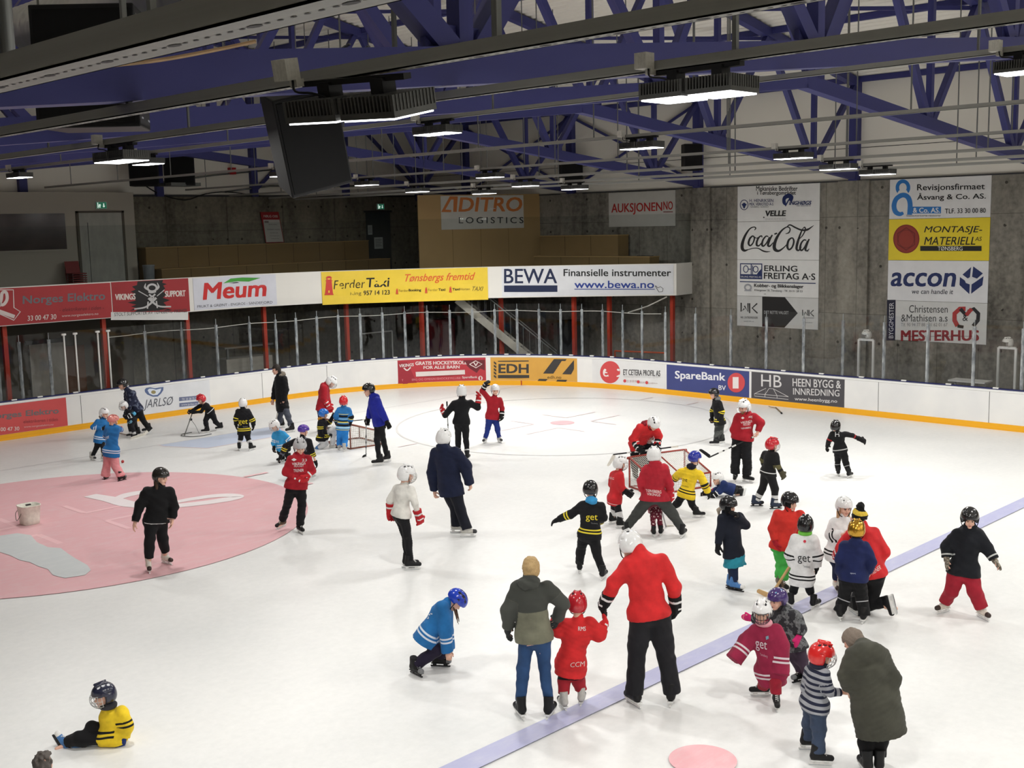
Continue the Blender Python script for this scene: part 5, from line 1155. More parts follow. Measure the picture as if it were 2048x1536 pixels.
    if hood is True: f.ell(HC+up*.01, [L, np.cross(up, L), up], np.array((.115, .075, .075))*max(s, .75)*top.get('hoodsz', 1), .04)
    f.wrinkle(top.get('wr', .0045), 16, seed)
    f.cutplane(hp+ax*(t0*Lt), -ax)
    V, F = f.mesh()
    # attribute for stripes: metres above the hem, or 10 + metres above the cuff
    hsv = (V-hp)@ax-t0*Lt; dbest = None
    dt = np.linalg.norm(np.cross(V-hp, ax), axis=1)-(.15*s)
    for q in 'ab':
        E, We, dr = cuffs[q]; S = j['s'+q]
        for A, B, off_ in ((E, We, 0), (S*.55+E*.45, E, np.linalg.norm(We-E))):
            ab = B-A; t = np.clip(((V-A)@ab)/(ab@ab), 0, 1); dd = np.linalg.norm(V-(A+t[:, None]*ab), axis=1)
            lng = np.linalg.norm(ab); m_ = (dd < (.085*s+bulk*1.3)) & ((dt > -.02) | (dd < .05*s+bulk)) & (t > 0.02)
            far = dd < np.where(dbest is None, 9, dbest) if dbest is not None else np.ones(len(V), bool)
            m_ &= far; hsv[m_] = 10+off_+(1-t[m_])*lng
            dbest = np.where(m_, dd, 9 if dbest is None else dbest)
    nm = top.get('name', 'jacket'); J_o = obj(nm, mesh(nm, V-org, F, [top['m']], None, True, hsv), root); PEOPLE[key]['top'] = (J_o, V, F)
    if hood and hood is not True:
        g = Field(HC-.2, HC+.2, .010); g.ell(HC+up*.02, [L, np.cross(up, L), up], np.array((.125, .085, .085))*max(s, .75), 0); g.cone(nk-L*.07*s+ax*.02, nk-fw*.06*s, .04*s, .05*s, .03); g.cone(nk+L*.07*s+ax*.02, nk-fw*.06*s, .04*s, .05*s, .03); g.wrinkle(.006, 22, seed+3)
        V, F = g.mesh(); obj('hood', mesh('hood', V-org, F, [hood], None, True), root)
    if 'skirt' in o:
        g = Field(hp-.35, hp+.35, .011); a_, b2_, ms = o['skirt']; g.torso(hp, nk, L, [(-a_/Lt, .19*s+.02, .15*s+.02), (-b2_/Lt, .165*s+.02, .125*s+.02)], 0); g.wrinkle(.006, 25, seed+9); V, F = g.mesh(); obj('skirt', mesh('skirt', V-org, F, [ms], None, True), root)
    # trousers
    f = Field(np.minimum(lo, hp-.25), hi, th); lb = legs.get('bulk', .018)*max(s, .75); fl = legs.get('flare', 1.0)
    f.ell(hp-up*.0, [L, fw, np.cross(L, fw)], np.array((.165*s+lb, .122*s+lb, .14*s)), .02)
    for q in 'ab':
        P_, Kn, A_ = (j[c+q] for c in 'pka'); dr = (A_-Kn)/np.linalg.norm(A_-Kn); Ae = A_+dr*legs.get('len', -.02)*s
        f.cone(P_, Kn, .096*s+lb, (.066*s+lb), .05); f.cone(Kn, Ae, (.066*s+lb), (.050*s+lb)*fl, .02, 1)
    f.wrinkle(legs.get('wr', .0045), 18, seed+1); V, F = f.mesh()
    dist = None; ka = np.full(len(V), 5.0)
    for q in 'ab':
        Kn, A_ = j['k'+q], j['a'+q]; ab = A_-Kn; t = ((V-Kn)@ab)/(ab@ab); dd = np.linalg.norm(V-(Kn+np.clip(t, 0, 1)[:, None]*ab), axis=1); m_ = (t > -.4) & (dd < .14*s+lb); ka[m_] = np.minimum(ka[m_], ((1-t)*np.linalg.norm(ab))[m_]/s)
    obj('trousers', mesh('trousers', V-org, F, [legs['m']], None, True, ka), root)
    # skates
    skc = o.get('skate', 'black')
    for q in 'ab':
        A_ = j['a'+q]; tx = j['t'+q]; scl = .95*(.42+.58*s)
        if q in feet: Rk = basis(tx, up); p0 = feet[q]
        else:
            # a raised skate follows the shin
            shin = (j['k'+q]-A_)/np.linalg.norm(j['k'+q]-A_); tz = shin*o.get('flex', .75)+up*(1-o.get('flex', .75)); Rk = basis(tx-0*up, tz); Rk = np.array([Rk[0], Rk[1], Rk[2]])
            zz = tz/np.linalg.norm(tz); xx = tx-zz*(tx@zz); 
            if o.get('toeup'): xx = up-zz*(up@zz)
            elif np.linalg.norm(xx) < .2 or o.get('toedown'): xx = -up-zz*(-up@zz)
            xx /= np.linalg.norm(xx); Rk = np.array([xx, np.cross(zz, xx), zz]); p0 = A_-zz*.15*s
        lean = o.get('lean'+q, 0)
        pal = {'black': (M_BLACK, M_BLACK, M_HOLD), 'white': (mat('white_leather', (214, 206, 194), .5), mat('brown_toe', (58, 46, 42), .5), M_HOLD), 'grey': (mat('grey_leather', (186, 184, 178), .5), M_DARK, M_HOLD), 'blue': (mat('blue_skate_shell', (70, 120, 178), .4), M_HOLD, M_HOLDK), 'rental': (M_BLACK, mat('grey_skate_trim', (120, 122, 124), .5), M_HOLDK), 'brown': (mat('brown_leather', (92, 76, 60), .5), M_BLACK, M_HOLD), 'navy': (mat('navy_skate_shell', (36, 46, 66), .45), M_BLACK, M_HOLDK)}[skc if isinstance(skc, str) else skc[q]]
        so = obj('skate', SK[0], root); slot(so, pal[0], pal[1]); place(so, p0, Rk, scl, org)
        c_ = obj('blade_holder', SK[1], so); slot(c_, pal[2]); obj('blade', SK[2], so)
        if o.get('laces', True): obj('laces', SK[3], so)
    # head gear
    hm = o.get('helmet')
    if hm:
        kind, col = hm[0], hm[1]; vent = shell(hm[2]) if len(hm) > 2 and hm[2] else mat('dark_vent', (46, 46, 50), .7)
        oh = obj('helmet', HM[kind], root); slot(oh, shell(col, .2), vent); place(oh, hd+HZ*.008*hs, HR, hs*o.get('hsz', 1.06), org)
        if o.get('cage'): cg = obj('face_cage', HM['cage'], oh); slot(cg, M_DWIRE if o['cage'] == 'dark' else M_WIRE)
        if o.get('visor'): obj('visor', HM['visor'], oh)
        obj('chin_strap', HM['strap'], oh)
    if 'hair' in o:
        hk, hc = o['hair']; g = Field(hd-.45*hs, hd+.25*hs, .010); hmt = mat('hair', hc, .7, 0, .3, 40)
        if hk in ('short', 'bun', 'long', 'tuft'):
            g.ell(h(-.018, 0, .045), HR, np.array((.108, .090, .100))*hs, 0); g.ell(h(-.04, 0, -.01), HR, np.array((.082, .086, .09))*hs, .03)
            def fc(X, Y, Z): P3 = [(X-hd[0])*HR[i][0]+(Y-hd[1])*HR[i][1]+(Z-hd[2])*HR[i][2] for i in range(3)]; return np.maximum(P3[2]-.055*hs, -(P3[0]-.03*hs))
            if hk != 'tuft': g.put(fc, hd-.2, hd+.2, 0, True)
            if hk == 'bun': g.ell(h(-.115, 0, .03), HR, np.array((.045, .045, .045))*hs, .015)
            if hk == 'tuft': g.wrinkle(.007, 60, 4)
            g.wrinkle(.004, 60, seed)
        if hk in ('long', 'locks'):
            for e in (-1, 1): g.cone(h(-.02, e*.075, -.05), h(.02, e*.095, -.20), .035*hs, .022*hs, .02)
            g.cone(h(-.07, 0, -.06), h(-.06, 0, -.22), .06*hs, .04*hs, .03)
        if hk == 'tail': g.cone(h(-.10, 0, -.05), h(-.17, .02, -.13), .035*hs, .032*hs, .01); g.cone(h(-.17, .02, -.13), h(-.155, .05, -.24), .032*hs, .012*hs, .01)
        if hk == 'front':
            for y in (-.05, .045): g.cone(h(.05, y, -.05), hd+(HX*.07+HY*y)*hs-up*.25*hs, .018*hs, .007*hs, .01)
        V, F = g.mesh(); obj('hair', mesh('hair', V-org, F, [hmt], None, True), root)
    if 'hat' in o:
        g = Field(hd-.3, hd+.35, .010); hatm, kind = o['hat']
        g.ell(h(-.02, 0, .05), HR, np.array((.118, .098, .105))*hs, 0)
        if kind == 'bobble': g.ell(h(-.02, 0, .185), HR, np.array((.055, .055, .055))*hs, .02)
        if kind == 'beanie': g.cone(h(-.03, 0, .10), h(-.06, 0, .21), .085*hs, .05*hs, .03)
        if kind == 'hood': g.ell(h(-.03, 0, .01), HR, np.array((.135, .125, .15))*hs, .03); g.cone(nk-fw*.03, h(-.05, 0, -.05), .11*s, .11*s, .04)
        if kind in ('bobble', 'beanie'): g.cutplane(h(0, 0, .015), -HZ)
        g.wrinkle(.004, 40, seed); V, F = g.mesh(); hv = (V-hd)@HZ; obj('hat' if kind != 'hood' else 'hood', mesh('hat', V-org, F, [hatm], None, True, hv), root)
    if 'scarf' in o:
        g = Field(nk-.25, nk+.25, .010); c0 = nk+(hd-nk)*.25
        for k in range(14):
            a0 = 2*math.pi*k/14; a1 = 2*math.pi*(k+1)/14; rr = .078*max(s, .8); g.cone(c0+(L*math.cos(a0)+fw*math.sin(a0))*rr, c0+(L*math.cos(a1)+fw*math.sin(a1))*rr, .032, .032, .01)
        V, F = g.mesh(); obj('neck_warmer', mesh('neck_warmer', V-org, F, [o['scarf']], None, True), root)
    gv = o.get('glove')
    if gv:
        for q in 'ab':
            g_ = gv.get(q) if 'a' in gv or 'b' in gv else gv
            if not g_: continue
            E, Wr = j['e'+q], j['w'+q]; dr = (Wr-E)/np.linalg.norm(Wr-E); nm = 'mitten' if g_['k'] == 'mitten' else 'glove'
            og = obj(nm, GL[g_['k']], root); ms = g_['m'] if isinstance(g_['m'], tuple) else (g_['m'],)
            slot(og, *(ms if g_['k'] == 'hockey' else ms[:1])); R_ = j['R'+q]; sc_ = g_.get('sc', 1.0)*(.45+.55*s)*1.05
            if np.linalg.det(R_) < 0: Mx = Matrix([[R_[0][i]*sc_, R_[1][i]*sc_, R_[2][i]*sc_, (Wr+dr*.01)[i]-org[i]] for i in range(3)]+[[0, 0, 0, 1]]); og.matrix_local = Mx
            else: place(og, Wr+dr*.01, R_, sc_, org)
    for it in o.get('print', []): decal(key, K, *it)
    return root
def decal(key, K, txt, quad, c, name='lettering', **op):
    """lettering or a shape laid on the garment, given by its corners in the enlargement"""
    x0, y0, sc = K; J_o, V, F = PEOPLE[key]['top']; bv = PEOPLE[key].setdefault('bvh', BVHTree.FromPolygons([tuple(v) for v in V], [tuple(f) for f in F]))
    org = PEOPLE[key]['org']
    if isinstance(txt, str): V2, F2 = text2d(txt, 0.0, op.get('shear', 0))
    else: V2, F2 = stroke2d(*txt) if isinstance(txt, tuple) and len(txt) == 2 and hasattr(txt[1], '__len__') is False else (txt, [tuple(range(len(txt)))])
    A = [np.array(q, float) for q in quad]; out = []; ok = []
    for u, v in np.asarray(V2, float):
        P = v*((1-u)*A[0]+u*A[1])+(1-v)*((1-u)*A[3]+u*A[2])
        r = ray(x0+P[0]/sc, y0+P[1]/sc); r = r/np.linalg.norm(r); hit = bv.ray_cast(Vector(CAM), Vector(r))
        ok.append(hit[0] is not None); out.append((np.array(hit[0])-r*.006 if hit[0] is not None else np.zeros(3))-org)
    Fk = [f for f in F2 if all(ok[i] for i in f)]
    if Fk: obj(name, mesh(name, np.array(out), Fk, [cloth(c)]), J_o)
# =================================================================== everybody on the ice (joints read from enlargements of the photograph)
K1_, K2_, K3_, K4_ = (0, 680, 4.096), (480, 700, 5.851), (760, 700, 4.096), (1180, 760, 4.655)
K5_, K6_, K7_, K8_ = (1500, 700, 3.737), (0, 900, 4.096), (500, 860, 4.096), (960, 940, 2.954)
K9_, K10_, K11_, K12_, K13_ = (1400, 960, 4.551), (1440, 1160, 4.085), (1840, 980, 5.486), (760, 1150, 6.68), (0, 1300, 5.851)
A1_, A2_, A3_, A4_, A5_ = (160, 740, 6.4), (520, 740, 7.314), (340, 770, 10.24), (1200, 820, 5.69), (1380, 760, 5.69)
YLW, WHI = (226, 206, 60), (222, 222, 222)
GB, GK, GRD, GN = (20, 20, 22), (26, 26, 28), (178, 36, 44), (30, 50, 110)
def two(c, a=.10, sl=.12, w_=.022, g=.024): return [(a, a+w_, c), (a+w_+g, a+2*w_+g, c), (10+sl, 10+sl+w_, c), (10+sl+w_+g, 10+sl+2*w_+g, c)]
JB = cloth((22, 22, 25), two(YLW)); JBL = cloth((36, 104, 164), two((206, 214, 226))); JBL2 = cloth((52, 148, 204), two((220, 226, 232)))
JW = cloth((222, 222, 222), two((26, 26, 28))); JY = cloth((228, 196, 44), two((26, 26, 26))); JM = cloth((142, 36, 66), two((212, 200, 206)))
RED, DRED = cloth((204, 44, 46)), cloth((160, 30, 42))
BT = cloth((22, 22, 25)); BT2 = cloth((30, 30, 34)); NT = cloth((30, 36, 66))
WG = lambda c=GB, k='winter', **a: dict(k=k, m=cloth(c), **a)
HG = lambda c, c2=(225, 225, 225), **a: dict(k='hockey', m=(cloth(c), cloth(c2)), **a)
WH = (226, 226, 226)
def GET(q, c, bold=.0): return ('get', q, c, 'lettering')
P = person
P('blue_girl', A1_, dict(hd=(312, 560), nk=(300, 632), hp=(252, 870), sa=(215, 668), sb=(345, 690), ea=(165, 735), wa=(285, 748), eb=(350, 770), wb=(318, 752), ka=(222, 975), kb=(290, 985), fa=(160, 1158), fb=(315, 1168)), 45, 1.18,
  'child in blue jersey and black trousers with white helmet, half hidden behind the pink helmet', dict(m=JBL, hem=.12, bulk=.035, name='jersey'), dict(m=BT, len=-.02), helmet=('hockey', WH), hair=('tail', (150, 136, 118)), glove=WG(GB), skate='grey', print=[GET([(272, 730), (352, 722), (352, 762), (272, 770)], (206, 214, 226))])
P('pink_girl', A1_, dict(hd=(425, 655), nk=(425, 715), hp=(400, 1030), sa=(345, 745), sb=(470, 745), ea=(330, 850), wa=(385, 850), eb=(498, 755), wb=(530, 765), ka=(345, 1225), kb=(452, 1230), fa=(335, 1400), fb=(530, 1420)), 145, 1.34,
  'child in blue jersey, pink helmet and pink trousers, back turned, on the pink circle', dict(m=JBL, hem=.14, bulk=.035, name='jersey'), dict(m=cloth((210, 140, 144)), bulk=.045, flare=1.3, len=.04), d={'wa': .2, 'ea': .1, 'wb': .35, 'eb': .2}, helmet=('bike', (204, 130, 122), (150, 70, 66)), glove=WG((190, 40, 60)), skate='rental', print=[GET([(325, 850), (372, 836), (372, 888), (325, 905)], (214, 222, 230))], hyaw=120)
P('leaning_man', A1_, dict(hd=(545, 190), nk=(610, 265), hp=(735, 500), sa=(600, 310), sb=(690, 300), ea=(595, 430), wa=(600, 540), eb=(640, 440), wb=(620, 560), ka=(690, 650), kb=(800, 630), fa=(730, 850), fb=(870, 800)), -75, 1.66,
  'adult in dark camouflage jacket and black helmet leaning over a small child by the boards', dict(m=cloth((36, 40, 62), pattern=('n', (96, 104, 124), 12, .56)), bulk=.025), dict(m=BT), helmet=('dome', (28, 28, 30)), glove=WG(GK), skate='black', nod=15, d={'wa': .25, 'wb': .15})
P('held_child', A1_, dict(hd=(560, 462), nk=(600, 520), hp=(665, 640), sa=(590, 540), sb=(650, 535), ea=(575, 580), wa=(610, 590), eb=(690, 560), wb=(630, 590), ka=(640, 700), kb=(665, 715), fa=(660, 860), fb=(705, 868)), -60, 1.0,
  'small child with white caged helmet held up by the adult in camouflage', dict(m=cloth((24, 26, 32), [(10.0, 10.05, WHI), (10.1, 10.15, (90, 170, 210))], pattern=('n', (120, 170, 196), 9, .62)), bulk=.03, name='jersey'), dict(m=cloth((30, 30, 34), [(-1, .14, (206, 206, 206))]), bulk=.03), helmet=('hockey', WH), cage='light', glove=HG(GB), skate='black', nod=20)
P('pusher', A3_, dict(hd=(640, 300), nk=(690, 385), hp=(825, 530), sa=(655, 410), sb=(720, 425), ea=(530, 475), wa=(450, 525), eb=(640, 545), wb=(530, 555), ka=(735, 720), kb=(930, 745), fa=(750, 985), fb=(1030, 925)), -80, 1.18,
  'child in black with red helmet pushing a metal skating frame near the light blue crease', dict(m=cloth((20, 20, 22), [(.03, .045, WHI)]), hem=.03, bulk=.02), dict(m=BT, bulk=.035, flare=.8), helmet=('hockey', (196, 36, 48)), glove=WG(GB), skate='black', nod=25)
P('get_back', A3_, dict(hd=(1495, 385), nk=(1490, 485), hp=(1520, 930), sa=(1385, 550), sb=(1610, 550), ea=(1345, 700), wa=(1355, 815), eb=(1700, 740), wb=(1705, 830), ka=(1440, 1120), kb=(1610, 1130), fa=(1420, 1340), fb=(1672, 1342)), 175, 1.18,
  'child with white helmet, black yellow-striped jersey and white socks, standing on the blue crease', dict(m=JB, hem=.10, bulk=.04, name='jersey'), dict(m=cloth((24, 24, 26), [(.05, .23, (214, 214, 214))]), bulk=.02), helmet=('hockey', WH), glove=WG(GB), skate='black', tb=135, print=[GET([(1400, 710), (1590, 710), (1590, 830), (1400, 830)], YLW), ('Tønsberg', [(1490, 848), (1590, 840), (1590, 868), (1490, 876)], (150, 150, 150), 'lettering')])
P('parka_man', K2_, dict(hd=(425, 232), nk=(462, 300), hp=(492, 630), sa=(440, 345), sb=(520, 345), ea=(410, 460), wa=(388, 580), eb=(535, 470), wb=(510, 600), ka=(468, 780), kb=(565, 780), fa=(480, 912), fb=(600, 965)), -70, 1.77,
  'bareheaded man in long black parka and grey jeans gliding along the left boards', dict(m=cloth((18, 18, 20)), hem=.20, bulk=.03, hood=cloth((120, 112, 100), fur=.4)), dict(m=cloth((66, 70, 80)), bulk=.012), hair=('short', (44, 38, 34)), skate='black', hyaw=-80, skin=(206, 160, 140))
P('red_coach', A2_, dict(hd=(1040, 185), nk=(960, 225), hp=(905, 560), sa=(940, 270), sb=(960, 270), ea=(930, 420), wa=(985, 500), eb=(985, 420), wb=(1012, 530), ka=(895, 740), kb=(930, 740), fa=(890, 900), fb=(960, 905)), 78, 1.72,
  'adult in dark red hooded jacket and white helmet looking down by the small goal', dict(m=DRED, hem=.06, bulk=.035, hood=True), dict(m=NT), helmet=('hockey', WH), cage='light', glove=HG(GRD), nod=35, skate='black')
P('blue_helmet_kid', A2_, dict(hd=(930, 650), nk=(915, 725), hp=(905, 1000), sa=(880, 770), sb=(985, 780), ea=(880, 870), wa=(900, 940), eb=(1020, 760), wb=(1058, 690), ka=(960, 1080), kb=(1085, 850), fa=(850, 1150), fb=(1060, 1110), base=(950, 1150)), 60, 1.2,
  'child in black jersey with orange hood and blue helmet sitting on the ice, white trousers', dict(m=JB, hem=.06, bulk=.03, hood=cloth((206, 140, 50)), name='jersey'), dict(m=cloth((206, 206, 206), pattern=('n', (40, 40, 44), 2.4, .66)), bulk=.04), helmet=('dome', (40, 110, 196)), glove=WG(GB), skate={'a': 'blue', 'b': 'grey'}, lift={'a': 0.0, 'b': 0.0}, hyaw=100)
P('striped_suit', A2_, dict(hd=(1222, 465), nk=(1222, 535), hp=(1210, 850), sa=(1145, 590), sb=(1305, 590), ea=(1110, 680), wa=(1110, 760), eb=(1335, 690), wb=(1325, 770), ka=(1165, 985), kb=(1245, 985), fa=(1160, 1168), fb=(1240, 1190)), 178, 1.2,
  'child in blue, black and yellow striped jacket with red helmet beside the small goal', dict(m=cloth((46, 116, 180), [(.02, .035, (222, 214, 120)), (.06, .10, (170, 212, 232)), (.11, .16, (20, 22, 28)), (.19, .22, (222, 214, 120)), (.22, .25, (20, 22, 28)), (.28, .30, (170, 212, 232)), (.33, .38, (20, 22, 28)), (.40, .415, (222, 214, 120)), (10.0, 10.04, (20, 22, 28)), (10.09, 10.12, (222, 214, 120)), (10.12, 10.18, (20, 22, 28))]), hem=.05, bulk=.035), dict(m=cloth((44, 128, 206)), bulk=.035, flare=1.2), helmet=('hockey', (208, 42, 48)), glove=WG(GB), skate='grey', d={'wa': .15})
P('blue_man', A2_, dict(hd=(1590, 300), nk=(1650, 400), hp=(1750, 770), sa=(1640, 450), sb=(1720, 450), ea=(1615, 590), wa=(1585, 710), eb=(1790, 640), wb=(1855, 760), ka=(1715, 1010), kb=(1800, 1010), fa=(1745, 1395), fb=(1855, 1345)), -72, 1.76,
  'man in bright blue jacket and black tights standing beside the small goal with a stick', dict(m=cloth((36, 44, 150)), hem=.06, bulk=.03, hood=True), dict(m=BT, bulk=.004), helmet=('dome', (22, 22, 24)), glove=WG(GB), skate='black', nod=10, d={'wb': -.1})
P('light_blue_kid', A2_, dict(hd=(215, 815), nk=(255, 890), hp=(330, 1130), sa=(215, 950), sb=(360, 950), ea=(205, 1060), wa=(205, 1130), eb=(430, 1020), wb=(430, 1110), ka=(290, 1200), kb=(375, 1210), fa=(320, 1345), fb=(420, 1350)), -45, 1.2,
  'crouching child in light blue jersey and white helmet beside the purple helmet', dict(m=JBL2, hem=.08, bulk=.035, name='jersey'), dict(m=BT), helmet=('hockey', WH), cage='light', glove=WG(GB), nod=35, hyaw=-60, d={'hd': -.1}, print=[GET([(200, 1015), (280, 1035), (280, 1085), (200, 1065)], (206, 220, 232))])
P('purple_helmet', A2_, dict(hd=(635, 895), nk=(615, 985), hp=(640, 1240), sa=(500, 1050), sb=(735, 1050), ea=(370, 1120), wa=(300, 1270), eb=(760, 1190), wb=(815, 1350), ka=(560, 1400), kb=(690, 1400), fa=(420, 1590), fb=(770, 1560)), 165, 1.25,
  'child with glossy purple helmet and black jersey, mostly hidden behind a red hoodie', dict(m=cloth((22, 22, 25), two(YLW, -9, .16), pattern=('n', (96, 100, 110), 7, .64)), hem=.06, bulk=.035, name='jersey'), dict(m=BT), helmet=('bike', (72, 42, 150), (150, 110, 200)), hyaw=110, glove=WG(GB), skate='grey')
P('hoodie_front', K7_, dict(hd=(410, 140), nk=(402, 215), hp=(380, 450), sa=(330, 240), sb=(475, 240), ea=(296, 345), wa=(400, 395), eb=(508, 330), wb=(462, 375), ka=(312, 590), kb=(425, 620), fa=(262, 745), fb=(412, 846)), 8, 1.6,
  'person in dark red hoodie with grey helmet and red gloves, gliding on one leg', dict(m=DRED, hem=.06, bulk=.03, hood=True), dict(m=BT, flare=1.15), helmet=('hockey', (176, 176, 178)), glove=HG(GRD), skate={'a': 'brown', 'b': 'black'}, lift={'a': .28}, flex=.35, nod=25, ta=-40,
  print=[('VIKINGS', [(344, 268), (455, 262), (455, 282), (344, 288)], WHI, 'lettering'), ('HOCKEY', [(362, 284), (440, 280), (440, 302), (362, 306)], WHI, 'lettering'), ('TRENER', [(356, 322), (440, 318), (440, 340), (356, 346)], WHI, 'lettering'), ('23', [(426, 236), (466, 236), (466, 256), (426, 256)], WHI, 'lettering'), ([(0, .5), (.5, 1), (1, .5), (.5, 0)], [(338, 230), (382, 230), (382, 256), (338, 256)], WHI, 'emblem')])
P('black_stick_man', K3_, dict(hd=(670, 345), nk=(672, 405), hp=(668, 590), sa=(600, 445), sb=(748, 440), ea=(535, 530), wa=(520, 500), eb=(800, 470), wb=(805, 400), ka=(640, 740), kb=(705, 745), fa=(645, 890), fb=(718, 905)), 178, 1.64,
  'person all in black with white helmet, raising a red glove, back turned', dict(m=BT, hem=.05, bulk=.03), dict(m=cloth((22, 22, 25), [(.10, .13, WHI)]), bulk=.008), helmet=('hockey', WH), glove=HG(GRD), skate='black')
P('red_wave', K3_, dict(hd=(945, 330), nk=(937, 385), hp=(918, 540), sa=(882, 395), sb=(985, 410), ea=(838, 335), wa=(862, 292), eb=(1000, 475), wb=(996, 535), ka=(885, 645), kb=(962, 645), fa=(862, 760), fb=(978, 758)), 10, 1.36,
  'boy in red jersey and blue trousers with white helmet, one arm raised high', dict(m=DRED, hem=.08, bulk=.035, name='jersey'), dict(m=cloth((32, 50, 122)), bulk=.02), helmet=('dome', WH), glove=HG((24, 24, 26)), skate='grey', tb=25, ta=-20)
P('navy_parka', K7_, dict(hd=(1588, 72), nk=(1596, 140), hp=(1640, 470), sa=(1515, 200), sb=(1690, 190), ea=(1492, 350), wa=(1512, 500), eb=(1765, 300), wb=(1800, 440), ka=(1680, 640), kb=(1720, 650), fa=(1695, 842), fb=(1775, 876)), 150, 1.84,
  'tall adult in dark navy parka with white helmet, seen from behind', dict(m=cloth((24, 30, 54)), hem=.14, bulk=.05, hood=True), dict(m=cloth((22, 24, 34)), bulk=.02, flare=1.25, len=.02), helmet=('hockey', WH), skate='grey', tb=85, ta=85, curl=.8)
P('white_sweater', K7_, dict(hd=(1282, 370), nk=(1262, 450), hp=(1235, 690), sa=(1195, 490), sb=(1325, 490), ea=(1148, 580), wa=(1150, 655), eb=(1352, 605), wb=(1382, 705), ka=(1272, 860), kb=(1290, 870), fa=(1300, 1128), fb=(1318, 1146)), 120, 1.62,
  'slim player in tight white sweater with caged white helmet and red gloves, standing sideways', dict(m=cloth((218, 216, 210), pattern=None), hem=.03, bulk=.014), dict(m=cloth((22, 22, 25)), bulk=.006, flare=1.1), helmet=('hockey', WH), cage='light', glove=HG(GRD), skate='black', hyaw=105, ta=88, tb=88)
P('black_woman', K6_, dict(hd=(1318, 225), nk=(1302, 300), hp=(1278, 570), sa=(1195, 345), sb=(1398, 340), ea=(1140, 465), wa=(1106, 595), eb=(1424, 470), wb=(1410, 575), ka=(1228, 725), kb=(1332, 720), fa=(1222, 1000), fb=(1362, 935)), 15, 1.6,
  'woman in black with long brown hair and white skates on the pink circle', dict(m=cloth((16, 16, 18), [(.0, .012, WHI), (10.0, 10.012, (150, 120, 110))]), hem=.04, bulk=.035), dict(m=cloth((18, 18, 20)), bulk=.03, len=-.10), helmet=('dome', (34, 32, 30)), hair=('locks', (74, 56, 44)), hyaw=50, skate='white', tb=35, glove=None)
P('blue_bender', K12_, dict(hd=(1005, 345), nk=(885, 395), hp=(640, 800), sa=(830, 440), sb=(880, 470), ea=(870, 740), wa=(905, 1030), eb=(900, 740), wb=(920, 1000), ka=(750, 1010), kb=(835, 1010), fa=(475, 1340), fb=(790, 1230)), 80, 1.42,
  'girl in blue jersey and glossy blue helmet bending forward alone on open ice', dict(m=JBL, hem=.10, bulk=.045, name='jersey', cuff=-.01, sleeve=1.25, flare=1.15), dict(m=cloth((34, 28, 48)), bulk=.03), helmet=('bike', (30, 62, 180), (16, 24, 60)), hair=('front', (86, 62, 46)), nod=55, skate='rental', ta=35, tb=75, print=[('get', [(560, 470), (660, 440), (720, 560), (630, 590)], (206, 216, 228), 'lettering'), ('Tønsberg', [(520, 545), (560, 545), (600, 640), (560, 640)], (130, 160, 190), 'lettering')])
P('olive_woman', K8_, dict(hd=(302, 590), nk=(292, 660), hp=(320, 980), sa=(222, 700), sb=(405, 700), ea=(168, 830), wa=(165, 930), eb=(488, 790), wb=(458, 875), ka=(258, 1165), kb=(382, 1165), fa=(240, 1462), fb=(412, 1462)), 178, 1.76,
  'bareheaded woman in two-tone olive jacket and blue jeans holding a small child by the hand', dict(m=cloth((112, 112, 96), [(.36, 9.0, (64, 66, 62)), (10.0, 12.0, (70, 72, 68))]), hem=.05, bulk=.03, hood=cloth((66, 68, 64))), dict(m=cloth((44, 72, 112)), bulk=.002, len=-.04), hair=('bun', (176, 148, 104)), glove=WG((46, 50, 52)), skate='black', ta=200, tb=160, d={'wb': .1})
P('red_kid', K8_, dict(hd=(575, 795), nk=(580, 885), hp=(540, 1140), sa=(500, 915), sb=(655, 905), ea=(465, 950), wa=(450, 930), eb=(700, 965), wb=(718, 930), ka=(497, 1245), kb=(582, 1245), fa=(492, 1412), fb=(602, 1385)), 178, 1.27,
  'small child in red jersey and red helmet held by both hands between two adults', dict(m=RED, hem=.14, bulk=.045, name='jersey', sleeve=1.5, flare=1.1), dict(m=cloth((156, 38, 48), [(.30, .5, (24, 24, 26))]), bulk=.035, len=-.09), helmet=('hockey', (182, 32, 44)), hair=('short', (164, 126, 88)), glove=HG((196, 40, 44)), skate='grey', ta=200, tb=170, print=[('RMS', [(580, 925), (625, 925), (625, 950), (580, 950)], WHI, 'lettering'), ('CCM', [(535, 1140), (620, 1128), (618, 1160), (533, 1166)], (226, 200, 196), 'lettering')])
P('red_man', K8_, dict(hd=(885, 450), nk=(945, 495), hp=(1000, 840), sa=(885, 560), sb=(1085, 545), ea=(792, 670), wa=(745, 775), eb=(1148, 690), wb=(1150, 790), ka=(925, 1115), kb=(1105, 1115), fa=(912, 1392), fb=(1132, 1384)), 185, 1.86,
  'tall man in plain red sweater and black trousers with white helmet, leading a small child', dict(m=RED, hem=.05, bulk=.028), dict(m=BT2, bulk=.03, flare=1.2, len=.03), helmet=('hockey', WH), hair=('short', (60, 46, 38)), hyaw=215, tilt=12, nod=25, glove=HG((20, 20, 22)), skate='black', ta=215, tb=170, d={'hd': .08})
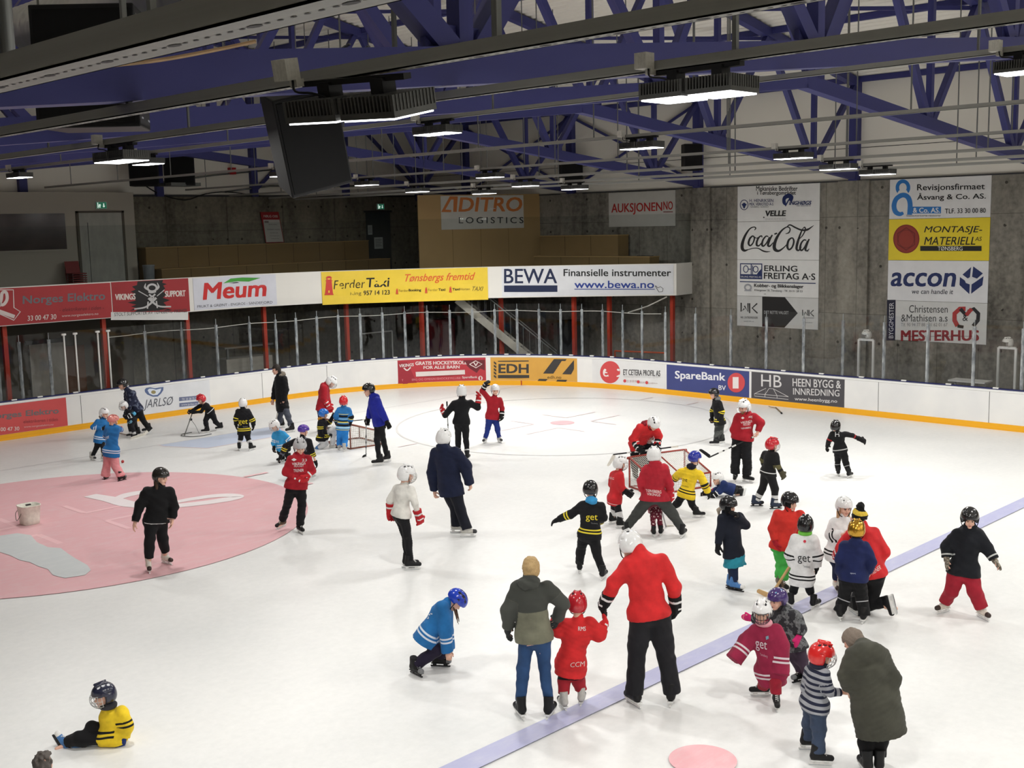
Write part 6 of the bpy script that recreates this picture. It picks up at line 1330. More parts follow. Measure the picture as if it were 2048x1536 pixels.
P('blue_hood_kid', K8_, dict(hd=(652, 120), nk=(660, 180), hp=(645, 380), sa=(600, 215), sb=(722, 220), ea=(535, 262), wa=(462, 293), eb=(728, 280), wb=(700, 310), ka=(592, 485), kb=(692, 500), fa=(588, 605), fb=(728, 645)), 172, 1.44,
  'child in black yellow-striped jersey with light blue hood, left arm held out, back turned', dict(m=JB, hem=.06, bulk=.03, hood=cloth((60, 150, 206)), name='jersey'), dict(m=BT, flare=1.15), helmet=('dome', (24, 24, 26)), glove=WG(GB), skate='black', lift={}, d={'wb': .25}, print=[GET([(625, 265), (695, 265), (695, 310), (625, 305)], YLW), ('Tønsberg', [(655, 310), (695, 312), (695, 322), (655, 320)], (130, 130, 130), 'lettering')])
P('bending_coach', A4_, dict(hd=(612, 160), nk=(550, 170), hp=(440, 380), sa=(440, 220), sb=(640, 240), ea=(375, 330), wa=(430, 415), eb=(665, 300), wb=(650, 400), ka=(390, 600), kb=(470, 600), fa=(405, 800), fb=(500, 790)), 25, 1.74,
  'adult in red jacket with white helmet bending over a caged child behind the goal', dict(m=cloth((198, 42, 46), [(10.05, 10.07, WHI)]), hem=.05, bulk=.035, hood=cloth((130, 28, 40))), dict(m=BT), helmet=('hockey', WH), nod=50, d={'hd': -.5, 'nk': -.42, 'sa': -.38, 'sb': -.38, 'ea': -.35, 'eb': -.35, 'wa': -.4, 'wb': -.4}, glove=HG(GB))
P('goalie_child', A4_, dict(hd=(560, 312), nk=(560, 385), hp=(565, 570), sa=(475, 410), sb=(655, 405), ea=(440, 450), wa=(465, 480), eb=(665, 445), wb=(650, 470), ka=(515, 660), kb=(605, 660), fa=(520, 810), fb=(605, 805)), 5, 1.2,
  'child in black with red caged helmet holding a long stick, under the bending adult', dict(m=cloth((20, 22, 28), [(10.05, 10.10, WHI)]), bulk=.035, name='jersey'), dict(m=BT, bulk=.035), helmet=('hockey', (186, 32, 44)), cage='light', glove=HG(GB), skate='black', nod=15)
P('number_six', A4_, dict(hd=(228, 615), nk=(212, 690), hp=(165, 1000), sa=(140, 740), sb=(222, 745), ea=(130, 850), wa=(190, 900), eb=(240, 890), wb=(308, 935), ka=(170, 1130), kb=(210, 1150), fa=(150, 1295), fb=(240, 1345)), 112, 1.24,
  'child in red jersey with the number six and caged white helmet, facing the goal', dict(m=cloth((196, 44, 50), [(.03, .04, (230, 200, 200))]), hem=.12, bulk=.04, name='jersey'), dict(m=cloth((30, 30, 34), [(-1, .26, (212, 212, 212)), (.06, .09, (40, 40, 44))]), bulk=.025, len=-.06), helmet=('hockey', WH), cage='light', glove=HG(GB, (30, 30, 32)), skate='black', tb=95, print=[('6', [(50, 830), (130, 815), (125, 950), (45, 955)], (232, 206, 206), 'lettering'), ('BERG', [(85, 755), (160, 770), (155, 795), (80, 780)], (226, 196, 196), 'lettering')])
P('vikings_hoodie', A4_, dict(hd=(615, 525), nk=(625, 610), hp=(620, 980), sa=(520, 680), sb=(742, 672), ea=(470, 810), wa=(478, 930), eb=(785, 830), wb=(800, 960), ka=(415, 1190), kb=(820, 1180), fa=(300, 1425), fb=(940, 1448)), 180, 1.66,
  'person in dark red hoodie with white back lettering, legs wide apart over a small child', dict(m=cloth((170, 36, 50)), hem=.07, bulk=.03, hood=True), dict(m=cloth((62, 64, 62)), bulk=.03), helmet=('hockey', WH), glove={'b': HG(GRD)}, skate='black', ta=200, tb=160, print=[('TØNSBERG', [(518, 900), (698, 918), (698, 950), (522, 932)], (232, 222, 222), 'lettering'), ('VIKINGS', [(534, 940), (686, 954), (686, 984), (536, 970)], (232, 222, 222), 'lettering')])
P('small_child', A4_, dict(hd=(630, 820), nk=(628, 890), hp=(630, 1080), sa=(575, 920), sb=(685, 920), ea=(560, 1000), wa=(590, 1050), eb=(700, 1000), wb=(690, 1060), ka=(605, 1210), kb=(675, 1210), fa=(608, 1438), fb=(695, 1430)), 180, 1.0,
  'small child in patterned maroon leggings standing between the spread legs of a red hoodie', dict(m=cloth((176, 90, 104), [(.04, .06, (214, 160, 166)), (.09, .10, (120, 40, 56))]), hem=.14, bulk=.03), dict(m=cloth((96, 28, 44), pattern=('n', (214, 190, 190), 24, .60)), bulk=.015), helmet=('hockey', WH), skate='black', d={k: .25 for k in ('hd', 'nk', 'hp', 'sa', 'sb', 'ea', 'eb', 'wa', 'wb')})
P('yellow_kid', A4_, dict(hd=(1078, 555), nk=(1050, 650), hp=(985, 950), sa=(915, 710), sb=(1140, 730), ea=(860, 770), wa=(852, 780), eb=(1190, 850), wb=(1228, 940), ka=(880, 1070), kb=(1050, 1080), fa=(800, 1180), fb=(1108, 1225)), 150, 1.22,
  'child in yellow jersey with dark hood and blue helmet striding towards the goal', dict(m=JY, hem=.08, bulk=.04, hood=cloth((24, 26, 40)), name='jersey', sleeve=1.25), dict(m=BT, bulk=.025), helmet=('dome', (34, 48, 150)), hyaw=120, glove=WG(GB), skate='black', tb=95, d={'wa': .25, 'ea': .15}, print=[GET([(890, 760), (1000, 790), (990, 835), (885, 805)], (40, 38, 30)), ('Tønsberg', [(920, 850), (1010, 870), (1005, 885), (915, 865)], (60, 56, 36), 'lettering')])
P('lying_kid', A5_, dict(hd=(312, 1130), nk=(350, 1210), hp=(470, 1245), sa=(300, 1255), sb=(390, 1180), ea=(235, 1295), wa=(190, 1302), eb=(330, 1270), wb=(290, 1300), ka=(500, 1262), kb=(500, 1225), fa=(575, 1275), fb=(560, 1250), base=(400, 1325)), -60, 1.2,
  'child in dark blue jersey and white helmet lying flat on the ice', dict(m=cloth((30, 46, 92), [(.40, .44, (170, 40, 50))]), hem=.06, bulk=.035, name='jersey'), dict(m=BT), helmet=('hockey', WH), glove=HG(GB), skate='black', lift={'a': .1, 'b': .15}, nod=10, flex=1.0, toedown=True)
P('black_yellow_kid', A5_, dict(hd=(272, 162), nk=(292, 225), hp=(340, 480), sa=(290, 265), sb=(340, 265), ea=(250, 355), wa=(250, 425), eb=(370, 360), wb=(350, 440), ka=(315, 590), kb=(345, 600), fa=(292, 748), fb=(358, 722)), -75, 1.3,
  'child in black jersey with yellow stripes and grey camouflage trousers near the blue bank advert', dict(m=JB, hem=.06, bulk=.035, hood=cloth((110, 112, 114)), name='jersey'), dict(m=cloth((78, 80, 78), pattern=('n', (48, 50, 50), 9, .5)), bulk=.035), helmet=('dome', (26, 26, 28)), glove=WG(GB), skate='black')
P('stick_coach', A5_, dict(hd=(615, 315), nk=(637, 385), hp=(595, 650), sa=(540, 425), sb=(735, 425), ea=(498, 570), wa=(565, 665), eb=(808, 485), wb=(772, 590), ka=(518, 880), kb=(648, 880), fa=(515, 1152), fb=(648, 1165)), -12, 1.74,
  'bearded coach in dark red hoodie and white helmet holding a hockey stick across his body', dict(m=DRED, hem=.05, bulk=.028, hood=True), dict(m=BT, bulk=.03, flare=1.2), helmet=('hockey', WH), visor=True, beard=True, hyaw=-40, skate='black', tb=55, ta=-5, curl=.9, skin=(214, 160, 140),
  print=[('VIKINGS', [(575, 475), (705, 455), (708, 480), (578, 500)], (226, 214, 214), 'lettering'), ('HOCKEY', [(605, 495), (690, 482), (690, 512), (608, 522)], (226, 214, 214), 'lettering'), ('TØNSBERG', [(578, 545), (695, 530), (695, 550), (580, 562)], (226, 214, 214), 'lettering'), ('ARJ', [(665, 410), (708, 406), (708, 438), (665, 440)], (226, 214, 214), 'lettering'), ([(0, .5), (.5, 1), (1, .5), (.5, 0)], [(580, 418), (620, 418), (620, 446), (580, 446)], (226, 214, 214), 'emblem')])
P('gaiter_kid', A5_, dict(hd=(935, 745), nk=(925, 810), hp=(890, 1050), sa=(850, 840), sb=(980, 860), ea=(825, 900), wa=(850, 985), eb=(1000, 975), wb=(1040, 1050), ka=(825, 1230), kb=(965, 1240), fa=(750, 1440), fb=(965, 1470)), 125, 1.28,
  'child in black with red helmet and white shin guards skating towards the right boards', dict(m=cloth((26, 26, 28), [(.06, .075, WHI), (10.08, 10.16, (96, 92, 62))]), hem=.05, bulk=.03, collar=1), dict(m=cloth((24, 24, 26), [(.02, .21, (196, 196, 196)), (.09, .12, (40, 40, 42))]), bulk=.03), helmet=('hockey', (190, 34, 46)), cage='light', hyaw=110, glove=WG((70, 66, 50), sc=1.2), skate='navy', ta=100, tb=110)
P('black_child_right', K5_, dict(hd=(640, 575), nk=(650, 612), hp=(675, 740), sa=(612, 630), sb=(712, 628), ea=(590, 680), wa=(582, 705), eb=(765, 640), wb=(820, 665), ka=(655, 850), kb=(718, 855), fa=(660, 940), fb=(742, 955)), 165, 1.1,
  'small child all in black with one arm flung out, alone near the right boards', dict(m=cloth((18, 18, 20), [(.05, .07, (180, 180, 180)), (10.1, 10.13, (150, 40, 44))]), bulk=.025), dict(m=cloth((18, 18, 20), [(.24, .26, (160, 160, 160))]), bulk=.03), helmet=('hockey', (20, 20, 22), (200, 200, 200)), glove=WG(GB, sc=1.3), skate='black', print=[('H', [(636, 612), (668, 612), (668, 648), (636, 648)], (200, 200, 200), 'lettering')])
P('navy_girl', K9_, dict(hd=(258, 240), nk=(265, 315), hp=(305, 660), sa=(200, 355), sb=(365, 345), ea=(180, 490), wa=(165, 590), eb=(412, 405), wb=(335, 325), ka=(285, 780), kb=(315, 785), fa=(290, 1000), fb=(318, 1012)), 38, 1.4,
  'girl in navy jacket with teal skirt hem and black helmet, hand at her mouth', dict(m=cloth((26, 30, 42)), hem=.06, bulk=.035, hood=cloth((24, 28, 40))), dict(m=cloth((28, 38, 66)), bulk=.005), helmet=('dome', (28, 28, 30)), hair=('tail', (170, 156, 140)), hyaw=60, bala=(22, 22, 26), glove=WG(GB), skate='blue', skirt=(.20, .02, cloth((44, 136, 156))), d={'wb': -.12}, ta=55, tb=65)
P('red_jacket_boy', K9_, dict(hd=(818, 205), nk=(812, 285), hp=(755, 590), sa=(700, 320), sb=(915, 320), ea=(665, 450), wa=(685, 560), eb=(905, 440), wb=(880, 550), ka=(742, 740), kb=(800, 740), fa=(720, 985), fb=(745, 1005)), 22, 1.48,
  'boy in red jacket and green trousers with black helmet looking to the right', dict(m=cloth((206, 54, 46)), hem=.06, bulk=.035, collar=1), dict(m=cloth((70, 172, 76)), bulk=.03, len=-.06), helmet=('dome', (30, 30, 32)), bala=(24, 24, 26), hyaw=45, glove={'a': WG((170, 32, 44))}, skate='brown', d={'eb': .1, 'wb': .1})
P('white_get_kid', K9_, dict(hd=(960, 415), nk=(955, 500), hp=(930, 880), sa=(860, 545), sb=(1035, 545), ea=(822, 680), wa=(845, 775), eb=(1068, 690), wb=(1062, 785), ka=(850, 1010), kb=(1000, 1005), fa=(818, 1155), fb=(1042, 1170)), 178, 1.32,
  'child in long white jersey and black speckled helmet, back turned, holding a stick', dict(m=JW, hem=.12, bulk=.045, name='jersey', sleeve=1.25), dict(m=BT, len=-.12), helmet=('hockey', (20, 20, 22), (220, 220, 220)), glove=WG(GB), scarf=cloth((110, 186, 70)), skate='black', ta=205, tb=150, print=[GET([(885, 680), (1005, 690), (1005, 775), (890, 760)], (40, 40, 44)), ('Tønsberg', [(938, 775), (1002, 782), (1002, 808), (938, 800)], (120, 120, 124), 'lettering'), ([(.5+.5*math.cos(.4*i), .5+.5*math.sin(.4*i)) for i in range(16)], [(940, 545), (966, 545), (966, 572), (940, 572)], (200, 60, 74), 'emblem')])
P('white_girl', K9_, dict(hd=(1312, 250), nk=(1300, 345), hp=(1250, 660), sa=(1220, 400), sb=(1385, 395), ea=(1190, 500), wa=(1300, 500), eb=(1400, 480), wb=(1350, 510), ka=(1245, 800), kb=(1290, 800), fa=(1240, 1015), fb=(1290, 1040)), 22, 1.46,
  'girl with white helmet, long fair hair and white jersey facing the kneeling coach', dict(m=JW, hem=.12, bulk=.04, name='jersey'), dict(m=NT, bulk=.015, len=-.08), helmet=('dome', WH), hair=('long', (186, 152, 116)), hyaw=30, skate='white', glove=None, d={'wa': -.1})
P('kneeling_coach', K9_, dict(hd=(1440, 350), nk=(1480, 440), hp=(1560, 850), sa=(1370, 510), sb=(1590, 500), ea=(1290, 620), wa=(1262, 670), eb=(1670, 650), wb=(1590, 800), ka=(1440, 1060), kb=(1540, 1130), fa=(1400, 1215), fb=(1690, 1120)), 195, 1.74,
  'kneeling coach in red jacket with black and yellow knitted hat, one skate stretched behind', dict(m=cloth((206, 46, 50)), hem=.05, bulk=.035), dict(m=BT, bulk=.02), hat=(cloth((20, 20, 22), [(.085, .135, (214, 184, 70))]), 'bobble'), hyaw=215, nod=-10, skate='black', lift={'b': -.05}, flex=1.0, toedown=True, tb=92, d={'ka': .3, 'hp': -.02, 'kb': .05}, print=[('TRENER', [(1545, 840), (1640, 770), (1650, 810), (1560, 870)], (232, 214, 210), 'lettering')], glove={'a': HG(GRD)})
P('gold_helmet', K9_, dict(hd=(1425, 460), nk=(1418, 560), hp=(1392, 870), sa=(1305, 610), sb=(1515, 610), ea=(1272, 740), wa=(1265, 850), eb=(1560, 740), wb=(1538, 845), ka=(1312, 1080), kb=(1475, 1085), fa=(1268, 1268), fb=(1492, 1295)), 178, 1.4,
  'child in navy jacket and golden helmet, back turned, in front of the kneeling coach', dict(m=cloth((28, 36, 78)), hem=.06, bulk=.035, hood=True), dict(m=cloth((22, 22, 24), [(.20, .215, (180, 180, 184))]), bulk=.04, flare=1.15, len=.03), helmet=('hockey', (196, 150, 50)), skate='black', print=[('sport', [(1368, 842), (1418, 848), (1418, 862), (1368, 858)], (190, 196, 206), 'lettering')])
P('red_pants_boy', K11_, dict(hd=(545, 320), nk=(540, 440), hp=(478, 870), sa=(400, 500), sb=(645, 500), ea=(285, 630), wa=(292, 750), eb=(735, 640), wb=(815, 765), ka=(345, 1110), kb=(602, 1110), fa=(262, 1345), fb=(680, 1412)), 4, 1.56,
  'boy in black jacket and red trousers with black helmet and knitted mittens, far right', dict(m=cloth((24, 26, 32), [(10.03, 10.05, (190, 192, 190))]), hem=.07, bulk=.04, collar=1, hood=True), dict(m=cloth((156, 34, 50)), bulk=.04), helmet=('dome', (26, 26, 28)), bala=(24, 24, 26), glove=dict(k='mitten', m=cloth((150, 142, 128), pattern=('n', (92, 84, 74), 40, .5))), skate='white', ta=-40, tb=35)
P('maroon_child', K10_, dict(hd=(342, 265), nk=(365, 375), hp=(420, 740), sa=(290, 415), sb=(470, 415), ea=(215, 510), wa=(165, 580), eb=(500, 540), wb=(492, 670), ka=(372, 830), kb=(452, 840), fa=(345, 948), fb=(460, 1045)), -5, 1.28,
  'child in oversized maroon jersey with caged white helmet and pink neck warmer', dict(m=JM, hem=.16, bulk=.045, name='jersey', sleeve=1.9, cuff=.13), dict(m=cloth((150, 32, 50)), bulk=.035, len=-.06), helmet=('hockey', WH), cage='dark', scarf=cloth((214, 150, 160)), skate='black', ta=-80, tb=5, print=[GET([(285, 485), (385, 510), (382, 595), (295, 575)], (214, 200, 208)), ('Tønsberg', [(325, 595), (390, 615), (388, 640), (325, 622)], (186, 140, 156), 'lettering'), ([(.2, 0), (.9, .3), (.8, 1), (.1, .8)], [(370, 455), (402, 455), (402, 490), (370, 490)], (120, 150, 166), 'emblem')])
P('fur_child', K10_, dict(hd=(470, 165), nk=(510, 245), hp=(600, 520), sa=(450, 290), sb=(630, 310), ea=(350, 330), wa=(265, 315), eb=(665, 390), wb=(645, 455), ka=(620, 640), kb=(670, 650), fa=(660, 830), fb=(715, 850)), -35, 1.22,
  'child in grey fleece fur jacket with purple helmet and pink mittens behind the maroon jersey', dict(m=cloth((104, 106, 108), fur=.6, pattern=('n', (48, 48, 52), 14, .5)), hem=.06, bulk=.05, hood=True, wr=.007), dict(m=cloth((64, 50, 66)), bulk=.03), helmet=('dome', (64, 46, 104), (120, 190, 220)), hyaw=-45, glove=dict(k='mitten', m=cloth((206, 40, 110))), skate='rental', d={'wa': .1}, print=[])
P('striped_child', K10_, dict(hd=(830, 625), nk=(800, 710), hp=(775, 1010), sa=(720, 760), sb=(860, 780), ea=(700, 880), wa=(720, 960), eb=(900, 920), wb=(1000, 915), ka=(735, 1170), kb=(805, 1190), fa=(722, 1385), fb=(805, 1512)), 125, 1.26,
  'child in grey and navy striped sweater with red helmet, beside the olive parka', dict(m=cloth((150, 152, 158), [(z, z+.028, (34, 38, 58)) for z in np.arange(.03, .7, .062)]+[(10+z, 10+z+.028, (34, 38, 58)) for z in np.arange(.0, .6, .062)]), hem=.05, bulk=.022, name='sweater'), dict(m=cloth((58, 70, 92)), bulk=.035), helmet=('hockey', (206, 40, 40)), cage='light', hyaw=105, scarf=cloth((34, 38, 56)), skate='black', ta=100, tb=95)
P('olive_parka', K10_, dict(hd=(1098, 515), nk=(1190, 580), hp=(1265, 960), sa=(1105, 640), sb=(1320, 640), ea=(1060, 780), wa=(1055, 880), eb=(1385, 800), wb=(1370, 960), ka=(1195, 1330), kb=(1305, 1330), fa=(1190, 1580), fb=(1300, 1575)), 190, 1.72,
  'woman in long dark olive hooded parka bending towards the striped child at the bottom right', dict(m=cloth((66, 66, 58)), hem=.36, bulk=.06, flare=1.1, wr=.006, hood=True, hoodsz=1.5), dict(m=cloth((18, 18, 20)), bulk=.012), hair=('short', (120, 108, 98)), hyaw=240, nod=45, skate='black', glove={'b': WG(GB)}, d={'hd': .15})
P('yellow_sitter', K13_, dict(hd=(1215, 540), nk=(1280, 680), hp=(1330, 1000), sa=(1290, 740), sb=(1440, 740), ea=(1340, 920), wa=(1300, 1075), eb=(1480, 900), wb=(1440, 1030), ka=(1080, 900), kb=(920, 1030), fa=(960, 1110), fb=(765, 1075), base=(1150, 1110)), -70, 1.25,
  'child in yellow jersey with caged dark helmet sitting on the ice at the bottom left', dict(m=JY, hem=.06, bulk=.045, name='jersey', sleeve=1.3), dict(m=BT, bulk=.035), helmet=('hockey', (30, 34, 56), (226, 226, 230)), cage='light', scarf=cloth((52, 52, 58)), glove=WG(GN), skate='blue', lift={'a': 0.05, 'b': 0.1}, hyaw=-75, nod=8, flex=.8, toeup=True, ta=-75, tb=-75)
# the head just cut by the lower edge of the picture: a child standing close below the camera
_c = np.array((-12.42, -17.72, 0.0)); _n = _c-CAM; _n[2] = 0; _n /= np.linalg.norm(_n); _r = np.array((_n[1], -_n[0], 0))
_j = {k: pj(_c+_r*x+np.array((0, 0, z))) for k, (x, z) in dict(hd=(0, 1.0), nk=(0, .86), hp=(0, .52), sa=(-.14, .80), sb=(.14, .80), ea=(-.17, .62), wa=(-.17, .45), eb=(.17, .62), wb=(.17, .45), ka=(-.07, .30), kb=(.07, .30), fa=(-.08, 0), fb=(.08, 0)).items()}
P('cut_head', (0, 0, 1), _j, 170, 1.08, 'child with fuzzy dark grey hair just showing above the lower left edge', dict(m=cloth((120, 40, 44)), bulk=.03), dict(m=BT), hair=('tuft', (84, 78, 74)), skate='black')
# =================================================================== sticks, goals and other loose things
def near(key, K, x, y, d=0.0):
    """point seen at (x, y) of the enlargement, d metres beyond the upright plane through that person's feet"""
    q = PEOPLE[key]; r = ray(K[0]+x/K[2], K[1]+y/K[2]); return CAM+r*(((q['base']-CAM)@q['n']+d)/(r@q['n']))
def icept(K, x, y, z=0.0): return ground(K[0]+x/K[2], K[1]+y/K[2], z)
M_TAPEW = mat('white_tape', (216, 212, 202), .7); M_WOOD = mat('pale_wood', (206, 168, 116), .5); M_TAPEK = mat('black_tape', (26, 26, 28), .8); M_SHAFT = mat('black_stick_shaft', (30, 30, 32), .4); M_SHAFTG = mat('silver_stick_shaft', (150, 150, 152), .35, .4)
def stick(label, butt, heel, toe, shaft=M_SHAFT, blade=M_TAPEK, w_=.028, bh=.07, bands=True):
    butt, heel, toe = (np.array(v, float) for v in (butt, heel, toe))
    root = empty('hockey_stick', heel, label, 'hockey stick', 'hockey sticks'); O = heel; d = (heel-butt)/np.linalg.norm(heel-butt)
    b = MB(); b.bar(butt, heel, w_*.8, w_, (0.2, 0.1, 1)); b.build('shaft', shaft, root, O)
    b = MB(); b.bar(butt-d*.01, butt+d*.14, w_*.8+.006, w_+.006, (0.2, 0.1, 1)); b.build('grip_tape', M_TAPEW if shaft is M_SHAFT else M_TAPEK, root, O)
    # slightly curved blade
    up = -d; t = toe-heel; L = np.linalg.norm(t); t /= L; nrm = np.cross(t, up); nrm /= np.linalg.norm(nrm)+1e-9; uu = np.cross(nrm, t); V = []; F = []; n = 8
    for i in range(n+1):
        a = i/n; c = heel+t*L*a+nrm*.03*a*a; h0 = bh*(1-.25*a*a) if i < n else bh*.45
        for e in (-1, 1):
            for k in (0, 1): V.append(c+nrm*.005*e+uu*(k*h0-.01))
    for i in range(n):
        q = 4*i; F += [(q, q+4, q+5, q+1), (q+2, q+3, q+7, q+6), (q+1, q+5, q+7, q+3), (q, q+2, q+6, q+4)]
    F += [(0, 1, 3, 2), (4*n, 4*n+2, 4*n+3, 4*n+1)]
    b = MB(); b.add(V, F); b.build('blade', blade, root, O)
    if bands:
        for t_ in (.45, .6, .72): c = butt+(heel-butt)*t_; b = MB(); b.bar(c, c+d*.09, w_*.8+.003, w_+.003, (0.2, 0.1, 1)); b.build('shaft_band', M_HOLD if shaft is M_SHAFT else M_DARK, root, O)
    return root
N_ = near
stick('black hockey stick with white bands held across by the bearded coach', N_('stick_coach', A5_, 778, 622, -.12), N_('stick_coach', A5_, 215, 882, -.20), N_('stick_coach', A5_, 103, 795, -.16))
stick('black hockey stick with long white blade held level by the child under the bending adult', N_('goalie_child', A4_, 886, 414, -.16), N_('goalie_child', A4_, 150, 508, -.20), N_('goalie_child', A4_, 82, 632, -.22), M_SHAFT, M_TAPEW)
stick('silver hockey stick held upright by the player in black', N_('black_stick_man', K3_, 548, 428, .05), ground(898, 896), ground(888, 899), M_SHAFTG, M_TAPEK, .03)
stick('thin dark hockey stick standing on the ice beside the man in the blue jacket', N_('blue_man', A2_, 1553, 690, -.05), ground(732, 912), ground(727, 915), M_SHAFTG, M_TAPEK)
stick('dark hockey stick held level from the man in blue towards the striped jacket', N_('striped_suit', A2_, 1575, 722, .35), N_('striped_suit', A2_, 1300, 748, .2), N_('striped_suit', A2_, 1240, 770, .22), M_SHAFT, M_TAPEK, .022, bands=False)
stick('wooden hockey stick slanting down from the child in the long white jersey', N_('white_get_kid', K9_, 872, 700, .05), ground(*[K9_[i]+v/K9_[2] for i, v in enumerate((632, 1070))]), ground(*[K9_[i]+v/K9_[2] for i, v in enumerate((508, 1040))])+[0, 0, .03], M_WOOD, M_WOOD, .03, .08, bands=False)
stick('small grey stick with pale blade beside the child in maroon leggings', N_('small_child', A4_, 690, 1100, .1), ground(*[A4_[i]+v/A4_[2] for i, v in enumerate((752, 1330))]), ground(*[A4_[i]+v/A4_[2] for i, v in enumerate((832, 1316))]), M_SHAFTG, M_TAPEW, .024, .06, bands=False)
stick('broken brown stick lying on the ice near the right boards', icept(K5_, 238, 474, .02), icept(K5_, 192, 430, .02), icept(K5_, 138, 428, .02), mat('brown_wood', (120, 104, 78), .6), mat('brown_wood', (120, 104, 78), .6), .03, .05, bands=False)
stick('dark thin stick lying on the ice behind the pink trousers', icept(A1_, 640, 838, .02), icept(A1_, 470, 800, .02), icept(A1_, 440, 806, .02), M_SHAFTG, M_TAPEK, .024, bands=False)
stick('white goalie stick with broad blade at the feet of the leaning adult', N_('leaning_man', A1_, 910, 735, -.1), icept(A1_, 800, 842), icept(A1_, 655, 890), M_TAPEW, M_TAPEW, .07, .10, bands=False)
stick('dark stick end behind the legs of the man in the black parka', N_('parka_man', K2_, 440, 742, .1), N_('parka_man', K2_, 426, 800, .1), N_('parka_man', K2_, 420, 806, .1), M_SHAFT, M_TAPEK, .02, .03, bands=False)

def goal(label, Lf, Rf, back, h, hb, netc, red):
    """small goal: mouth from Lf to Rf, depth vector back"""
    Lf, Rf, back = (np.array(v, float) for v in (Lf, Rf, back)); Z = np.array((0, 0, 1.0)); root = empty('hockey_goal', (Lf+Rf)/2, label, 'hockey goal', 'small hockey goals'); O = (Lf+Rf)/2
    LB, RB = Lf+back, Rf+back; r = .019; e = Z*r
    def tube(nm, pts): b = MB(); b.tube(pts, r, 10); b.build(nm, red, root, O, True)
    tube('goal_post', [Lf+e*0, Lf+Z*(h-.04)]); tube('goal_post', [Rf, Rf+Z*(h-.04)])
    ax = (Rf-Lf)/np.linalg.norm(Rf-Lf); tube('crossbar', smooth_path([Lf+Z*(h-.04), Lf+Z*h+ax*.05, Rf+Z*h-ax*.05, Rf+Z*(h-.04)], 4))
    tube('base_frame', [Lf+e, LB+e, RB+e, Rf+e]); tube('back_bar', [LB+e, LB+Z*hb, RB+Z*hb, RB+e])
    tube('top_brace', [Lf+Z*h, LB+Z*hb]); tube('top_brace', [Rf+Z*h, RB+Z*hb]); tube('top_brace', [(Lf+Rf)/2+Z*h, (LB+RB)/2+Z*hb])
    tube('front_base', [Lf+e*.6, Rf+e*.6])
    b = MB(); q = .0028
    def panel(A, B, C_, D, nu, nv):      # A-B bottom, D-C top
        for i in range(nu+1):
            u = i/nu; b.bar(A+(B-A)*u, D+(C_-D)*u, 2*q, 2*q, (.3, .4, .8))
        for k in range(nv+1):
            v = k/nv; b.bar(A+(D-A)*v, B+(C_-B)*v, 2*q, 2*q, (.3, .4, .8))
    n1 = int(np.linalg.norm(Rf-Lf)/.045); n2 = int(np.linalg.norm(back)/.05)
    panel(LB, RB, RB+Z*hb, LB+Z*hb, n1, int(hb/.045)); panel(LB+Z*hb, RB+Z*hb, Rf+Z*h, Lf+Z*h, n1, n2)
    panel(Lf, LB, LB+Z*hb, Lf+Z*h, n2, int(h/.05)); panel(Rf, RB, RB+Z*hb, Rf+Z*h, n2, int(h/.05)); panel(Lf, Rf, Rf+Z*h, Lf+Z*h, n1, int(h/.045)) if netc == 'front' else None
    b.build('net', mat('goal_net_cord', (206, 202, 194), .8), root, O); return root
M_GOALR = mat('red_brown_goal_tube', (150, 62, 52), .5)
goal('small goal with red frame and white net in front of the bending adult', (2.06, -12.32, 0), (3.40, -12.72, 0), (-.26, -.84, 0), .63, .30, '', M_GOALR)
goal('small goal with rusty frame beside the man in the blue jacket', (0.99, -4.43, 0), (1.14, -3.25, 0), (.93, -.15, 0), .62, .32, '', mat('rusty_goal_tube', (136, 84, 70), .6))
# bucket, ball, skating frame
p = ground(60, 1048); root = empty('bucket', p, 'white translucent plastic bucket standing on the pink circle', 'bucket')
b = MB(); n = 24
def rr(w_, k): a = 2*math.pi*k/n; c, s_ = math.cos(a), math.sin(a); m = (abs(c)**4+abs(s_)**4)**-.25; return w_*c*m, w_*s_*m
V = []
for w_, z_ in ((.13, 0), (.155, .02), (.165, .12), (.185, .36), (.195, .365), (.192, .375), (.178, .37), (.158, .13), (.14, .10)):
    for k in range(n): x, y = rr(w_, k); V.append((p[0]+x, p[1]+y, z_))
F = [(i*n+k, i*n+(k+1) % n, (i+1)*n+(k+1) % n, (i+1)*n+k) for i in range(8) for k in range(n)]; b.add(V, F+[tuple(range(n-1, -1, -1)), tuple(8*n+k for k in range(n))]); b.build('bucket_body', mat('milky_plastic', (222, 220, 208), .5), root, p, True)
b = MB(); c0 = CR*(-.19); b.tube(smooth_path([p+np.array((-.13, .13, .30)), p+np.array((-.20, .13, .22)), p+np.array((-.22, .06, .10)), p+np.array((-.20, -.02, .16)), p+np.array((-.15, -.08, .30))], 4), .006, 6); b.build('handle', mat('grey_plastic_handle', (120, 118, 110), .5), root, p, True)
b = MB(); b.box((p[0]-.05, p[1]-.02, .36), (p[0]+.04, p[1]+.02, .385)); b.build('spout', M_DARK, root, p)
p = ground(245.5, 926); b = MB(); prof = [(.035*math.sin(math.pi*k/10)+1e-4, .035-.035*math.cos(math.pi*k/10)) for k in range(11)]; b.lathe(prof, 16, (p[0], p[1], 0)); b.build('ball', mat('red_ball', (176, 60, 60), .5), None, p, True, label='small red ball on the ice just above the pink circle', cat='ball', loc=p)
root_p = icept(A3_, 300, 1030); root = empty('skating_frame', root_p, 'grey metal skating frame pushed by the child in black', 'skating aid'); O = root_p
b = MB(); b.tube(smooth_path([icept(A3_, *q, .02) for q in ((446, 968), (330, 988), (240, 1012), (250, 1040), (420, 1056), (640, 1040), (850, 1000))], 5), .012, 8); b.build('base_loop', M_GALV, root, O, True)
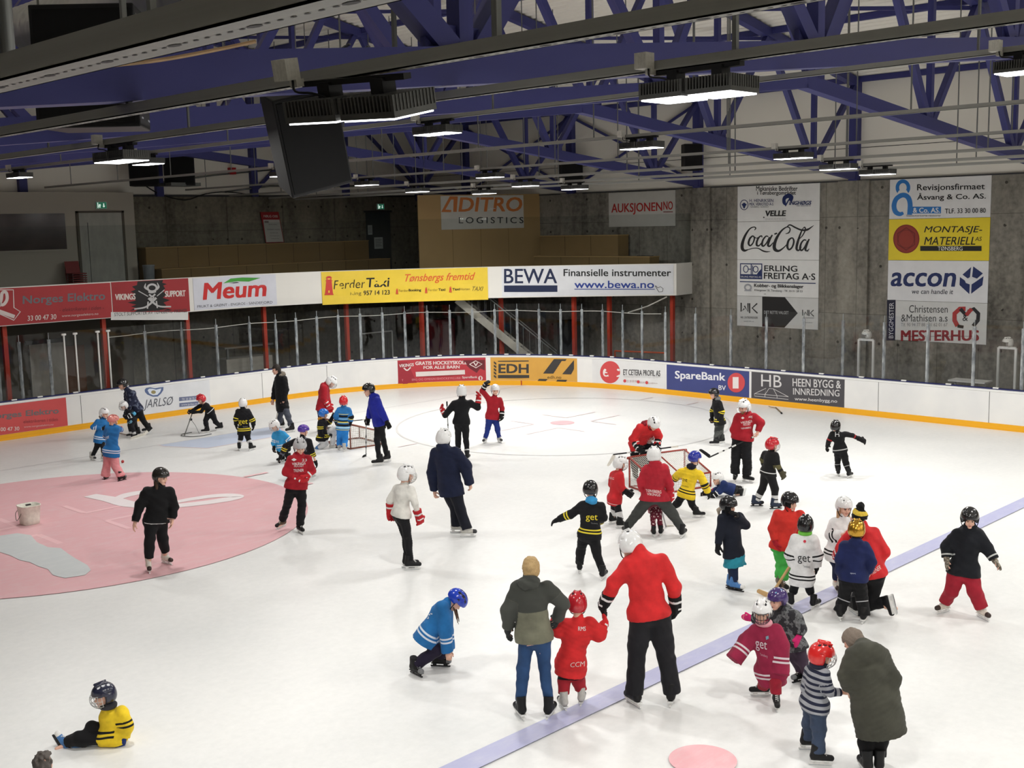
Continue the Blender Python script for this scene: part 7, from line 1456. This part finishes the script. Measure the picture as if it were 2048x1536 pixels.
b = MB(); tp = near('pusher', A3_, 468, 545, 0.05); b.tube([icept(A3_, 298, 1032, .02), tp], .014, 8); b.build('upright', M_GALV, root, O, True)
b = MB(); b.tube([near('pusher', A3_, 440, 535, .0), near('pusher', A3_, 540, 560, .05)], .014, 8); b.build('handle_bar', M_GALV, root, O, True)
b = MB(); c_ = near('pusher', A3_, 425, 708, .03); b.tube([c_-[.03, 0, 0], c_+[.03, 0, 0]], .03, 10); b.build('clamp', M_DARK, root, O, True)
b = MB(); b.tube(smooth_path([near('pusher', A3_, 440, 720, .05), near('pusher', A3_, 520, 830, .1), icept(A3_, 600, 1000, .02)], 4), .006, 6); b.build('brace_wire', M_GALV, root, O, True)

# =================================================================== balcony and the passage below it
def boxthing(name, label, cat, lo, hi, m, parts=(), group=None):
    c = np.array(((lo[0]+hi[0])/2, (lo[1]+hi[1])/2, lo[2])); root = empty(name, c, label, cat, group); b = MB(); b.box(lo, hi); o = b.build(parts[0] if parts else 'body', m, root, c)
    mo = o.modifiers.new('b', 'BEVEL'); mo.width = .01; return root, c
def ply_tier(label, lo, hi, n):
    root, c = boxthing('seating_tier', label, 'seating tier', lo, hi, M_PLYD, ('tier_box',), 'plywood seating tiers')
    for i in range(1, n):
        x = lo[0]+(hi[0]-lo[0])*i/n if hi[0]-lo[0] > hi[1]-lo[1] else None; b = MB()
        if x: b.box((x-.006, lo[1]-.004, lo[2]), (x+.006, lo[1]+.002, hi[2]))
        else: y = lo[1]+(hi[1]-lo[1])*i/n; b.box((lo[0]-.004, y-.006, lo[2]), (lo[0]+.002, y+.006, hi[2]))
        b.build('joint', mat('dark_joint', (60, 50, 38), .8), root, c)
    b = MB(); b.box((lo[0]-.02, lo[1]-.02, hi[2]), (hi[0], hi[1], hi[2]+.03)); b.build('seat_board', M_PLY, root, c)
ply_tier('upper plywood seating tier below the poster on the concrete wall', (3.2, 9.3, 3.06), (12.7, 9.85, 4.86), 8)
ply_tier('lower plywood seating tier along the concrete wall at left', (3.3, 8.5, 3.06), (13.1, 9.28, 4.15), 9)
ply_tier('upper plywood tier under the white auction sign', (15.3, -1.2, 3.06), (15.88, 2.5, 4.92), 3)
ply_tier('lower long plywood tier behind the instruments banner', (14.75, -3.0, 3.06), (15.28, 2.3, 4.2), 4)
# scoreboard reflection in the balcony glass: mirrored glowing digits on an added box
c = on(1288, 518, 0, 15.1); root = empty('scoreboard_reflection', c, 'scoreboard reflection modelled as orange glowing digits on an added box above the instruments banner', 'modelled_reflection')
b = MB(); b.box((c[0]+.02, c[1]-.32, c[2]-.11), (c[0]+.10, c[1]+.32, c[2]+.11)); b.build('case', M_BLACK, root, c)  # added box that carries the reflection digits
b = MB(); b.box((c[0]+.02, c[1]-.08, c[2]-.45), (c[0]+.06, c[1]+.08, c[2]-.11)); b.build('added_stand', M_BLACK, root, c)
V2, F2 = text2d('23:3', .02); b = MB(); b.add([(c[0]+.012, c[1]-.27+.54*v[0], c[2]-.09+.18*v[1]) for v in V2], F2); b.build('digits', emit('orange_reflection_glow', (255, 120, 20), 2.2), root, c)
# left end of the balcony: door, dark window, stacked chairs, bin
wall_box('door_1', (1.02, 9.46, 3.06), (2.50, 9.5, 6.06), mat('grey_white_door', (168, 168, 160), .6))
for lo, hi in (((.94, 9.44, 3.06), (1.02, 9.5, 6.12)), ((2.50, 9.44, 3.06), (2.58, 9.5, 6.12)), ((.94, 9.44, 6.06), (2.58, 9.5, 6.12))): wall_box('trim_door', lo, hi, mat('dark_door_frame', (92, 86, 76), .6))
b = MB(); b.box((1.30, 9.452, 3.06), (1.315, 9.462, 5.75)); b.build('trim_door_joint', M_DARK, kind='structure')
wall_box('window_90', (-1.9, 9.47, 4.92), (.57, 9.5, 6.05), mat('dark_window_glass', (54, 40, 38), .15, 0, .3, 3)); wall_box('trim_window', (-1.95, 9.45, 4.86), (.62, 9.5, 4.92), M_WHITEW)
wall_box('door_2', (13.15, 9.96, 3.06), (14.38, 10.0, 6.0), mat('dark_blue_grey_door', (62, 68, 70), .5)); wall_box('trim_door', (13.05, 9.95, 5.98), (14.48, 10.0, 6.06), M_DARK)
for px, py, w_, h_, lb in ((740, 460, .22, .38, 'small white notice taped to the dark door'), (757, 486, .44, .46, 'pale blue notice sheet on the dark door')):
    c = on(px, py, 1, 9.955); b = MB(); b.box((c[0]-w_/2, 9.945, c[2]-h_/2), (c[0]+w_/2, 9.955, c[2]+h_/2)); o = b.build('notice', mat('paper_'+str(px), (186, 194, 192), .7), None, c, loc=c, label=lb, cat='notice')
    b = MB(); [b.box((c[0]-w_*.38, 9.941, c[2]+h_*(.3-.14*k)), (c[0]+w_*(.36-.1*(k % 2)), 9.944, c[2]+h_*(.34-.14*k))) for k in range(5)]; b.build('printed_lines', M_GALV, o, c)
for k in range(6):      # stack of red chairs: each one its own
    z_ = 3.06+.07*k; x_, y_ = .55, 8.9; root = empty('stacking_chair', (x_, y_, z_), 'red plastic stacking chair, number %s from the floor in the stack by the wide door' % ['one', 'two', 'three', 'four', 'five', 'six'][k], 'chair', 'stack of red chairs on the balcony'); O = (x_, y_, z_); mr = mat('red_chair_plastic', (128, 34, 34), .5)
    b = MB(); b.box((x_-.24, y_-.23, z_+.72), (x_+.24, y_+.22, z_+.75)); b.build('seat', mr, root, O); b = MB(); b.bar((x_, y_+.22, z_+.75), (x_, y_+.30, z_+1.12), .46, .02, (0, 1, .2)); b.build('backrest', mr, root, O)
    for sx in (-1, 1):
        for sy in (-1, 1): b = MB(); b.tube([(x_+sx*.20, y_+sy*.18, z_+.72), (x_+sx*.25, y_+sy*.24, z_+.0)], .011, 6); b.build('leg', M_GALV, root, O)
b = MB(); b.lathe([(.15, 0), (.19, 1.2), (.20, 1.22), (.20, 1.26), (.17, 1.26)], 20, (3.05, 8.9, 3.06)); b.build('waste_bin', mat('grey_bin_plastic', (150, 156, 160), .5), None, (3.05, 8.9, 3.06), True, label='grey round waste bin left of the plywood tiers', cat='bin', loc=(3.05, 8.9, 3.06))
# below the balcony
c0, c1 = on(58, 690, 1, 7.5), on(128, 790, 1, 7.5); wall_box('door_3', (c0[0], 7.5, 0), (c1[0]+.1, 7.58, c0[2]), mat('pale_passage_door', (150, 146, 138), .7)); wall_box('trim_door', (c0[0]-.1, 7.48, c0[2]), (c1[0]+.2, 7.58, c0[2]+.12), M_DARK)
wall_box('wall_passage', (-7, 7.58, -.02), (1.6, 7.7, 2.96), mat('passage_wall', (78, 74, 66), .8)); wall_box('door_4', (c1[0]+.15, 7.5, 0), (c1[0]+.75, 7.58, 2.0), mat('brown_door', (86, 58, 40), .6))
root, c = boxthing('trailer', 'low white trailer box parked under the balcony behind the glass', 'trailer', (4.4, 6.6, .5), (6.2, 7.4, 1.15), mat('dirty_white_panel', (150, 146, 136), .7), ('trailer_body',)); b = MB(); b.box((4.35, 6.58, 1.5), (6.25, 7.4, 1.56)); b.build('shelf', M_GALV, root, c)
for x_ in (4.5, 6.1):
    b = MB(); b.box((x_-.03, 6.65, 0), (x_+.03, 6.71, 1.5)); b.build('leg', M_GALV, root, c)
for k, (x0_, x1_, y_, z_, lb) in enumerate(((4.5, 5.3, 5.9, 1.3, 'white tube frame standing under the balcony left of the stairs'),)):
    pass
a, c = on(722, 668, 1, 6.2), on(784, 665, 1, 6.2); root = empty('tube_frame', (a[0], 6.2, 0), 'white tube frame standing behind the glass under the taxi banner', 'frame')
for P in ([(a[0], 6.2, 0), (a[0], 6.2, a[2])], [(a[0], 6.2, a[2]), (c[0], 6.2, a[2])], [(c[0], 6.2, a[2]), (c[0], 6.2, 0)]): b = MB(); b.tube(P, .025, 8); b.build('frame_tube', M_WPAINT, root, (a[0], 6.2, 0))
c0, c1 = on(876, 640, 1, 5.0), on(908, 712, 1, 5.0); root, c = boxthing('vending_cabinet', 'dark red cabinet standing under the balcony beside the stairs', 'cabinet', (c0[0], 5.0, 0), (c1[0]+.1, 5.6, c0[2]), mat('dull_red_cabinet', (120, 50, 54), .5), ('cabinet_body',)); b = MB(); b.box((c0[0]+.1, 4.99, .5), (c1[0], 5.0, c0[2]-.2)); b.build('cabinet_front', mat('pale_red_front', (150, 96, 96), .5), root, c)
# stairs
A, B = np.array((11.4, 2.75, 2.9)), np.array((13.7, .3, .02)); dS = B-A; side = np.cross(dS, (0, 0, 1)); side /= np.linalg.norm(side)
root = empty('staircase', B, 'steel staircase with pale stringers descending behind the end glass', 'stairs'); O = B
for e in (0, 1.0):
    b = MB(); b.bar(A+side*e, B+side*e, .04, .26); b.build('stringer', mat('pale_steel_stringer', (160, 156, 146), .6), root, O)
    b = MB(); b.tube([A+side*e+[0, 0, .95], B+side*e+[0, 0, .95]], .022, 8); b.build('handrail', M_GALV, root, O)
    for t in np.linspace(.02, .98, 16): q = A+dS*t+side*e; b = MB(); b.tube([q, q+[0, 0, .95]], .008, 5); b.build('baluster', M_GALV, root, O)
for t in np.linspace(.05, .95, 14): q = A+dS*t+side*.5; b = MB(); b.bar(q-side*.48, q+side*.48, .26, .03); b.build('step', M_GALV, root, O)
a, c = on(1230, 702, 0, 14.2), on(1330, 706, 0, 14.2); b = MB(); b.tube([a, c], .03, 8); b.tube([a, (a[0], a[1], 0)], .03, 8); b.tube([c, (c[0], c[1], 0)], .03, 8); b.build('pipe_rail', mat('orange_pipe', (190, 80, 40), .5), None, a, label='orange pipe rail in the corner behind the glass', cat='rail', loc=a)
q = on(1137, 700, 0, 14.3); root, c = boxthing('dark_cabinet', 'tall black cabinet right of the stair foot behind the glass', 'cabinet', (14.1, q[1]-.35, 0), (14.7, q[1]+.35, 2.0), M_BLACK, ('cabinet_body',))
# two white frames and a table behind the right-hand glass
for y0_, y1_, lb in ((-10.75, -11.2, 'narrow white frame with a helmet on top, left of two behind the right glass'), (-14.75, -15.2, 'narrow white frame with a helmet on top, at the right edge behind the glass')):
    root = empty('storage_frame', (14.5, (y0_+y1_)/2, 0), lb, 'frame', 'white frames behind the right glass'); O = (14.5, (y0_+y1_)/2, 0)
    for P in ([(14.5, y0_, 0), (14.5, y0_, 1.9)], [(14.5, y1_, 0), (14.5, y1_, 1.9)], [(14.5, y0_, 1.9), (14.5, y1_, 1.9)]): b = MB(); b.bar(P[0], P[1], .06, .06, (1, 0, .1)); b.build('frame_bar', M_WPAINT, root, O)
    h_ = obj('helmet', HM['hockey'], None, 'spare white helmet on top of the narrow frame, '+('left one' if y0_ > -12 else 'right one'), 'helmet', 'spare helmets'); slot(h_, shell((206, 204, 198), .3), M_DARK); h_.location = (14.5, (y0_+y1_)/2, 2.02); h_.rotation_euler = (0, 0, 2.2)
root = empty('folding_table', (14.4, -13.6, 0), 'white folded table leaning behind the glass at the right edge', 'table'); O = (14.4, -13.6, 0)
b = MB(); b.bar((14.3, -13.6, .98), (14.3, -14.6, .98), .5, .04); b.build('table_top', M_WPAINT, root, O)
for y_ in (-13.7, -14.5): b = MB(); b.bar((14.3, y_, 0), (14.3, y_, .96), .04, .04, (1, 0, 0)); b.build('leg', M_WPAINT, root, O)
# red alarm bell box and wall pipes on the upper back wall
c = on(465, 342, 1, 9.9); b = MB(); b.box((c[0]-.10, 9.82, c[2]-.12), (c[0]+.10, 10.06, c[2]+.12)); b.build('alarm_box', mat('red_alarm_box', (170, 30, 36), .4), None, c, loc=c, label='small red alarm box on the white upper wall', cat='alarm')
def pipe(label, P, r=.03): b = MB(); b.tube(P, r, 8); b.build('wall_pipe', M_GALV, None, P[0], True, loc=P[0], label=label, cat='pipe')
pipe('thin grey pipe on the white upper wall, upper of two', [on(270, 372, 1, 9.95), on(430, 350, 1, 9.95), on(560, 338, 1, 9.95)]); pipe('thin grey pipe on the white upper wall, lower of two', [on(450, 384, 1, 9.95), on(540, 372, 1, 9.95), on(800, 372, 1, 9.95)])
b = MB(); b.tube(smooth_path([on(285, 368, 1, 9.9), on(320, 388, 1, 9.9), on(370, 400, 1, 9.9), on(410, 388, 1, 9.9), on(455, 384, 1, 9.9), on(520, 392, 1, 9.9)], 4), .02, 6); b.build('cable', M_BLACK, None, label='black cable sagging along the top edge of the concrete wall', cat='cable')
